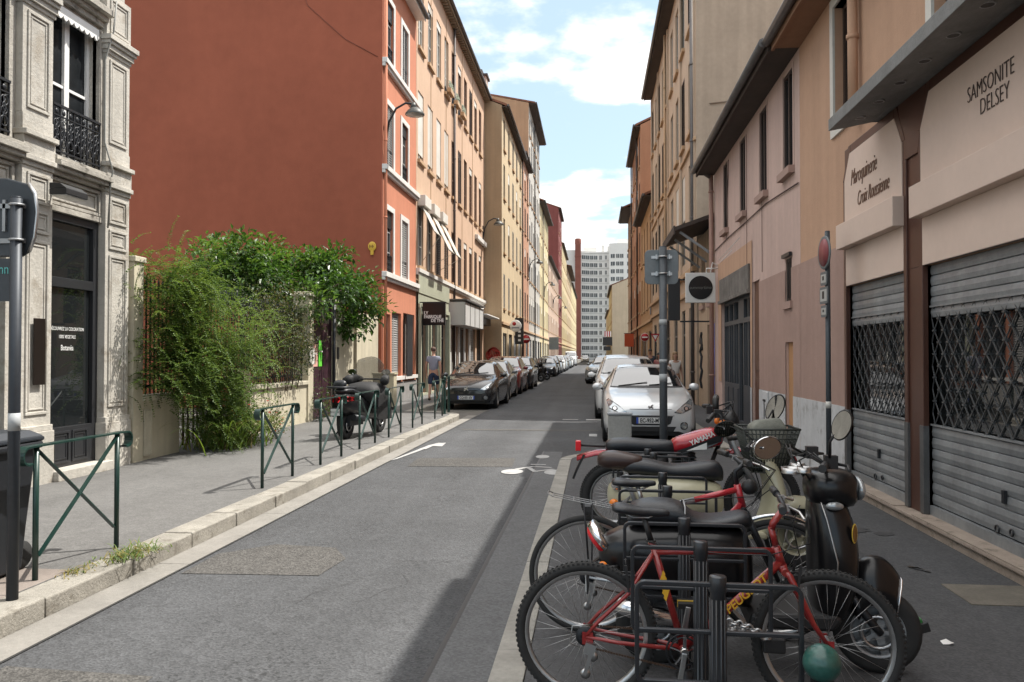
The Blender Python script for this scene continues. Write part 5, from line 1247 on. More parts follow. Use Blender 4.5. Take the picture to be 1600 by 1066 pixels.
def bike_wheel(parent,x,z,R_,tw,knob,rimm,spokes=32,y=0,turn=0,rimw=.012):
    b=MB(); b.torus((0,0,0),'y',R_-tw,tw,56,10)
    if knob:
        n=int(2*PI*R_/.024)
        for k in range(n):
            a=2*PI*k/n
            for s,off in ((-1,0),(1,.5),(0,.25)):
                aa=a+off*2*PI/n; rr=R_-tw*.1-(tw*.28 if s else 0)
                b.obox((rr*math.cos(aa),s*tw*.62,rr*math.sin(aa)),(.011,.012,.011) if knob==1 else (.018,.02,.016),(0,-aa,0))
    w=b.build('wheel',[RUBBER],parent,(x,y,z),rot=(0,0,turn))
    b=MB(); ri=R_-2*tw; b.lathe([(ri+.008,-rimw),(ri-.008,-rimw*1.05),(ri-.014,-rimw*.5),(ri-.014,rimw*.5),(ri-.008,rimw*1.05),(ri+.008,rimw)],axis='y',n=48); b.build('rim',[rimm],w)
    b=MB(); h=.03
    for k in range(spokes):
        a=2*PI*k/spokes; s=-1 if k%2 else 1; q=a+(.5 if (k//2)%2 else -.5)
        b.tube([(.02*math.cos(q),s*h,.02*math.sin(q)),((ri-.01)*math.cos(a),s*.004,(ri-.01)*math.sin(a))],.0008 if knob!=2 else .0016,4)
    b.build('spokes',[STEEL],w)
    b=MB(); b.cyl((0,-.05,0),(0,.05,0),.011,n=10); b.cyl((0,-.034,0),(0,-.028,0),.024,n=12); b.cyl((0,.028,0),(0,.034,0),.024,n=12); b.cyl((0,-.03,0),(0,.03,0),.015,n=10); b.build('hub',[STEEL],w)
    return w
def saddle(parent,x,z,l,mat,tilt=0):
    secs=[]
    for t,w,dz,th in ((0,.05,0,.03),(.08,.07,.012,.045),(.25,.075,.012,.05),(.45,.05,0,.045),(.7,.026,0,.04),(.95,.02,.0,.035),(1,.012,-.008,.02)):
        secs.append((x+l*t,z-th+dz+tilt*t,z+dz+tilt*t,w))
    o=body(secs,'saddle',[mat],parent,2.2)
    b=MB()
    for s in (-1,1): b.tube([(x+.03,s*.03,z-.02),(x+.1,s*.022,z-.055),(x+.17,s*.02,z-.055),(x+.23,s*.008,z-.03)],.0035,5)
    b.build('saddle_rail',[STEEL],o); return o
def chainset(parent,x,z,y,Rr,crank_a,mat,toy=True):
    b=MB(); n=40
    prof=[]
    for k in range(n*2): a=PI*k/n; r_=Rr+(.004 if k%2 else 0); prof.append((x+r_*math.cos(a),z+r_*math.sin(a)))
    for rr_,yy in ((Rr,y),(Rr*.78,y+.008)):
        b.torus((x,yy,z),'y',rr_-.006,.0045,40,6)
    for k in range(5):
        a=2*PI*k/5+.3; b.bar((x,y-.004,z),(x+Rr*.78*math.cos(a),y,z+Rr*.78*math.sin(a)),.016,.006,1)
    b.cyl((x,y-.02,z),(x,y+.11,z),.018,n=14,mat=1)
    o=b.build('crankset',[METAL_DARK,CHROME],parent)
    for s,yy in ((1,y-.02),(-1,y+.12)):
        a=crank_a if s>0 else crank_a+PI
        e=(x+.17*math.cos(a),yy,z+.17*math.sin(a)); c=MB(); c.bar((x,yy,z),e,.024,.013); cr=c.build('crank_arm',[STEEL],o,bevel=.003)
        d=MB(); yo=yy-.05*s; d.box(e[0]-.045,e[0]+.045,min(yo-.045,yo+.045),max(yo-.045,yo+.045),e[2]-.012,e[2]+.012); d.box(e[0]-.048,e[0]+.048,yo-.004,yo+.004,e[2]-.016,e[2]+.016,1); d.build('pedal',[BLACK,M('reflector_amber',(.6,.4,.05),.3)],o)
    return o
def chain(parent,x0,z0,r0,x1,z1,r1,y,rust=True):
    b=MB(); L_=((x0,z0+r0),(x1,z1+r1)),((x0,z0-r0),(x1,z1-r1))
    for p,q in L_:
        n=int(math.dist(p,q)/.0127)
        for k in range(n): t=(k+.5)/n; b.obox((p[0]+(q[0]-p[0])*t,y,p[1]+(q[1]-p[1])*t),(.011,.006,.008),(0,-math.atan2(q[1]-p[1],q[0]-p[0]),0))
    return b.build('chain',[M('rusty_chain',(.07,.04,.025),.6,.4)],parent)
def derailleur(parent,x,z,y):
    b=MB(); b.obox((x+.02,y,z-.05),(.05,.03,.05),(0,.3,0)); b.bar((x+.03,y,z-.06),(x-.005,y,z-.17),.016,.012); b.bar((x+.05,y+.006,z-.07),(x+.015,y+.006,z-.17),.01,.006)
    for px,pz in ((x+.035,z-.085),(x+.0,z-.165)): b.lathe([(.003,-.006),(.023,-.005),(.023,.005),(.003,.006)],(px,y,pz),axis='y',n=16)
    b.tube([(x-.02,y,z-.05),(x-.07,y,z-.03),(x-.06,y,z+.05),(x+.02,y,z+.06)],.003,5)
    return b.build('derailleur',[STEEL],parent)
def cassette(parent,x,z,y):
    b=MB()
    for k in range(6): b.lathe([(.02,y+k*.005),(.045-.005*k,y+k*.005),(.045-.005*k,y+k*.005+.002),(.02,y+k*.005+.003)][::1],(x,0,z),axis='y',n=28)
    return b.build('cassette',[METAL_DARK],parent)
def flatbar(parent,c,half,rise,back,gripm,rad=.0125,turn=0):
    e=Euler((0,0,turn)).to_matrix(); P=lambda *p:V(c)+e@V(p)
    b=MB(); b.tube([P(-back,-half,rise),P(-back*.4,-half*.4,rise*.7),P(0,-.05,0),P(0,.05,0),P(-back*.4,half*.4,rise*.7),P(-back,half,rise)],rad,10); o=b.build('handlebar',[METAL_DARK],parent)
    for s in (-1,1):
        g=MB(); g.tube([P(-back,s*half,rise),P(-back*.72,s*(half-.12),rise*.92)],rad*1.4,10); g.build('grip',[BLACK],o)
        g=MB(); g.tube([P(-back*.5+.01,s*(half-.17),rise*.85),P(.05,s*(half-.14),rise*.8-.02),P(.06,s*(half-.03),rise*.75-.03)],.006,6); g.obox(tuple(P(-back*.5+.01,s*(half-.17),rise*.85-.01)),(.03,.025,.03)); g.build('brake_lever',[STEEL],o)
    return o
# ---- red mountain bike in front (points from hub to hub in metres)
r=thing('bicycle','red mountain bike with knobbly tyres and yellow lettering, nearest of the parked two-wheelers','bicycle',(-.04,3.78,BZ),RAD(-1.2),)
hz=.33; WB=1.09
bike_wheel(r,0,hz,.33,.024,1,STEEL); fw=bike_wheel(r,WB,hz-.005,.33,.024,1,STEEL,turn=RAD(-6))
BB=(.45,0,.275); ST=(.315,0,.735); HT=(.865,0,.755); HB=(.895,0,.665)
f=MB(); f.tube([BB,ST],.0165,12); f.tube([(.322,0,.715),(.868,0,.735)],.0155,12); f.tube([BB,(.888,0,.685)],.0195,12); f.tube([HT,HB],.0195,12)
f.cyl((BB[0],-.036,BB[2]),(BB[0],.036,BB[2]),.021,n=14)
for s in (-1,1):
    f.tube([(.0,s*.062,hz),(.06,s*.06,hz+.07),(.2,s*.045,.53),(.312,s*.014,.705)],[.008,.009,.009,.008],8); f.tube([(.0,s*.062,hz),(.15,s*.055,.305),(.36,s*.035,.285),BB],[.008,.0095,.011,.012],8); f.box(-.015,.035,s*.062-.004,s*.062+.004,hz-.035,hz+.02)
f.tube([ST,(.305,0,.76)],.0185,10); fr=f.build('frame',[BIKERED],r)
for s_,pz,t_,sz,pa,pb in (('PEUGEOT',0,0,.052,(.6,.415),(.86,.66)),):
    a=math.atan2(pb[1]-pa[1],pb[0]-pa[0]); mid=((pa[0]+pb[0])/2,(pa[1]+pb[1])/2)
    text('lettering',s_,sz,YELLOW,fr,(mid[0],-.0205,mid[1]),(PI/2,-a,0),.001,1.05,shear=.2,bold=.001)
b=MB(); 
for k in range(4):
    t=.28+.05*k; x=BB[0]+(ST[0]-BB[0])*(1-t); z=BB[2]+(ST[2]-BB[2])*(1-t)
    b.add([(x-.014,-.018,z-.03),(x-.002,-.0185,z-.045),(x+.014,-.018,z+.012),(x+.004,-.0185,z+.03)],[(0,1,2,3)])
b.box(.7,.725,-.0215,-.0205,.55,.575,1); b.build('decal',[YELLOW,WHITE],fr,fix=False)
f=MB(); f.tube([(HB[0]-.004,0,.672),(HB[0]+.006,0,.645)],.022,10)
for s in (-1,1): f.tube([(.9,s*.03,.652),(.915,s*.052,.635),(.955,s*.056,.56),(1.02,s*.055,.42),(WB-.005,s*.055,hz-.005)],[.014,.0155,.0145,.012,.009],10); f.box(WB-.02,WB+.015,s*.055-.004,s*.055+.004,hz-.03,hz+.02)
f.tube([(.9,-.05,.648),(.9,.05,.648)],.018,10); fk=f.build('fork',[BIKERED],r)
b=MB()
for x_,z_,s in ((.945,.585,-1),(.945,.585,1),(.2,.56,-1),(.2,.56,1)):
    b.bar((x_,s*.06,z_-.02),(x_+.02 if x_>.5 else x_-.015,s*.055,z_+.1),.012,.01); b.box(x_-.03,x_+.03,s*.028-.006,s*.028+.006,z_+.035,z_+.05)
b.tube([(.97,-.055,.69),(.97,0,.72),(.97,.055,.69)],.002,4); b.tube([(.185,-.055,.665),(.185,.055,.665)],.002,4); b.tube([(.97,0,.72),(.94,0,.86),(.97,-.02,.95)],.0025,4)
b.tube([(.335,-.02,.75),(.6,-.02,.72),(.83,-.03,.72),(.99,-.12,.8),(.96,-.2,.96)],.0025,4); b.build('brake',[BLACK],r)
b=MB(); b.tube([(.865,0,.76),(.845,0,.845)],.0145,10); b.tube([(.848,0,.835),(.855,0,.862),(.9,0,.925)],.016,10); b.cyl((.9,-.03,.93),(.9,.03,.93),.02,n=12); b.build('stem',[BIKERED],r)
flatbar(r,(.905,0,.935),.29,.035,.03,BLACK,turn=RAD(-7))
b=MB(); b.tube([(.305,0,.76),(.272,0,.87)],.0135,10); b.torus((.302,0,.765),'z',.02,.005,14,6); b.bar((.3,-.022,.765),(.335,-.03,.755),.006,.006); b.build('seatpost',[BLACK],r)
saddle(r,.12,.93,.27,LEATHER,-.018)
chainset(r,BB[0],BB[2],-.052,.088,RAD(-100),STEEL); chain(r,0,hz,.05,BB[0],BB[2],.085,-.05); cassette(r,0,hz,-.06); derailleur(r,0,hz,-.075)
b=MB()  # thick chain lock round the front wheel and rack
pts=[(.62,-.05,.42),(.7,-.1,.42),(.78,-.09,.38),(.84,-.03,.33),(.83,.05,.31),(.74,.06,.34),(.64,.02,.36)]
for i in range(len(pts)-1):
    a,c_=V(pts[i]),V(pts[i+1]); n=4
    for k in range(n): q=a.lerp(c_,(k+.5)/n); b.torus(q,'y' if k%2 else 'z',.016,.0055,10,5)
o=b.build('chain_lock',[STEEL],None,(-.04,3.78,BZ)); b=MB(); b.box(.8,.9,-.06,-.02,.28,.35); b.build('lock_body',[BLACK],o,bevel=.008); tag(o,'heavy steel chain lock looped from the rack to the red mountain bike','lock')

# ---- second bicycle with carrier
r=thing('bicycle','red and silver bicycle with chrome rear carrier and slim tyres','bicycle',(-.04,4.72,BZ),0)
hz=.345; WB=1.08; RB=M('bike_red_plain',(.4,.02,.03),.3,coat=.5); SILV=M('bike_silver',(.42,.45,.48),.3,.5)
bike_wheel(r,0,hz,.345,.019,0,STEEL); bike_wheel(r,WB,hz,.345,.019,0,STEEL)
BB=(.44,0,.28); ST=(.33,0,.74); HT=(.86,0,.885); HB=(.895,0,.75)
f=MB(); f.tube([BB,ST],.016,10,mat=1); f.tube([(.335,0,.72),(.62,0,.79)],.017,10,mat=1); f.tube([(.62,0,.79),(.865,0,.855)],.0175,10); f.tube([BB,(.885,0,.775)],.019,10); f.tube([HT,HB],.02,10)
for s in (-1,1): f.tube([(0,s*.06,hz),(.33,s*.015,.72)],.008,6,mat=1); f.tube([(0,s*.06,hz),(.3,s*.04,.29),BB],.009,6,mat=1)
f.build('frame',[RB,SILV],r)
f=MB()
for s in (-1,1): f.tube([(.9,s*.04,.735),(.96,s*.052,.6),(WB,s*.052,hz)],[.02,.017,.013],8)
f.tube([(.895,-.045,.74),(.895,.045,.74)],.018,8); f.build('fork',[METAL_DARK],r)
b=MB(); b.tube([HT,(.85,0,.96),(.9,0,1.0)],.014,8); b.build('stem',[METAL_DARK],r)
flatbar(r,(.9,0,1.0),.28,.04,.06,BLACK,turn=RAD(8)); saddle(r,.14,.9,.26,LEATHER)
b=MB(); b.tube([ST,(.29,0,.87)],.0135,8); b.build('seatpost',[STEEL],r)
b=MB()
for y in (-.06,0,.06): b.tube([(.25,y*.5,.8),(.18,y,.735),(-.2,y,.805)],.003,5)
for x in (-.2,-.08,.05,.16): b.tube([(x,-.06,.805-.18*(x+.2)),(x,.06,.805-.18*(x+.2))],.003,5)
b.tube([(-.2,-.06,.805),(-.23,-.04,.82),(-.23,.04,.82),(-.2,.06,.805)],.003,5)
for s in (-1,1):
    for dx in (0,.05): b.tube([(-.02+dx,s*.065,.77),(.01+dx*.3,s*.07,hz+.02)],.0045,5,mat=1)
b.build('carrier',[M('carrier_metal',(.3,.3,.3),.45,.9),METAL_DARK],r)
b=MB(); b.torus((WB,0,hz),'y',.365,.012,22,5,a0=RAD(35),a1=RAD(165)); b.build('mudguard',[CHROME],r)
chainset(r,BB[0],BB[2],-.052,.085,RAD(30),STEEL); chain(r,0,hz,.05,BB[0],BB[2],.08,-.05); cassette(r,0,hz,-.06); derailleur(r,0,hz,-.075)
b=MB(); b.box(-.02,.02,-.06,.06,.72,.75); b.ball((.93,-.0,.87),(.045,.035,.045),12,8); b.build('lamp',[BLACK],r)

b=MB(); b.tube([(.96,-.16,1.03),(1.06,-.08,.98),(1.0,0,.86),(.94,0,.76)],.003,5); b.tube([(.96,.16,1.03),(1.08,.05,.96),(.95,-.03,.82),(.6,-.03,.8),(.36,-.02,.74)],.003,5); b.tube([(.95,-.2,1.03),(1.04,-.14,.9),(.88,-.04,.74),(.5,-.03,.36)],.003,5); b.build('control_cable',[BLACK],r)
# ---- scooter wheel helper
def small_wheel(parent,x,z,R_,w,rimm,turn=0,y=0):
    b=MB(); rr=R_*.62; b.lathe([(rr,-w*.42),(R_*.85,-w/2),(R_*.97,-w*.36),(R_,0),(R_*.97,w*.36),(R_*.85,w/2),(rr,w*.42)],axis='y',n=36)
    o=b.build('wheel',[RUBBER],parent,(x,y,z),rot=(0,0,turn)); b=MB()
    b.lathe([(rr,-w*.42),(rr*.92,-w*.4),(rr*.88,-w*.25),(rr*.88,w*.25),(rr*.92,w*.4),(rr,w*.42)],axis='y',n=30)
    for k in range(5): a=2*PI*k/5; b.bar((0,-w*.3,0),(rr*.9*math.cos(a),-w*.26,rr*.9*math.sin(a)),rr*.3,.02)
    b.cyl((0,-w*.45,0),(0,w*.45,0),rr*.26,n=14); b.cyl((0,w*.1,0),(0,w*.14,0),rr*.88,n=24)
    b.build('rim',[rimm],o)
    b=MB(); b.torus((0,-w*.5,0),'y',rr*.6,.012,24,5); b.build('brake_disc',[STEEL],o); return o
def mirror(parent,p0,p1,c,rx,rz,mat=BLACK,face=-1,tilt=0,yaw=0):
    b=MB(); b.tube([p0,p1,(c[0],c[1]+.02,c[2])],.007,6); o=b.build('mirror',[mat],parent)
    d=MB(); d.lathe([(0,.012),(.8,.01),(1,0),(.94,-.004)],axis='y',n=28); d.lathe([(.9,-.0035),(0,-.004)],axis='y',n=28,mat=1)
    q=d.build('mirror_head',[mat,MIRROR],o,c); q.scale=(rx,1.6,rz); q.rotation_euler=(0,tilt,yaw); return o
# ---- black scooter
r=thing('scooter','black scooter with red tail lamp, yellow crest on its leg shield and green wheel lock','scooter',(0,4.36,BZ),RAD(-2))
small_wheel(r,.33,.2,.215,.11,TRIMGREY); small_wheel(r,1.45,.215,.215,.11,TRIMGREY,turn=RAD(-8))
body([(.02,.52,.62,.05),(.06,.46,.68,.11),(.2,.4,.73,.17),(.4,.36,.75,.19),(.62,.33,.75,.19),(.78,.3,.73,.17),(.83,.3,.66,.13)],'rear_body',[BLACKGLOSS],r)
st=body([(.17,.74,.80,.06),(.2,.73,.845,.11),(.3,.73,.868,.135),(.44,.73,.86,.14),(.485,.73,.83,.14),(.52,.73,.785,.14),(.62,.73,.77,.135),(.74,.73,.80,.12),(.8,.72,.815,.1),(.83,.72,.78,.05)],'seat',[LEATHER],r)
b=MB(); b.tube([(.47,-.142,.73),(.475,-.12,.835),(.475,0,.855),(.475,.12,.835),(.475,.142,.73)],.005,5); b.build('seat_piping',[TRIMGREY],st)
b=MB(); b.loft([[(V((.03,0,.64))+Euler((0,RAD(-38),0)).to_matrix()@V((d_,.1*math.cos(2*PI*k/20)*sc,.085*math.sin(2*PI*k/20)*sc))) for k in range(20)] for d_,sc in ((.02,1),(-.02,1),(-.035,.8))]); tl=b.build('tail_light',[RED_LENS],r)
b=MB(); b.loft([[(V((.03,0,.64))+Euler((0,RAD(-38),0)).to_matrix()@V((d_,.115*math.cos(2*PI*k/20),.1*math.sin(2*PI*k/20)))) for k in range(20)] for d_ in (.03,-.008)]); b.build('lamp_rim',[CHROME],tl)
for s in (-1,1):
    b=MB(); b.ball((.05,s*.16,.52),(.03,.03,.035),12,8); b.cyl((.08,s*.16,.52),(.14,s*.12,.52),.012,mat=1); b.build('indicator',[ORANGE_LENS,BLACK],r)
b=MB(); b.box(-.04,-.03,-.09,.09,.36,.5); b.box(-.045,-.04,-.08,.08,.37,.49,1); b.bar((-.035,0,.48),(.05,0,.55),.06,.01); b.build('number_plate',[BLACK,PLATEW],r)
b=MB(); b.tube([(.12,-.16,.34),(.25,-.17,.3),(.45,-.17,.27),(.5,-.15,.25)],[.045,.05,.045,.02],12); b.build('exhaust',[CHROME],r)
b=MB(); b.tube([(.3,-.12,.3),(.42,-.13,.26),(.56,-.12,.3)],[.05,.09,.06],12); b.box(.25,.6,-.1,.1,.22,.4); b.build('engine',[METAL_DARK],r)
b=MB(); b.prism([(.78,.24),(1.2,.24),(1.25,.3),(1.22,.33),(.8,.32)],'y',-.17,.17); b.build('footboard',[BLACK],r,bevel=.02)
def vring(z,x0,x1,w,n=20,p=2.8): return [(q[2],q[1],z) for q in ring(0,x0,x1,w,n,p)]
b=MB(); b.loft([vring(*s) for s in ((.26,1.14,1.26,.12),(.34,1.12,1.31,.19),(.5,1.12,1.345,.21),(.66,1.115,1.35,.205),(.8,1.11,1.325,.17),(.88,1.11,1.29,.13),(.92,1.12,1.27,.09))]); o=b.build('leg_shield',[BLACKGLOSS],r); m=o.modifiers.new('s','SUBSURF'); m.levels=m.render_levels=1
cr=MB(); cr.lathe([(1,0),(.9,.002),(.86,.002)],axis='y',n=24); cr.lathe([(.86,.001),(0,.001)],axis='y',n=24,mat=1)
q=cr.build('emblem',[M('crest_gold',(.6,.42,.06),.4),M('crest_dark',(.2,.1,.02),.5)],o,(1.298,-.176,.74),rot=(0,0,RAD(45))); q.scale=(.026,-1.5,.05)
b=MB(); b.tube([(1.14,-.1,.93),(1.17,-.165,.8),(1.21,-.205,.6),(1.2,-.205,.4)],.004,5); b.build('trim_line',[STEEL],o)
b=MB(); b.loft([vring(*s) for s in ((.845,1.13,1.33,.1),(.875,1.1,1.35,.15),(.95,1.09,1.36,.165),(1.01,1.1,1.35,.15),(1.04,1.13,1.31,.1))]); hs=b.build('headset',[BLACKGLOSS],r); m=hs.modifiers.new('s','SUBSURF'); m.levels=m.render_levels=1
b=MB(); b.loft([[(1.345+d_,.115*sc*math.cos(2*PI*k/24),.94+.062*sc*math.sin(2*PI*k/24)) for k in range(24)] for d_,sc in ((0,1),(.02,1),(.03,.85))]); b.build('headlight',[M('clear_lens',(.35,.37,.38),.1,.5)],hs)
for s in (-1,1): b=MB(); b.ball((1.21,s*.155,.87),(.045,.022,.022),12,8); b.build('indicator',[M('clear_lens',(.35,.37,.38),.1,.5)],hs)
b=MB()
for x,y,rr_ in ((1.03,0,.05),(1.08,-.075,.036),(1.08,.075,.036)): b.lathe([(0,0),(rr_*.85,.0),(rr_*.86,.008),(rr_,.01),(rr_*.95,-.02)],(x,y,1.03 if y==0 else 1.045),n=20)
b.build('gauge',[STEEL],hs)
b=MB(); b.tube([(1.13,-.3,1.085),(1.17,-.17,1.08),(1.2,0,1.06),(1.17,.17,1.08),(1.13,.3,1.085)],.012,8); hb=b.build('handlebar',[METAL_DARK],r)
for s in (-1,1):
    b=MB(); b.tube([(1.1,s*.37,1.085),(1.15,s*.22,1.085)],.02,10); b.build('grip',[BLACK],hb)
    b=MB(); b.tube([(1.2,s*.2,1.09),(1.25,s*.25,1.085),(1.22,s*.38,1.08)],.008,6); b.box(1.15,1.21,s*.2-.025,s*.2+.025,1.065,1.13); b.build('brake_lever',[BLACK],hb)
mirror(r,(1.17,-.22,1.12),(1.16,-.26,1.2),(1.21,-.3,1.29),.052,.082,yaw=RAD(-48),tilt=RAD(25))
# mudguard
b=MB(); rg=[]
for k in range(13):
    a=RAD(158-9*k); w=.09+.03*math.sin(PI*k/12); R0=.26+.03*math.sin(PI*k/12); c_=(1.45+R0*math.cos(a)*.72,.235+R0*math.sin(a)*1.25)
    rg.append([(c_[0]-.07*math.cos(a)*abs(q)**2.2,w*q,c_[1]-.2*math.sin(a)*abs(q)**2.6) for q in (-1,-.85,-.6,-.3,0,.3,.6,.85,1)])
b.loft(rg,closed=False,cap=False); o=b.build('front_mudguard',[BLACKGLOSS],r); m=o.modifiers.new('t','SOLIDIFY'); m.thickness=.006
b=MB(); b.tube([rg[12][i] for i in range(9)],.005,5); b.build('guard_trim',[CHROME],o)
b=MB()
for s in (-1,1): b.tube([(1.27,s*.07,.45),(1.42,s*.08,.25),(1.45,s*.075,.215)],[.025,.02,.018],8)
b.tube([(1.18,0,.95),(1.29,0,.42)],.03,10); b.build('fork',[METAL_DARK],r)
b=MB(); b.obox((1.6,-.07,.25),(.13,.06,.045),(0,RAD(-18),0)); b.obox((1.64,-.105,.24),(.1,.02,.05),(0,RAD(-18),0),1); b.tube([(1.6,-.04,.25),(1.6,.04,.25)],.01,6,mat=1); o=b.build('wheel_lock',[M('lock_green',(.03,.18,.04),.4),BLACK],None,(0,4.36,BZ),bevel=.005); tag(o,'small green and black disc lock clamped on the black scooter front wheel','lock')

b=MB()
for k,(y0,y1) in enumerate(((-.24,-.1),(-.2,.05),(.22,.08),(.24,.12))): b.tube([(1.17,y0,1.07),(1.1-.02*k,y0*.8,1.14),(1.05,y1,1.09),(1.12,y1*.6,.96),(1.16,y1*.5,.85)],.0045,5)
b.build('control_cable',[BLACK],r)
# ---- cream scooter with basket
r=thing('scooter','cream scooter with long black seat, orange indicator and dark front basket','scooter',(0,6.35,BZ),0)
small_wheel(r,.42,.25,.25,.1,CREAMP); small_wheel(r,1.55,.25,.25,.1,CREAMP)
body([(.1,.46,.6,.06),(.14,.42,.64,.12),(.28,.38,.69,.2),(.5,.36,.7,.22),(.75,.36,.69,.21),(.95,.38,.66,.16),(1.0,.42,.6,.1)],'rear_body',[CREAMP],r)
st=body([(.2,.72,.8,.1),(.3,.7,.83,.13),(.42,.69,.82,.14),(.55,.68,.79,.14),(.6,.67,.775,.14),(.75,.66,.79,.14),(.9,.655,.815,.125),(.97,.65,.81,.1),(1.0,.65,.74,.06)],'seat',[LEATHER],r)
body([(.02,.77,.83,.06),(.06,.74,.87,.1),(.15,.73,.885,.12),(.25,.73,.865,.12),(.36,.745,.845,.11),(.38,.76,.83,.08)],'rear_pad',[DKBROWN],r)
b=MB(); b.ball((.15,-.19,.5),(.035,.03,.03),12,8); b.build('indicator',[ORANGE_LENS],r); b=MB(); b.ball((.18,-.12,.63),(.05,.05,.055),12,8); b.build('tail_light',[CHROME],r)
b=MB(); b.tube([(.24,-.2,.72),(.33,-.22,.45)],.018,8); b.tube([(.24,.2,.72),(.33,.22,.45)],.018,8); b.build('shock_absorber',[TRIMGREY],r)
b=MB(); b.loft([vring(*s) for s in ((.22,1.2,1.32,.14),(.34,1.26,1.42,.23),(.52,1.33,1.47,.25),(.7,1.3,1.43,.22),(.86,1.24,1.38,.13),(.95,1.2,1.3,.06))]); o=b.build('leg_shield',[CREAMP],r); m=o.modifiers.new('s','SUBSURF'); m.levels=m.render_levels=1
b=MB(); b.prism([(.95,.24),(1.3,.24),(1.3,.3),(.95,.3)],'y',-.18,.18); b.build('footboard',[CREAMP],r,bevel=.02)
b=MB(); rg=[]
for k in range(12):
    a=RAD(170-13*k); R0=.3; rg.append([(1.55+R0*math.cos(a)-.06*math.cos(a)*q*q,.1*q,.25+R0*math.sin(a)-.08*math.sin(a)*q*q) for q in (-1,-.6,0,.6,1)])
b.loft(rg,closed=False,cap=False); o=b.build('front_mudguard',[CREAMP],r); m=o.modifiers.new('t','SOLIDIFY'); m.thickness=.006
b=MB()
for s in (-1,1): b.tube([(1.3,s*.06,.9),(1.42,s*.08,.55),(1.55,s*.075,.25)],.022,8)
b.build('fork',[STEEL],r)
b=MB(); b.tube([(1.14,-.34,.95),(1.22,-.15,.99),(1.24,0,.97),(1.22,.15,.99),(1.14,.34,.97)],.013,8); hb=b.build('handlebar',[CHROME],r)
for s in (-1,1):
    b=MB(); b.tube([(1.11,s*.38,.94),(1.17,s*.24,.97)],.02,8); b.build('grip',[BLACK],hb); b=MB(); b.tube([(1.2,s*.22,.98),(1.26,s*.28,.97),(1.22,s*.4,.95)],.007,6); b.build('brake_lever',[STEEL],hb)
mirror(r,(1.2,-.24,.99),(1.2,-.3,.98),(1.26,-.36,.95),.11,.085,CHROME,tilt=RAD(-18),yaw=RAD(10)); mirror(r,(1.22,.22,1.0),(1.38,.3,1.08),(1.47,.34,1.2),.075,.125,yaw=RAD(-40),tilt=RAD(30))
b=MB(); b.ball((1.34,0,.93),(.09,.1,.085),16,10); b.build('headlight',[BLACKGLOSS],r)
MESHM=M('basket_mesh',(.035,.04,.035),.6)
b=MB(); top=[(1.12,-.2),(1.54,-.18),(1.54,.18),(1.12,.2)]; bot=[(1.2,-.13),(1.44,-.12),(1.44,.12),(1.2,.13)]; zt,zb=1.07,.74
for i in range(4):
    j=(i+1)%4; n=14
    b.tube([(*top[i],zt),(*top[j],zt-(.0))],.008,5); b.tube([(*bot[i],zb),(*bot[j],zb)],.005,5)
    for k in range(n):
        t=k/n; p=(top[i][0]+(top[j][0]-top[i][0])*t,top[i][1]+(top[j][1]-top[i][1])*t,zt); q=(bot[i][0]+(bot[j][0]-bot[i][0])*t,bot[i][1]+(bot[j][1]-bot[i][1])*t,zb); b.tube([p,q],.0045,4)
    for k in range(1,9):
        t=k/9; a=[top[m_][0]+(bot[m_][0]-top[m_][0])*t for m_ in (i,j)]; c_=[top[m_][1]+(bot[m_][1]-top[m_][1])*t for m_ in (i,j)]; z=zt+(zb-zt)*t; b.tube([(a[0],c_[0],z),(a[1],c_[1],z)],.0045,4)
b.add([(*q,zb+.004) for q in bot],[(0,1,2,3)]); bk=b.build('basket',[MESHM],r)
b=MB(); b.loft([[(x,y,z) for x,y in ((1.2,-.12),(1.46,-.11),(1.46,.11),(1.2,.12))] for z in (.76,1.08)]+[[(1.25,-.08,1.13),(1.42,-.07,1.15),(1.42,.07,1.14),(1.25,.08,1.12)]]); o=b.build('bag',[M('grey_green_cloth',(.16,.165,.14),.8,0,.2,8,.3,20)],None,(0,6.35,BZ),bevel=.02); tag(o,'grey green cloth bag stuffed in the scooter basket','bag')

b=MB()
for k,(y0,y1) in enumerate(((-.22,-.06),(-.18,.04),(.2,.05))): b.tube([(1.2,y0,.98),(1.12-.02*k,y0*.7,1.06),(1.2,y1,1.02),(1.3,y1,.85),(1.36,y1,.6)],.0045,5)
b.build('control_cable',[BLACK],r)
# ---- red trail motorcycle
MRED=M('tank_red',(.36,.014,.024),.25,coat=.6)
r=thing('motorcycle','red trail motorcycle with black seat, high red mudguard and white tank lettering','motorcycle',(0,7.4,BZ),0)
bike_wheel(r,.2,.33,.33,.05,2,STEEL,36,rimw=.03); bike_wheel(r,1.5,.34,.34,.042,2,STEEL,36,rimw=.025)
body([(.1,.76,.83,.1),(.14,.74,.87,.12),(.3,.74,.875,.125),(.42,.74,.868,.125),(.44,.74,.86,.125),(.6,.73,.86,.12),(.7,.72,.855,.1),(.74,.74,.84,.07)],'seat',[LEATHER],r)
tk=body([(.69,.74,.86,.07),(.74,.74,.885,.11),(.86,.75,.925,.135),(1.0,.77,.97,.14),(1.1,.8,.985,.12),(1.17,.82,.95,.06)],'fuel_tank',[MRED],r)
b=MB(); b.add([(.74,-.128,.77),(1.0,-.146,.87),(1.13,-.14,.93),(1.13,-.14,.86),(.98,-.146,.79),(.76,-.128,.745)],[(0,1,2,3,4,5)],0); b.add([(.82,-.148,.775),(1.0,-.15,.85),(1.0,-.15,.79)],[(0,1,2)],1); b.build('tank_stripe',[METAL_DARK,WHITE],tk,fix=False)
text('lettering','YAMAHA',.062,WHITE,tk,(.96,-.15,.885),(PI/2,RAD(-24),0),.001,.9,bold=.002)
rg=[]; b=MB()
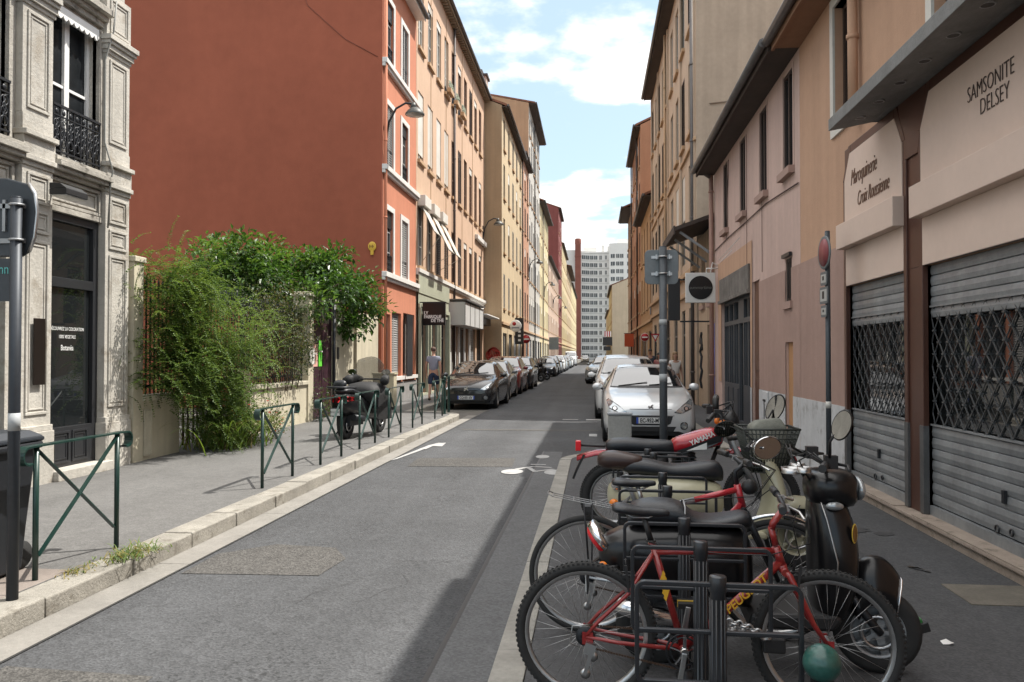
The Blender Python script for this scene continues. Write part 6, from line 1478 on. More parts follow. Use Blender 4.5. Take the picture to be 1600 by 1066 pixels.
for k,(x,z,w) in enumerate(((-.16,.705,.05),(-.08,.735,.07),(.02,.76,.075),(.12,.765,.075),(.2,.76,.07))): rg.append([(x,w*q,z-.04*q*q) for q in (-1,-.6,0,.6,1)])
b.loft(rg,closed=False,cap=False); o=b.build('rear_mudguard',[MRED],r); m=o.modifiers.new('t','SOLIDIFY'); m.thickness=.012
b=MB(); b.tube([(.1,0,.79),(-.12,0,.8)],.015,6,mat=1); b.box(-.17,-.12,-.05,.05,.75,.84); b.build('tail_light',[RED_LENS,BLACK],r,bevel=.006)
b=MB(); b.add([(-.1,-.07,.72),(-.16,-.07,.6),(-.2,-.06,.5),(-.2,.06,.5),(-.16,.07,.6),(-.1,.07,.72)],[(0,1,4,5),(1,2,3,4)]); o=b.build('mud_flap',[BLACK],r); m=o.modifiers.new('t','SOLIDIFY'); m.thickness=.02
b=MB(); b.box(.55,.95,-.12,.12,.32,.62); b.tube([(.78,0,.5),(.84,0,.76)],.085,12)
for k in range(6): b.box(.7,.92,-.1,.1,.55+k*.03,.562+k*.03)
b.cyl((.65,-.15,.42),(.65,.15,.42),.1,n=18); b.build('engine',[METAL_DARK],r,bevel=.01)
b=MB(); b.tube([(1.16,0,.9),(1.0,0,.5),(.62,0,.3),(.45,0,.4),(.5,0,.75)],.02,8); b.tube([(1.14,0,.88),(.7,0,.76),(.15,0,.8)],.018,8)
for s in (-1,1): b.tube([(.2,s*.1,.33),(.58,s*.1,.4)],.022,8); b.tube([(.2,s*.12,.36),(.28,s*.12,.74)],.018,8)
b.build('frame',[BLACK],r)
b=MB(); b.tube([(.9,-.1,.6),(.8,-.16,.62),(.5,-.17,.66),(.15,-.17,.72)],[.02,.025,.04,.045],10); b.build('exhaust',[BLACK],r)
b=MB()
for s in (-1,1): b.tube([(1.17,s*.09,1.0),(1.3,s*.09,.7),(1.5,s*.09,.34)],[.022,.024,.03],8)
b.build('fork',[TRIMGREY],r)
rg=[]; b=MB()
for x,z in ((1.15,.76),(1.3,.8),(1.5,.8),(1.7,.76),(1.8,.72)): rg.append([(x,.07*q,z-.03*q*q) for q in (-1,-.6,0,.6,1)])
b.loft(rg,closed=False,cap=False); o=b.build('front_mudguard',[MRED],r); m=o.modifiers.new('t','SOLIDIFY'); m.thickness=.01
b=MB(); b.tube([(.98,-.4,1.07),(1.06,-.25,1.12),(1.14,-.12,1.1),(1.16,0,1.06),(1.14,.12,1.1),(1.1,.25,1.15),(1.06,.4,1.14)],.012,8); b.tube([(1.09,-.18,1.12),(1.1,.18,1.13)],.009,6); hb=b.build('handlebar',[METAL_DARK],r)
for s in (-1,1):
    b=MB(); b.tube([(.97 if s<0 else 1.05,s*.43,1.065 if s<0 else 1.14),(1.04 if s<0 else 1.09,s*.28,1.11 if s<0 else 1.15)],.02,8); b.build('grip',[BLACK],hb); b=MB(); b.tube([(1.1,s*.26,1.14),(1.16,s*.32,1.14),(1.1,s*.44,1.1)],.008,6); b.box(1.05,1.12,s*.24-.03,s*.24+.03,1.08,1.15); b.build('brake_lever',[BLACK],hb)
b=MB(); b.ball((1.22,0,1.02),(.09,.11,.11),14,10); b.ball((1.14,.14,1.02),(.035,.035,.035),10,6,1); b.ball((1.14,-.14,1.02),(.035,.035,.035),10,6,1); b.tube([(1.1,.0,1.12),(1.1,.0,1.22),(1.12,.1,1.24)],.03,8); b.build('headlight',[BLACK,ORANGE_LENS],r)
mirror(r,(1.08,-.27,1.12),(1.1,-.3,1.1),(1.13,-.34,.99),.1,.07,tilt=RAD(-12),yaw=RAD(5))
body([(.4,.56,.68,.1),(.5,.54,.72,.13),(.62,.55,.73,.12),(.68,.6,.72,.08)],'side_panel',[BLACK],r)

b=MB()
for k,(y0,y1) in enumerate(((-.26,-.08),(-.22,.03),(.24,.06),(.26,-.03))): b.tube([(1.1,y0,1.13),(1.2+.03*k,y0*.7,1.2),(1.26,y1,1.1),(1.2,y1,.95),(1.08,y1,.84)],.005,5)
b.tube([(1.1,-.24,1.1),(1.28,-.14,1.0),(1.38,-.1,.75),(1.48,-.1,.42)],.005,5); b.build('control_cable',[BLACK],r)
# ---- maxi scooter on the left pavement
r=thing('scooter','black maxi scooter with windscreen and leg apron parked on the left pavement','scooter',(-4.55,13.85,.125),RAD(79))
small_wheel(r,.28,.24,.24,.13,METAL_DARK); small_wheel(r,1.62,.25,.25,.11,METAL_DARK)
body([(-.05,.6,.75,.08),(0,.5,.84,.17),(.15,.42,.88,.22),(.4,.36,.84,.23),(.7,.34,.76,.22),(.95,.3,.62,.2),(1.3,.28,.55,.2),(1.42,.32,.8,.2),(1.52,.42,.9,.16),(1.62,.55,.85,.08)],'body',[BLACKGLOSS],r)
body([(.02,.84,.9,.1),(.1,.83,.94,.15),(.35,.82,.93,.17),(.42,.8,.88,.17),(.75,.74,.84,.16),(.85,.74,.8,.1)],'seat',[LEATHER],r)
body([(.0,.93,1.0,.08),(.04,.92,1.08,.13),(.1,.92,1.09,.13),(.14,.93,1.04,.09)],'backrest',[LEATHER],r)
b=MB(); b.tube([(.3,-.2,.93),(-.05,-.2,.95),(-.12,-.12,.95),(-.12,.12,.95),(-.05,.2,.95),(.3,.2,.93)],.02,8); b.build('grab_rail',[METAL_DARK],r)
for s in (-1,1):
    b=MB(); b.loft([[(-.03+.14*abs(t)+d_,s*(.03+.2*abs(t)),.74+.035*math.sin(0)+hh*.06*(1-.4*abs(t))) for hh in (-1,1)]+[(-.01+.14*abs(t)+d_-.02,s*(.03+.2*abs(t)),.74+hh*.06*(1-.4*abs(t))) for hh in (1,-1)] for t,d_ in ((0,-.06),(.4,-.05),(.8,-.02),(1.1,.02))]); b.build('tail_light',[RED_LENS],r)
b=MB(); b.box(-.1,-.08,-.1,.1,.44,.58); b.box(-.105,-.1,-.09,.09,.45,.57,1); b.bar((-.08,0,.56),(.05,0,.62),.1,.02); np_=b.build('number_plate',[BLACK,PLATEW],r); text('lettering','DF-417-WK',.045,BLACK,np_,(-.107,0,.51),(PI/2,0,-PI/2),.001,.8)
b=MB(); b.tube([(.2,-.2,.4),(.5,-.22,.36),(.7,-.2,.32)],[.06,.06,.03],12); b.box(.2,.7,-.14,.14,.24,.45); b.tube([(.5,.16,.3),(.42,.3,.02)],.015,6); b.build('engine',[METAL_DARK],r)
b=MB(); b.loft([[(1.36+x,y,z) for x,y in [(q*q*-.12,.3*q) for q in (-1,-.75,-.4,0,.4,.75,1)]] for z,x in ((.95,.16),(1.12,.08),(1.34,-.02))]+[[(1.36-.06-.1*q*q,.24*q,1.5-.07*q*q) for q in (-1,-.75,-.4,0,.4,.75,1)]],closed=False,cap=False); o=b.build('windscreen',[M('smoked_screen',(.2,.18,.15),.06,alpha=.45)],r); m=o.modifiers.new('t','SOLIDIFY'); m.thickness=.004
b=MB(); b.tube([(1.18,-.36,1.02),(1.28,-.15,1.06),(1.3,.15,1.06),(1.18,.36,1.02)],.015,8); b.build('handlebar',[BLACK],r)
b=MB(); b.loft([ring(*q_) for q_ in ((.72,.72,.9,.3),(.85,.6,1.0,.36),(1.1,.5,1.02,.4),(1.35,.45,1.0,.36),(1.42,.5,.9,.3))]); o=b.build('leg_apron',[M('apron_black',(.012,.012,.013),.7,0,.2,6,.3,12)],r)
for s in (-.385,.35): b=MB(); b.prism([(.82,.3),(1.42,.3),(1.4,.8),(.84,.8)],'y',s,s+.035); b.build('apron_flap',[M('apron_black',(.012,.012,.013),.7)],o,bevel=.015)
for s in (-1,1): b=MB(); b.loft([[(x,s*yy+q[1]*.5,q[2]) for q in ring(0,z0,z1,.16)] for x,yy,z0,z1 in ((1.02,.4,.98,1.1),(1.1,.38,.95,1.14),(1.25,.33,.96,1.16),(1.34,.28,1.0,1.12))]); b.build('hand_muff',[M('apron_black',(.012,.012,.013),.7)],r)
mirror(r,(1.2,.3,1.06),(1.2,.34,1.15),(1.2,.36,1.2),.09,.055,CHROME,yaw=RAD(-80)); mirror(r,(1.2,-.3,1.06),(1.2,-.34,1.15),(1.2,-.36,1.2),.09,.055,BLACK,yaw=RAD(-80))
maxi=r
# motorcycles parked in the gap of the left row
def copyroot(src,label,loc,rz,cat=None):
    c_=copy_tree(src); c_.location=loc; c_.rotation_euler=(0,0,rz); c_['label']=label
    for ch in list(c_.children_recursive):
        if ch.name.startswith(('lettering','emblem')): bpy.data.objects.remove(ch)
    return c_
copyroot(maxi,'dark scooter parked nose out among the far left cars',(-4.9,49.2,0),RAD(5)); copyroot(maxi,'second dark scooter parked behind the one nose out on the far left',(-4.9,50.6,0),RAD(-4)); copyroot(maxi,'third dark scooter parked furthest in the far left gap',(-4.7,52.2,0),RAD(8))
# ---------------------------------------------------------------- street furniture
GREENP=M('barrier_green',(.009,.036,.029),.35,.1,.15,8,coat=.2)
t0=thing('street_barrier','nearest green cross braced street barrier, next to the bin and grey pole','barrier',(-3.76,5.05,.13),0,'green barriers along the left kerb')
for y in (0,.92): b=MB(); b.cyl((0,y,0),(0,y,.9),.019,n=12); b.build('post',[GREENP],t0)
b=MB(); n=10; pts=[]
for k in range(n+1): a=RAD(-100+190*k/n); pts.append((-.075-.062*math.cos(a)*1,.838-.062*math.sin(a)*-1))
prof=[]
cur=[(-.1+.06*math.cos(RAD(x)),.845+.06*math.sin(RAD(x))) for x in range(-60,-271,-21)]
left=[(y,z) for y,z in cur]
path=left+[(.0,.905),(.92,.905)]+[(1.02-(y+.1),z) for y,z in reversed(left)]
th=.012
for i in range(len(path)-1):
    (y0,z0),(y1,z1)=path[i],path[i+1]
    d=math.hypot(y1-y0,z1-z0); ny,nz=-(z1-z0)/d*th/2,(y1-y0)/d*th/2
    w=.034
    b.add([(-w,y0-ny,z0-nz),(w,y0-ny,z0-nz),(w,y1-ny,z1-nz),(-w,y1-ny,z1-nz),(-w,y0+ny,z0+nz),(w,y0+ny,z0+nz),(w,y1+ny,z1+nz),(-w,y1+ny,z1+nz)],[(3,2,1,0),(4,5,6,7),(0,4,7,3),(1,2,6,5)])
b.build('top_rail',[GREENP],t0)
b=MB(); b.bar((.012,.01,.16),(.012,.9,.88),.03,.009); b.bar((-.012,.91,.16),(-.012,.02,.88),.03,.009); b.build('cross_brace',[GREENP],t0)
for y,lab in ((8.8,'green cross braced barrier on the kerb in front of the low cream wall'),(10.75,'green cross braced barrier beside the rear wheel of the black maxi scooter'),(12.6,'green cross braced barrier overlapping the front of the black maxi scooter'),(14.45,'green cross braced barrier between the maxi scooter and the cream cabinet'),(16.4,'green cross braced barrier second from the far end of its row'),(18.75,'farthest green cross braced barrier, in front of the black hatchback')):
    c_=copy_tree(t0); c_.location=(-3.78,y,.13); c_['label']=lab
for y,lab in ((20.35,'slim dark post at the kerb end before the black hatchback'),(20.95,'second slim dark post where the kerb curves before the black hatchback')):
    b=MB(); b.lathe([(.045,0),(.035,.03),(.032,.9),(.04,.92),(.04,.95),(.02,.98),(0,.985)],n=14); o=b.build('bollard',[GREENP],None,(-3.85,y,.125)); tag(o,lab,'bollard')
b=MB(); b.lathe([(.04,0),(.04,.5),(.048,.505),(.048,.53),(.03,.545)],n=20); o=thing('bollard','short bollard with a green ball top in front of the red bicycle wheel','bollard',(.805,2.95,BZ)); b.build('post',[METAL_DARK],o); b=MB(); b.ball((0,0,.535),(.066,.066,.066),24,16); b.build('ball_top',[M('ball_green',(.014,.075,.062),.3,0,.3,14,.1,40,coat=.3,spots=9,spotcol=(.03,.1,.085))],o)
# cycle racks
rk=thing('cycle_rack','nearest black cycle rack, its post in front of the red bicycle chain wheel','cycle rack',(.46,3.06,BZ),RAD(-1.5),'black cycle racks in the parking bay')
RKM=M('rack_black',(.028,.03,.034),.28,.2,.15,10)
b=MB(); b.lathe([(.045,0),(.045,.02),(.029,.03),(.029,.74),(.032,.745),(.032,.8),(.03,.803),(0,.804)],n=20)
for k in range(10): a=2*PI*k/10; b.tube([(.028*math.cos(a),.028*math.sin(a),.05),(.028*math.cos(a),.028*math.sin(a),.72)],.005,5)
b.build('post',[RKM],rk)
b=MB(); w,z0,z1,rr=.3,.4,.77,.03; pts=[]
for cx_,cz,a0 in ((w-rr,z1-rr,0),(-w+rr,z1-rr,90),(-w+rr,z0+rr,180),(w-rr,z0+rr,270)):
    for k in range(5): a=RAD(a0+22.5*k); pts.append((cx_+rr*math.cos(a),cz+rr*math.sin(a)))
def sqloop(b,pts,hw,d):
    n=len(pts); vs=[]; 
    for i in range(n):
        p=V((pts[i][0],0,pts[i][1])); t=V((pts[(i+1)%n][0]-pts[i-1][0],0,pts[(i+1)%n][1]-pts[i-1][1])).normalized(); o_=V((t.z,0,-t.x))
        vs+=[p+o_*hw+V((0,-d,0)),p+o_*hw+V((0,d,0)),p-o_*hw+V((0,d,0)),p-o_*hw+V((0,-d,0))]
    b.add(vs,[(i*4+k,((i+1)%n)*4+k,((i+1)%n)*4+(k+1)%4,i*4+(k+1)%4) for i in range(n) for k in range(4)])
sqloop(b,pts,.0085,.012); b.box(-w,w,-.011,.011,.585,.6); b.build('hoop',[RKM],rk,bevel=.003)
for x,y,lab in ((.47,3.62,'black cycle rack whose post crosses the red bicycle top tube'),(.455,4.13,'black cycle rack just in front of the black scooter seat'),(.46,5.12,'black cycle rack standing behind the red and silver bicycle'),(.48,5.7,'black cycle rack just in front of the cream scooter'),(.5,6.85,'black cycle rack behind the cream scooter seat'),(.47,7.12,'farthest black cycle rack, under the red motorcycle seat')):
    c_=copy_tree(rk); c_.location=(x,y,BZ); c_['label']=lab
# grey pole with square sign back
def sign_pole(name,label,x,y,z0,h,r_): 
    t=thing(name,label,'sign',(x,y,z0)); b=MB(); b.tube([(0,0,0),(0,0,h)],r_,14); b.cyl((0,0,h),(0,0,h+.01),r_*.9); b.build('pole',[M('pole_grey',(.075,.085,.095),.5,.3,.15,5)],t); return t
t=sign_pole('street_sign','square sign seen from its grey back on a pole before the silver hatchback',.735,8.6,BZ,2.78,.042)
def rrect(x0,x1,z0,z1,r_,n=6):
    out=[]
    for cx_,cz,a0 in ((x1-r_,z1-r_,0),(x0+r_,z1-r_,90),(x0+r_,z0+r_,180),(x1-r_,z0+r_,270)):
        for k in range(n+1): a=RAD(a0+90*k/n); out.append((cx_+r_*math.cos(a),cz+r_*math.sin(a)))
    return out
SBACK=M('sign_back',(.17,.19,.2),.5,.4,.1,4)
b=MB(); b.prism(rrect(-.19,.165,2.39,2.76,.05),'y',.05,.065); b.build('sign_plate',[SBACK],t,bevel=.003)
b=MB()
for z in (2.5,2.68): b.box(-.12,.1,.04,.05,z-.015,z+.015); b.torus((0,0,z),'z',.046,.008,20,6); b.box(-.075,-.06,.0,.05,z-.025,z+.025); b.box(.06,.075,.0,.05,z-.025,z+.025)
b.build('clamp',[STEEL],t)
b=MB()
for z,h in ((1.95,.06),(1.55,.035),(1.35,.08)): b.lathe([(.043,z),(.0432,z),(.0432,z+h),(.043,z+h)],n=14)
b.build('sticker',[M('sticker_pale',(.35,.37,.38),.6)],t)
# parking sign near the pink wall
t=sign_pole('street_sign','round red no parking sign with three small plates on a pole by the pink wall',2.77,9.8,BZ,3.1,.03)
e=RAD(-86)
b=MB(); b.lathe([(.0,-.045),(.165,-.045),(.165,-.048),(0,-.048)],axis='y',n=36); b.lathe([(.165,-.044),(.195,-.046),(.2,-.04),(.2,-.03),(.19,-.028),(0,-.028)],axis='y',n=36,mat=1); o=b.build('sign_plate',[M('faded_red',(.22,.045,.05),.5),SBACK],t,(0,0,2.85),rot=(0,0,e))
for z0,z1,w in ((2.46,2.62,.1),(2.24,2.44,.13),(2.08,2.22,.09)):
    b=MB(); b.prism(rrect(-w,w,z0,z1,.02,3),'y',-.05,-.04); b.prism(rrect(-w*.8,w*.8,z0+.03,z1-.03,.005,2),'y',-.052,-.05,1); b.box(-w*.3,w*.2,-.054,-.052,z0+.06,z1-.05,2); b.build('sign_plate',[SBACK,M('plate_pale',(.42,.42,.4),.5),METAL_DARK],t,rot=(0,0,e))
b=MB(); b.lathe([(.031,1.0),(.033,1.0),(.033,1.08),(.031,1.08)],n=12); b.build('sticker',[OFFWHITE],t)
# big sign seen from behind, on the left
t=sign_pole('street_sign','large grey back of a rounded sign on a pole beside the dark bin',-3.59,4.62,.13,2.5,.034); t.children[0].data.materials[0]=M('pole_slate',(.03,.036,.045),.5,.3,.15,5)
DS=M('sign_back_dark',(.045,.052,.06),.45,.4,.15,3)
b=MB(); b.prism([(-1.05,2.14),(-.0,2.14),(.05,2.17),(.085,2.26),(.1,2.42),(.085,2.54),(.04,2.6),(-.1,2.64),(-.4,2.66),(-1.05,2.66)],'y',.045,.07); b.build('sign_plate',[DS],t,bevel=.01)
b=MB(); b.tube([(.05,.05,2.17),(.085,.05,2.26),(.102,.05,2.42),(.085,.05,2.54),(.04,.05,2.605)],.011,6); b.build('sign_rim',[STEEL],t)
b=MB(); b.prism([(-1.05,1.86),(-.02,1.86),(-.02,2.13),(-1.05,2.13)],'y',.045,.06); o=b.build('lower_plate',[DS],t); text('lettering','nnz',.09,M('cyan_letters',(.1,.4,.38),.5),o,(-.1,.043,2.06),(PI/2,0,0),.001,.8)
b=MB()
for z in (2.24,2.46): b.box(-.9,.03,.03,.045,z-.015,z+.015); b.torus((0,0,z),'z',.038,.008,16,6)
b.box(-.12,-.1,.03,.05,2.3,2.5); b.build('clamp',[TRIMGREY],t)
b=MB(); b.lathe([(.035,1.05),(.0353,1.05),(.0353,1.16),(.035,1.16)],n=14); b.build('sticker',[M('sticker_pale',(.35,.37,.38),.6)],t)
# dark wheeled bin
t=thing('wheeled_bin','dark wheeled rubbish bin standing by the large sign pole','bin',(-4.22,5.0,.13),0)
b=MB(); b.loft([[(x*s,y*s_,z) for x,y in ((-.28,-.3),(.28,-.3),(.28,.3),(-.28,.3))] for z,s,s_ in ((.02,.8,.78),(.3,.86,.84),(.88,1,1))],sm=False); b.box(-.31,.31,-.33,.33,.86,.91); b.build('body',[M('bin_plastic',(.012,.014,.018),.5,0,.1,6)],t,bevel=.015)
b=MB(); b.loft([[(x*s,y*s,z) for x,y in ((-.31,-.34),(.31,-.34),(.31,.34),(-.31,.34))] for z,s in ((.915,1),(.95,.98),(.99,.8))],sm=False); b.build('lid',[M('bin_lid',(.018,.023,.03),.5)],t,bevel=.012)
for s in (-1,1): b=MB(); b.lathe([(0,-.025),(.09,-.025),(.1,-.01),(.1,.01),(.09,.025),(0,.025)],(s*.16,.3,.1),axis='x',n=18); b.build('wheel',[RUBBER],t)
b=MB(); b.tube([(-.25,.34,.9),(-.25,.4,.92),(.25,.4,.92),(.25,.34,.9)],.015,6); b.build('handle',[BLACK],t)
# cream utility cabinet by the orange house
t=thing('utility_cabinet','cream utility cabinet standing at the foot of the orange house','cabinet',(-5.85,21.75,.125),0)
CB=M('cabinet_cream',(.48,.43,.31),.6,0,.06,4)
b=MB(); b.box(-.3,.3,0,.35,.08,.98); b.build('body',[CB],t,bevel=.01); b=MB(); b.box(-.28,.28,.02,.33,0,.08); b.box(-.33,.33,-.03,.38,.98,1.03,1); b.build('plinth_and_cap',[METAL_DARK,CB],t,bevel=.008)
b=MB(); b.box(-.27,-.005,-.012,-.001,.12,.94); b.box(.005,.27,-.012,-.001,.12,.94); b.build('doors',[CB],t,bevel=.004)
b=MB(); random.seed(2); b.tube([(.05+.08*(k%2),-.016,.25+.07*k) for k in range(9)],.012,5); b.tube([(-.24+.05*k,-.016,.6+.04*((k*7)%3)) for k in range(5)],.01,5); b.build('graffiti',[M('graffiti_brown',(.12,.08,.04),.6)],t)
# grey box behind the motorcycle
t=thing('electric_box','small plain grey box post standing in front of the silver hatchback','cabinet',(.295,9.3,BZ)); 
b=MB(); b.box(-.135,.135,-.06,.06,.1,.94); b.build('body',[M('box_grey',(.3,.3,.285),.65,0,.15,5)],t,bevel=.012); b=MB(); b.box(-.145,.145,-.07,.07,.94,.965); b.box(-.05,.05,-.05,.05,0,.1); b.build('cap',[TRIMGREY],t,bevel=.005)
# wall lamps on the left row
for x,y,z,lab in ((-6.5,24.3,8.75,'curved wall street lamp on the orange house'),(-6.5,46.3,8.9,'curved wall street lamp at the end of the peach tenement'),(-5.5,67.0,9.0,'curved wall street lamp on the terracotta house'),(-5.5,88.5,9.0,'curved wall street lamp on the soft yellow house'),(-5.6,109,9.0,'curved wall street lamp on the low pink beige house'),(-5.6,132,9.0,'curved wall street lamp on the dark red house')):
    t=thing('street_lamp',lab,'street lamp',(x,y,z),0,'wall street lamps of the left row')
    b=MB(); b.box(-.0,.06,-.08,.08,-.9,.35); b.tube([(.05,0,-.3),(.12,0,.2),(.35,0,.62),(.65,0,.78),(.95,0,.75)],.035,8); b.build('arm',[METAL_DARK],t)
    b=MB(); b.cyl((.9,0,.78),(.9,0,.6),.07,.1); b.lathe([(.0,.62),(.12,.62),(.22,.54),(.3,.44),(.3,.4)],(.95,0,0),n=24); b.build('lamp_shade',[M('lamp_grey',(.06,.06,.055),.5,.2)],t)
    b=MB(); b.lathe([(.28,.405),(.2,.36),(0,.345)],(.95,0,0),n=20); b.build('lamp_lens',[M('lamp_lens',(.3,.3,.28),.15)],t)
# regulatory signs further on
SRED=M('sign_red',(.4,.015,.02),.45)
def roundsign(label,x,y,z,r_,kind,z0=.12):
    t=thing('road_sign',label,'sign',(x,y,z0)); b=MB(); b.tube([(0,0,0),(0,0,z-z0+r_)],.03,8); b.build('pole',[METAL_DARK],t)
    b=MB(); zc=z-z0
    if kind=='no':
        b.lathe([(0,-.06),(r_*.93,-.06),(r_*.93,-.05),(0,-.05)],(0,0,zc),axis='y',n=28); b.lathe([(r_*.93,-.062),(r_,-.06),(r_,-.04),(0,-.04)],(0,0,zc),axis='y',n=28,mat=1); b.box(-r_*.68,r_*.68,-.066,-.06,zc-r_*.16,zc+r_*.16,1)
    elif kind=='yield':
        tri=lambda q:[(-r_*q,zc+r_*.75*q),(0,zc-r_*q),(r_*q,zc+r_*.75*q)]
        b.prism(tri(1.1),'y',-.06,-.05); b.prism(tri(.62),'y',-.064,-.06,1)
    else: b.prism(rrect(-r_,r_,zc-r_*1.3,zc+r_*1.3,.06),'y',-.06,-.045,1)
    b.build('sign_plate',[SRED,WHITE if kind!='back' else SBACK],t); return t
roundsign('red no entry sign on the left near the cream yellow tenement',-4.85,57.0,2.8,.32,'no'); roundsign('grey rectangular sign back on a pole far along the left pavement',-4.6,92.0,3.0,.55,'back')
roundsign('red no entry sign on the right before the ochre house',2.42,38.5,2.5,.2,'no'); roundsign('small red and white triangular give way sign on the right',2.95,39.0,2.52,.2,'yield')
t=thing('hanging_sign','round white shop sign with a red dot on the cream tenement','sign',(-5.45,50.3,3.5)); b=MB(); b.lathe([(0,-.05),(.36,-.05),(.38,-.03),(.38,.03),(.36,.05),(0,.05)],(.5,0,0),axis='y',n=32); b.build('board',[WHITE],t); b=MB(); b.lathe([(0,-.056),(.12,-.056),(.12,-.05)],(.42,0,.14),axis='y',n=20); b.box(.25,.75,-.056,-.05,-.16,-.06,1); b.build('logo',[SRED,TRIMGREY],t); b=MB(); b.box(0,.15,-.02,.02,-.02,.02); b.build('bracket',[METAL_DARK],t)
t=thing('hanging_sign','tall black hanging sign with white marks after the round shop sign','sign',(-5.45,54.5,0)); b=MB(); b.box(.05,.65,-.06,.06,2.4,4.2); b.build('board',[BLACK],t); b=MB(); 
for k in range(4): b.box(.27,.45,-.07,-.06,2.6+k*.3,2.75+k*.3)
b.build('logo',[WHITE],t)
t=thing('hanging_sign','orange square hanging sign on the right before the brown house','sign',(3.1,62,0)); b=MB(); b.box(-.75,-.05,-.05,.05,2.3,3.3); b.build('board',[M('sign_orange',(.5,.08,.02),.5)],t); b=MB(); b.box(-.8,.05,-.02,.02,3.3,3.34); b.build('bracket',[METAL_DARK],t)
t=thing('hanging_sign','black bar sign hanging beyond the orange square one','sign',(3.05,131.5,0)); b=MB(); b.box(-1.6,-.05,-.05,.05,3.2,4.6); b.box(-1.5,-.3,-.05,.05,2.4,3.1); b.build('board',[BLACK],t)
t=thing('shop_flag','red and white striped flag above the black bar sign','flag',(3.05,132.5,0)); b=MB()
for k in range(6): b.box(-1.3+.18*k,-1.12+.18*k,-.02,.02,4.7,5.6,k%2)
b.tube([(-1.35,0,5.65),(0,0,5.5)],.02,6,mat=2); b.build('cloth',[SRED,WHITE,METAL_DARK],t)
t=thing('hanging_sign','dark street name plate on the ochre wall','sign',(3.14,44.6,0)); b=MB(); b.box(-.04,0,-.3,.3,3.9,4.3); b.build('board',[M('plate_navy',(.02,.03,.08),.4)],t)
# litter
for i,(x,y,w,h,c_,lab) in enumerate(((1.98,4.75,.03,.02,WHITE,'scrap of white paper on the right pavement'),(1.72,5.9,.05,.03,M('dry_leaf',(.04,.03,.02),.8),'curled dead leaf on the right pavement near the black scooter'),(2.45,6.35,.09,.015,M('dry_leaf',(.04,.03,.02),.8),'dry twig lying before the wide shutter'))):
    b=MB(); b.loft([[(-w,-h,0),(0,-h*1.3,.004),(w,-h,.01)],[(-w,h,.006),(0,h*.8,.02),(w,h*1.2,.002)]],closed=False,cap=False); o=b.build('litter',[c_],None,(x,y,BZ+.004),rot=(0,0,i*1.1)); tag(o,lab,'litter')
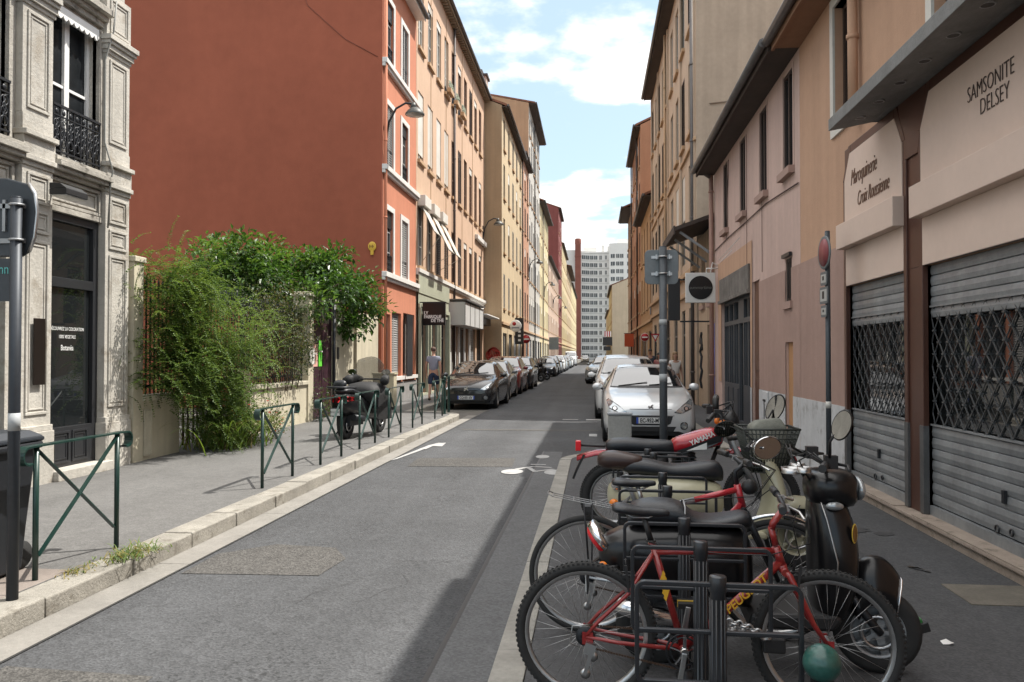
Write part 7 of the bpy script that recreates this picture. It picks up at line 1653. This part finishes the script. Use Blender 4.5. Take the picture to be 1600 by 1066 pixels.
# ---------------------------------------------------------------- people
def skin_mesh(name,pts,edges,mat,root=0,sub=2):
    me=bpy.data.meshes.new(name); me.from_pydata([p[:3] for p in pts],edges,[]); o=bpy.data.objects.new(name,me); COL.objects.link(o)
    o.modifiers.new('skin','SKIN'); o.modifiers.new('sub','SUBSURF').levels=sub
    lay=me.skin_vertices[0].data
    for i,p in enumerate(pts): r_=p[3]; lay[i].radius=(r_ if not isinstance(r_,tuple) else r_[0],r_ if not isinstance(r_,tuple) else r_[1]); lay[i].use_root=(i==root)
    dg=bpy.context.evaluated_depsgraph_get(); m2=bpy.data.meshes.new_from_object(o.evaluated_get(dg)); bpy.data.objects.remove(o); bpy.data.meshes.remove(me)
    m2.materials.clear(); m2.materials.append(mat)
    for f in m2.polygons: f.use_smooth=True
    m2.name=name; return m2
def person(label,loc,rz,h,skin,top,bottom,hair,stride=.12,arm=0,longhair=False,sleeve=.5,shorts=True,fem=False):
    r=thing('person',label,'person',loc,rz); k=h/1.76; P=[];E=[]
    def add(x,y,z,rd,par=None):
        P.append((x*k,y*k,z*k,(rd[0]*k,rd[1]*k) if isinstance(rd,tuple) else rd*k))
        if par is not None: E.append((par,len(P)-1))
        return len(P)-1
    sw=.165 if fem else .185
    pel=add(0,0,.95,(.15,.11)); sp=add(0,.01,1.12,(.13,.1),pel); ch=add(0,.015,1.33,(.15,.105),sp); nb=add(0,.015,1.46,.07,ch); nk=add(0,.0,1.53,.052,nb); jw=add(0,-.012,1.6,(.062,.075),nk); hd=add(0,-.005,1.67,(.075,.092),jw); hd2=add(0,.005,1.735,(.06,.075),hd)
    arms=[];legs=[]
    for s in (-1,1):
        sh=add(s*sw,.02,1.41,.058,ch); el=add(s*(sw+.06),.05-s*arm*.3,1.13,.042,sh); wr=add(s*(sw+.075),.0-s*arm,.9,.028,el); pm=add(s*(sw+.07),-.02-s*arm,.84,(.028,.018),wr)
        for f,(dx,dz,L_) in enumerate(((.022,-.0,.075),(.008,-.005,.085),(-.006,-.004,.08),(-.02,0,.065))):
            a=add(s*(sw+.07)+dx*.3,-.02-s*arm+dx,.80,.0095,pm); add(s*(sw+.062)+dx*.2,-.035-s*arm+dx,.80-L_,.007,a)
        t_=add(s*(sw+.05),-.045-s*arm,.84,.011,pm); add(s*(sw+.04),-.065-s*arm,.79,.009,t_)
        arms.append((sh,el,wr))
        hp=add(s*.09,0,.89,.1,pel); kn=add(s*.1,-.02+s*stride*.5,.5,.062,hp); an=add(s*.1,.03+s*stride*1.25,.09+(.05 if s>0 and stride else 0),.038,kn); he=add(s*.1,.03+s*stride*1.25-.04,.045+(.03 if s>0 and stride else 0),.036,an); add(s*.115,-.13+s*stride*1.2,.03,.03,he)
        legs.append((hp,kn,an))
    link('body',skin_mesh('body',P,E,skin),r)
    def grow_(idx,g): return [(*P[i][:3],tuple(q+g for q in P[i][3]) if isinstance(P[i][3],tuple) else P[i][3]+g) for i in idx]
    def lerp_(a,b,t,g): 
        ra=P[a][3] if not isinstance(P[a][3],tuple) else P[a][3][0]; rb=P[b][3] if not isinstance(P[b][3],tuple) else P[b][3][0]
        return (*[P[a][c]+(P[b][c]-P[a][c])*t for c in range(3)],ra+(rb-ra)*t+g)
    g=.016*k
    tp=grow_([pel,sp,ch],g+.008); tp.append((*[a*.7+b*.3 for a,b in zip(P[nb][:3],P[nk][:3])],.07*k)); te=[(0,1),(1,2),(2,3)]
    for sh,el,wr in arms:
        i=len(tp); tp.append(grow_([sh],g)[0]); te.append((2,i)); tp.append(lerp_(sh,el,sleeve,g+.012)); te.append((i,i+1))
    link('shirt',skin_mesh('shirt',tp,te,top),r)
    bp=[(0,0,1.0*k,(.148*k+g*.5,.11*k+g*.5)),(0,0,.93*k,(.155*k+g*.5,.12*k+g*.5))]; be=[(0,1)]
    for hp,kn,an in legs:
        i=len(bp); bp.append(grow_([hp],g)[0]); be.append((1,i)); bp.append(lerp_(hp,kn,.98 if shorts else 1,g+.012)); be.append((i,i+1))
        if not shorts: bp.append(lerp_(kn,an,.9,g+.01)); be.append((i+1,i+2))
    link('trousers',skin_mesh('trousers',bp,be,bottom),r)
    SH=M('dark_leather',(.03,.025,.022),.6)
    for s in (-1,1):
        b=MB(); b.ball((s*.031*k,-.088*k,1.665*k),(.011*k,.006*k,.007*k),8,6); b.build('eye',[SH],r)
        b=MB(); b.ball((s*.112*k,-.06+s*stride*1.22*k,.04*k+(.03 if s>0 and stride else 0)),(.045*k,.135*k,.042*k),10,8); b.build('shoe',[SH],r)
        b=MB(); b.ball((s*.078*k,.0,1.645*k),(.01*k,.02*k,.03*k),8,6); b.build('ear',[skin],r)
    b=MB(); b.ball((0,-.1*k,1.635*k),(.013*k,.02*k,.018*k),8,6); b.build('nose',[skin],r)
    b=MB(); b.ball((0,-.09*k,1.592*k),(.024*k,.006*k,.006*k),8,5); b.build('mouth',[M('lips',(.3,.1,.09),.5)],r)
    b=MB(); b.ball((0,.014*k,1.705*k),(.086*k,.1*k,.082*k),16,10)
    if longhair: b.ball((0,.045*k,1.57*k),(.1*k,.07*k,.18*k),14,10)
    b.build('hair',[hair],r); return r
BUZZ=M('short_hair',(.1,.06,.045),.8,0,.2,40); DARKH=M('dark_hair',(.012,.009,.008),.5); BLOND=M('fair_hair',(.25,.16,.08),.55)
SKIN2=M('skin_tan',(.3,.16,.11),.55)
person('man in grey t-shirt and navy shorts walking away on the left pavement',(-5.33,26.2,.125),PI,1.78,SKIN,M('tshirt_grey',(.23,.24,.3),.85,0,.06,8),M('shorts_navy',(.018,.03,.065),.85),BUZZ,.14,.1)
person('woman in white top and dark jacket standing nearest behind the silver hatchback',(2.62,26.2,.115),RAD(15),1.63,SKIN,M('top_white',(.6,.58,.56),.8),M('trousers_dark',(.03,.03,.035),.8),BLOND,.08,.05,True,.35,False,True)
person('woman with long dark hair in a dark pink top on the right pavement',(2.45,30.5,.115),RAD(-10),1.62,SKIN2,M('top_rose',(.25,.08,.08),.8),M('trousers_dark',(.03,.03,.035),.8),DARKH,.08,.05,True,.4,False,True)
person('man in dark shirt farthest of the three people on the right',(2.5,36,.115),0,1.8,SKIN2,M('shirt_dark',(.03,.035,.05),.8),M('trousers_dark',(.03,.03,.035),.8),DARKH,.1,.06,False,.5,False)
# ---------------------------------------------------------------- camera, sun, sky
sd=V((.545,.27,1)).normalized(); EL=math.asin(sd.z); AZ=math.atan2(sd.x,sd.y)
sun=bpy.data.lights.new('sun','SUN'); sun.energy=4.2; sun.angle=RAD(.55); sun.color=(1,.95,.87)
so=bpy.data.objects.new('sun',sun); COL.objects.link(so); so.rotation_euler=(-sd).to_track_quat('-Z','Y').to_euler(); so.location=(30,20,60)
w=bpy.data.worlds.new('World'); SC.world=w; w.use_nodes=True; nt=w.node_tree; N=nt.nodes; L=nt.links
bg=N['Background']; bg.inputs['Strength'].default_value=.15
sky=N.new('ShaderNodeTexSky'); sky.sky_type='NISHITA'; sky.sun_disc=False; sky.sun_elevation=EL; sky.sun_rotation=AZ; sky.air_density=1.0; sky.dust_density=1.5; sky.ozone_density=1.0; sky.altitude=200
tc=N.new('ShaderNodeTexCoord'); sx=N.new('ShaderNodeSeparateXYZ'); L.new(tc.outputs['Generated'],sx.inputs[0])
def mth(op,a,b=None):
    n=N.new('ShaderNodeMath'); n.operation=op
    for i,q in enumerate((a,b)):
        if q is None: continue
        if isinstance(q,(int,float)): n.inputs[i].default_value=q
        else: L.new(q,n.inputs[i])
    return n.outputs[0]
zz=mth('ADD',mth('MAXIMUM',sx.outputs[2],0),.16)
cb=N.new('ShaderNodeCombineXYZ'); L.new(mth('DIVIDE',sx.outputs[0],zz),cb.inputs[0]); L.new(mth('DIVIDE',sx.outputs[1],zz),cb.inputs[1]); cb.inputs[2].default_value=CLOUD_SEED=1.1
n1=N.new('ShaderNodeTexNoise'); n1.inputs['Scale'].default_value=2.3; n1.inputs['Detail'].default_value=7; n1.inputs['Roughness'].default_value=.52; L.new(cb.outputs[0],n1.inputs['Vector'])
mr=N.new('ShaderNodeMapRange'); mr.interpolation_type='SMOOTHSTEP'; mr.inputs[1].default_value=.5; mr.inputs[2].default_value=.6; L.new(n1.outputs['Fac'],mr.inputs[0])
def rgbmix(f,a,b):
    n=N.new('ShaderNodeMix'); n.data_type='RGBA'
    for k,q in (('Factor',f),('A',a),('B',b)):
        if isinstance(q,(tuple,float)): n.inputs[k].default_value=q
        else: L.new(q,n.inputs[k])
    return n.outputs['Result']
def mrange(v,a,b,c,d):
    n=N.new('ShaderNodeMapRange'); n.interpolation_type='SMOOTHSTEP'
    for i,q in enumerate((a,b,c,d)): n.inputs[i+1].default_value=q
    L.new(v,n.inputs[0]); return n.outputs[0]
# pale summer blue near the horizon, unseen brighter cloud overhead added to fill shade
base=rgbmix(.62,sky.outputs[0],(2.75,3.5,3.9,1))
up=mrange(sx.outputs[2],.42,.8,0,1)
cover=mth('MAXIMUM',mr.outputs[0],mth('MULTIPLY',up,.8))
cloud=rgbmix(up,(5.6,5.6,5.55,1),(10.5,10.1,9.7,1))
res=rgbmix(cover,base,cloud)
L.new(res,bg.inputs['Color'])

cam=bpy.data.cameras.new('camera'); co=bpy.data.objects.new('camera',cam); COL.objects.link(co); SC.camera=co
cam.sensor_width=36; cam.lens=1244/1600*36; cam.clip_start=.05; cam.clip_end=3000
co.location=(0,0,CAMH); co.rotation_euler=(PI/2+RAD(1.01316),0,RAD(5.8738))
SC.view_settings.view_transform='Standard'; SC.view_settings.look='None'; SC.view_settings.exposure=.8; SC.view_settings.gamma=1
SC.render.engine='CYCLES'
c=SC.cycles; c.use_denoising=True; c.denoiser='OPENIMAGEDENOISE'; c.max_bounces=6; c.diffuse_bounces=3; c.glossy_bounces=3; c.transmission_bounces=4; c.transparent_max_bounces=8; c.use_adaptive_sampling=True; c.adaptive_threshold=.02; c.sample_clamp_indirect=6
c.caustics_reflective=False; c.caustics_refractive=False
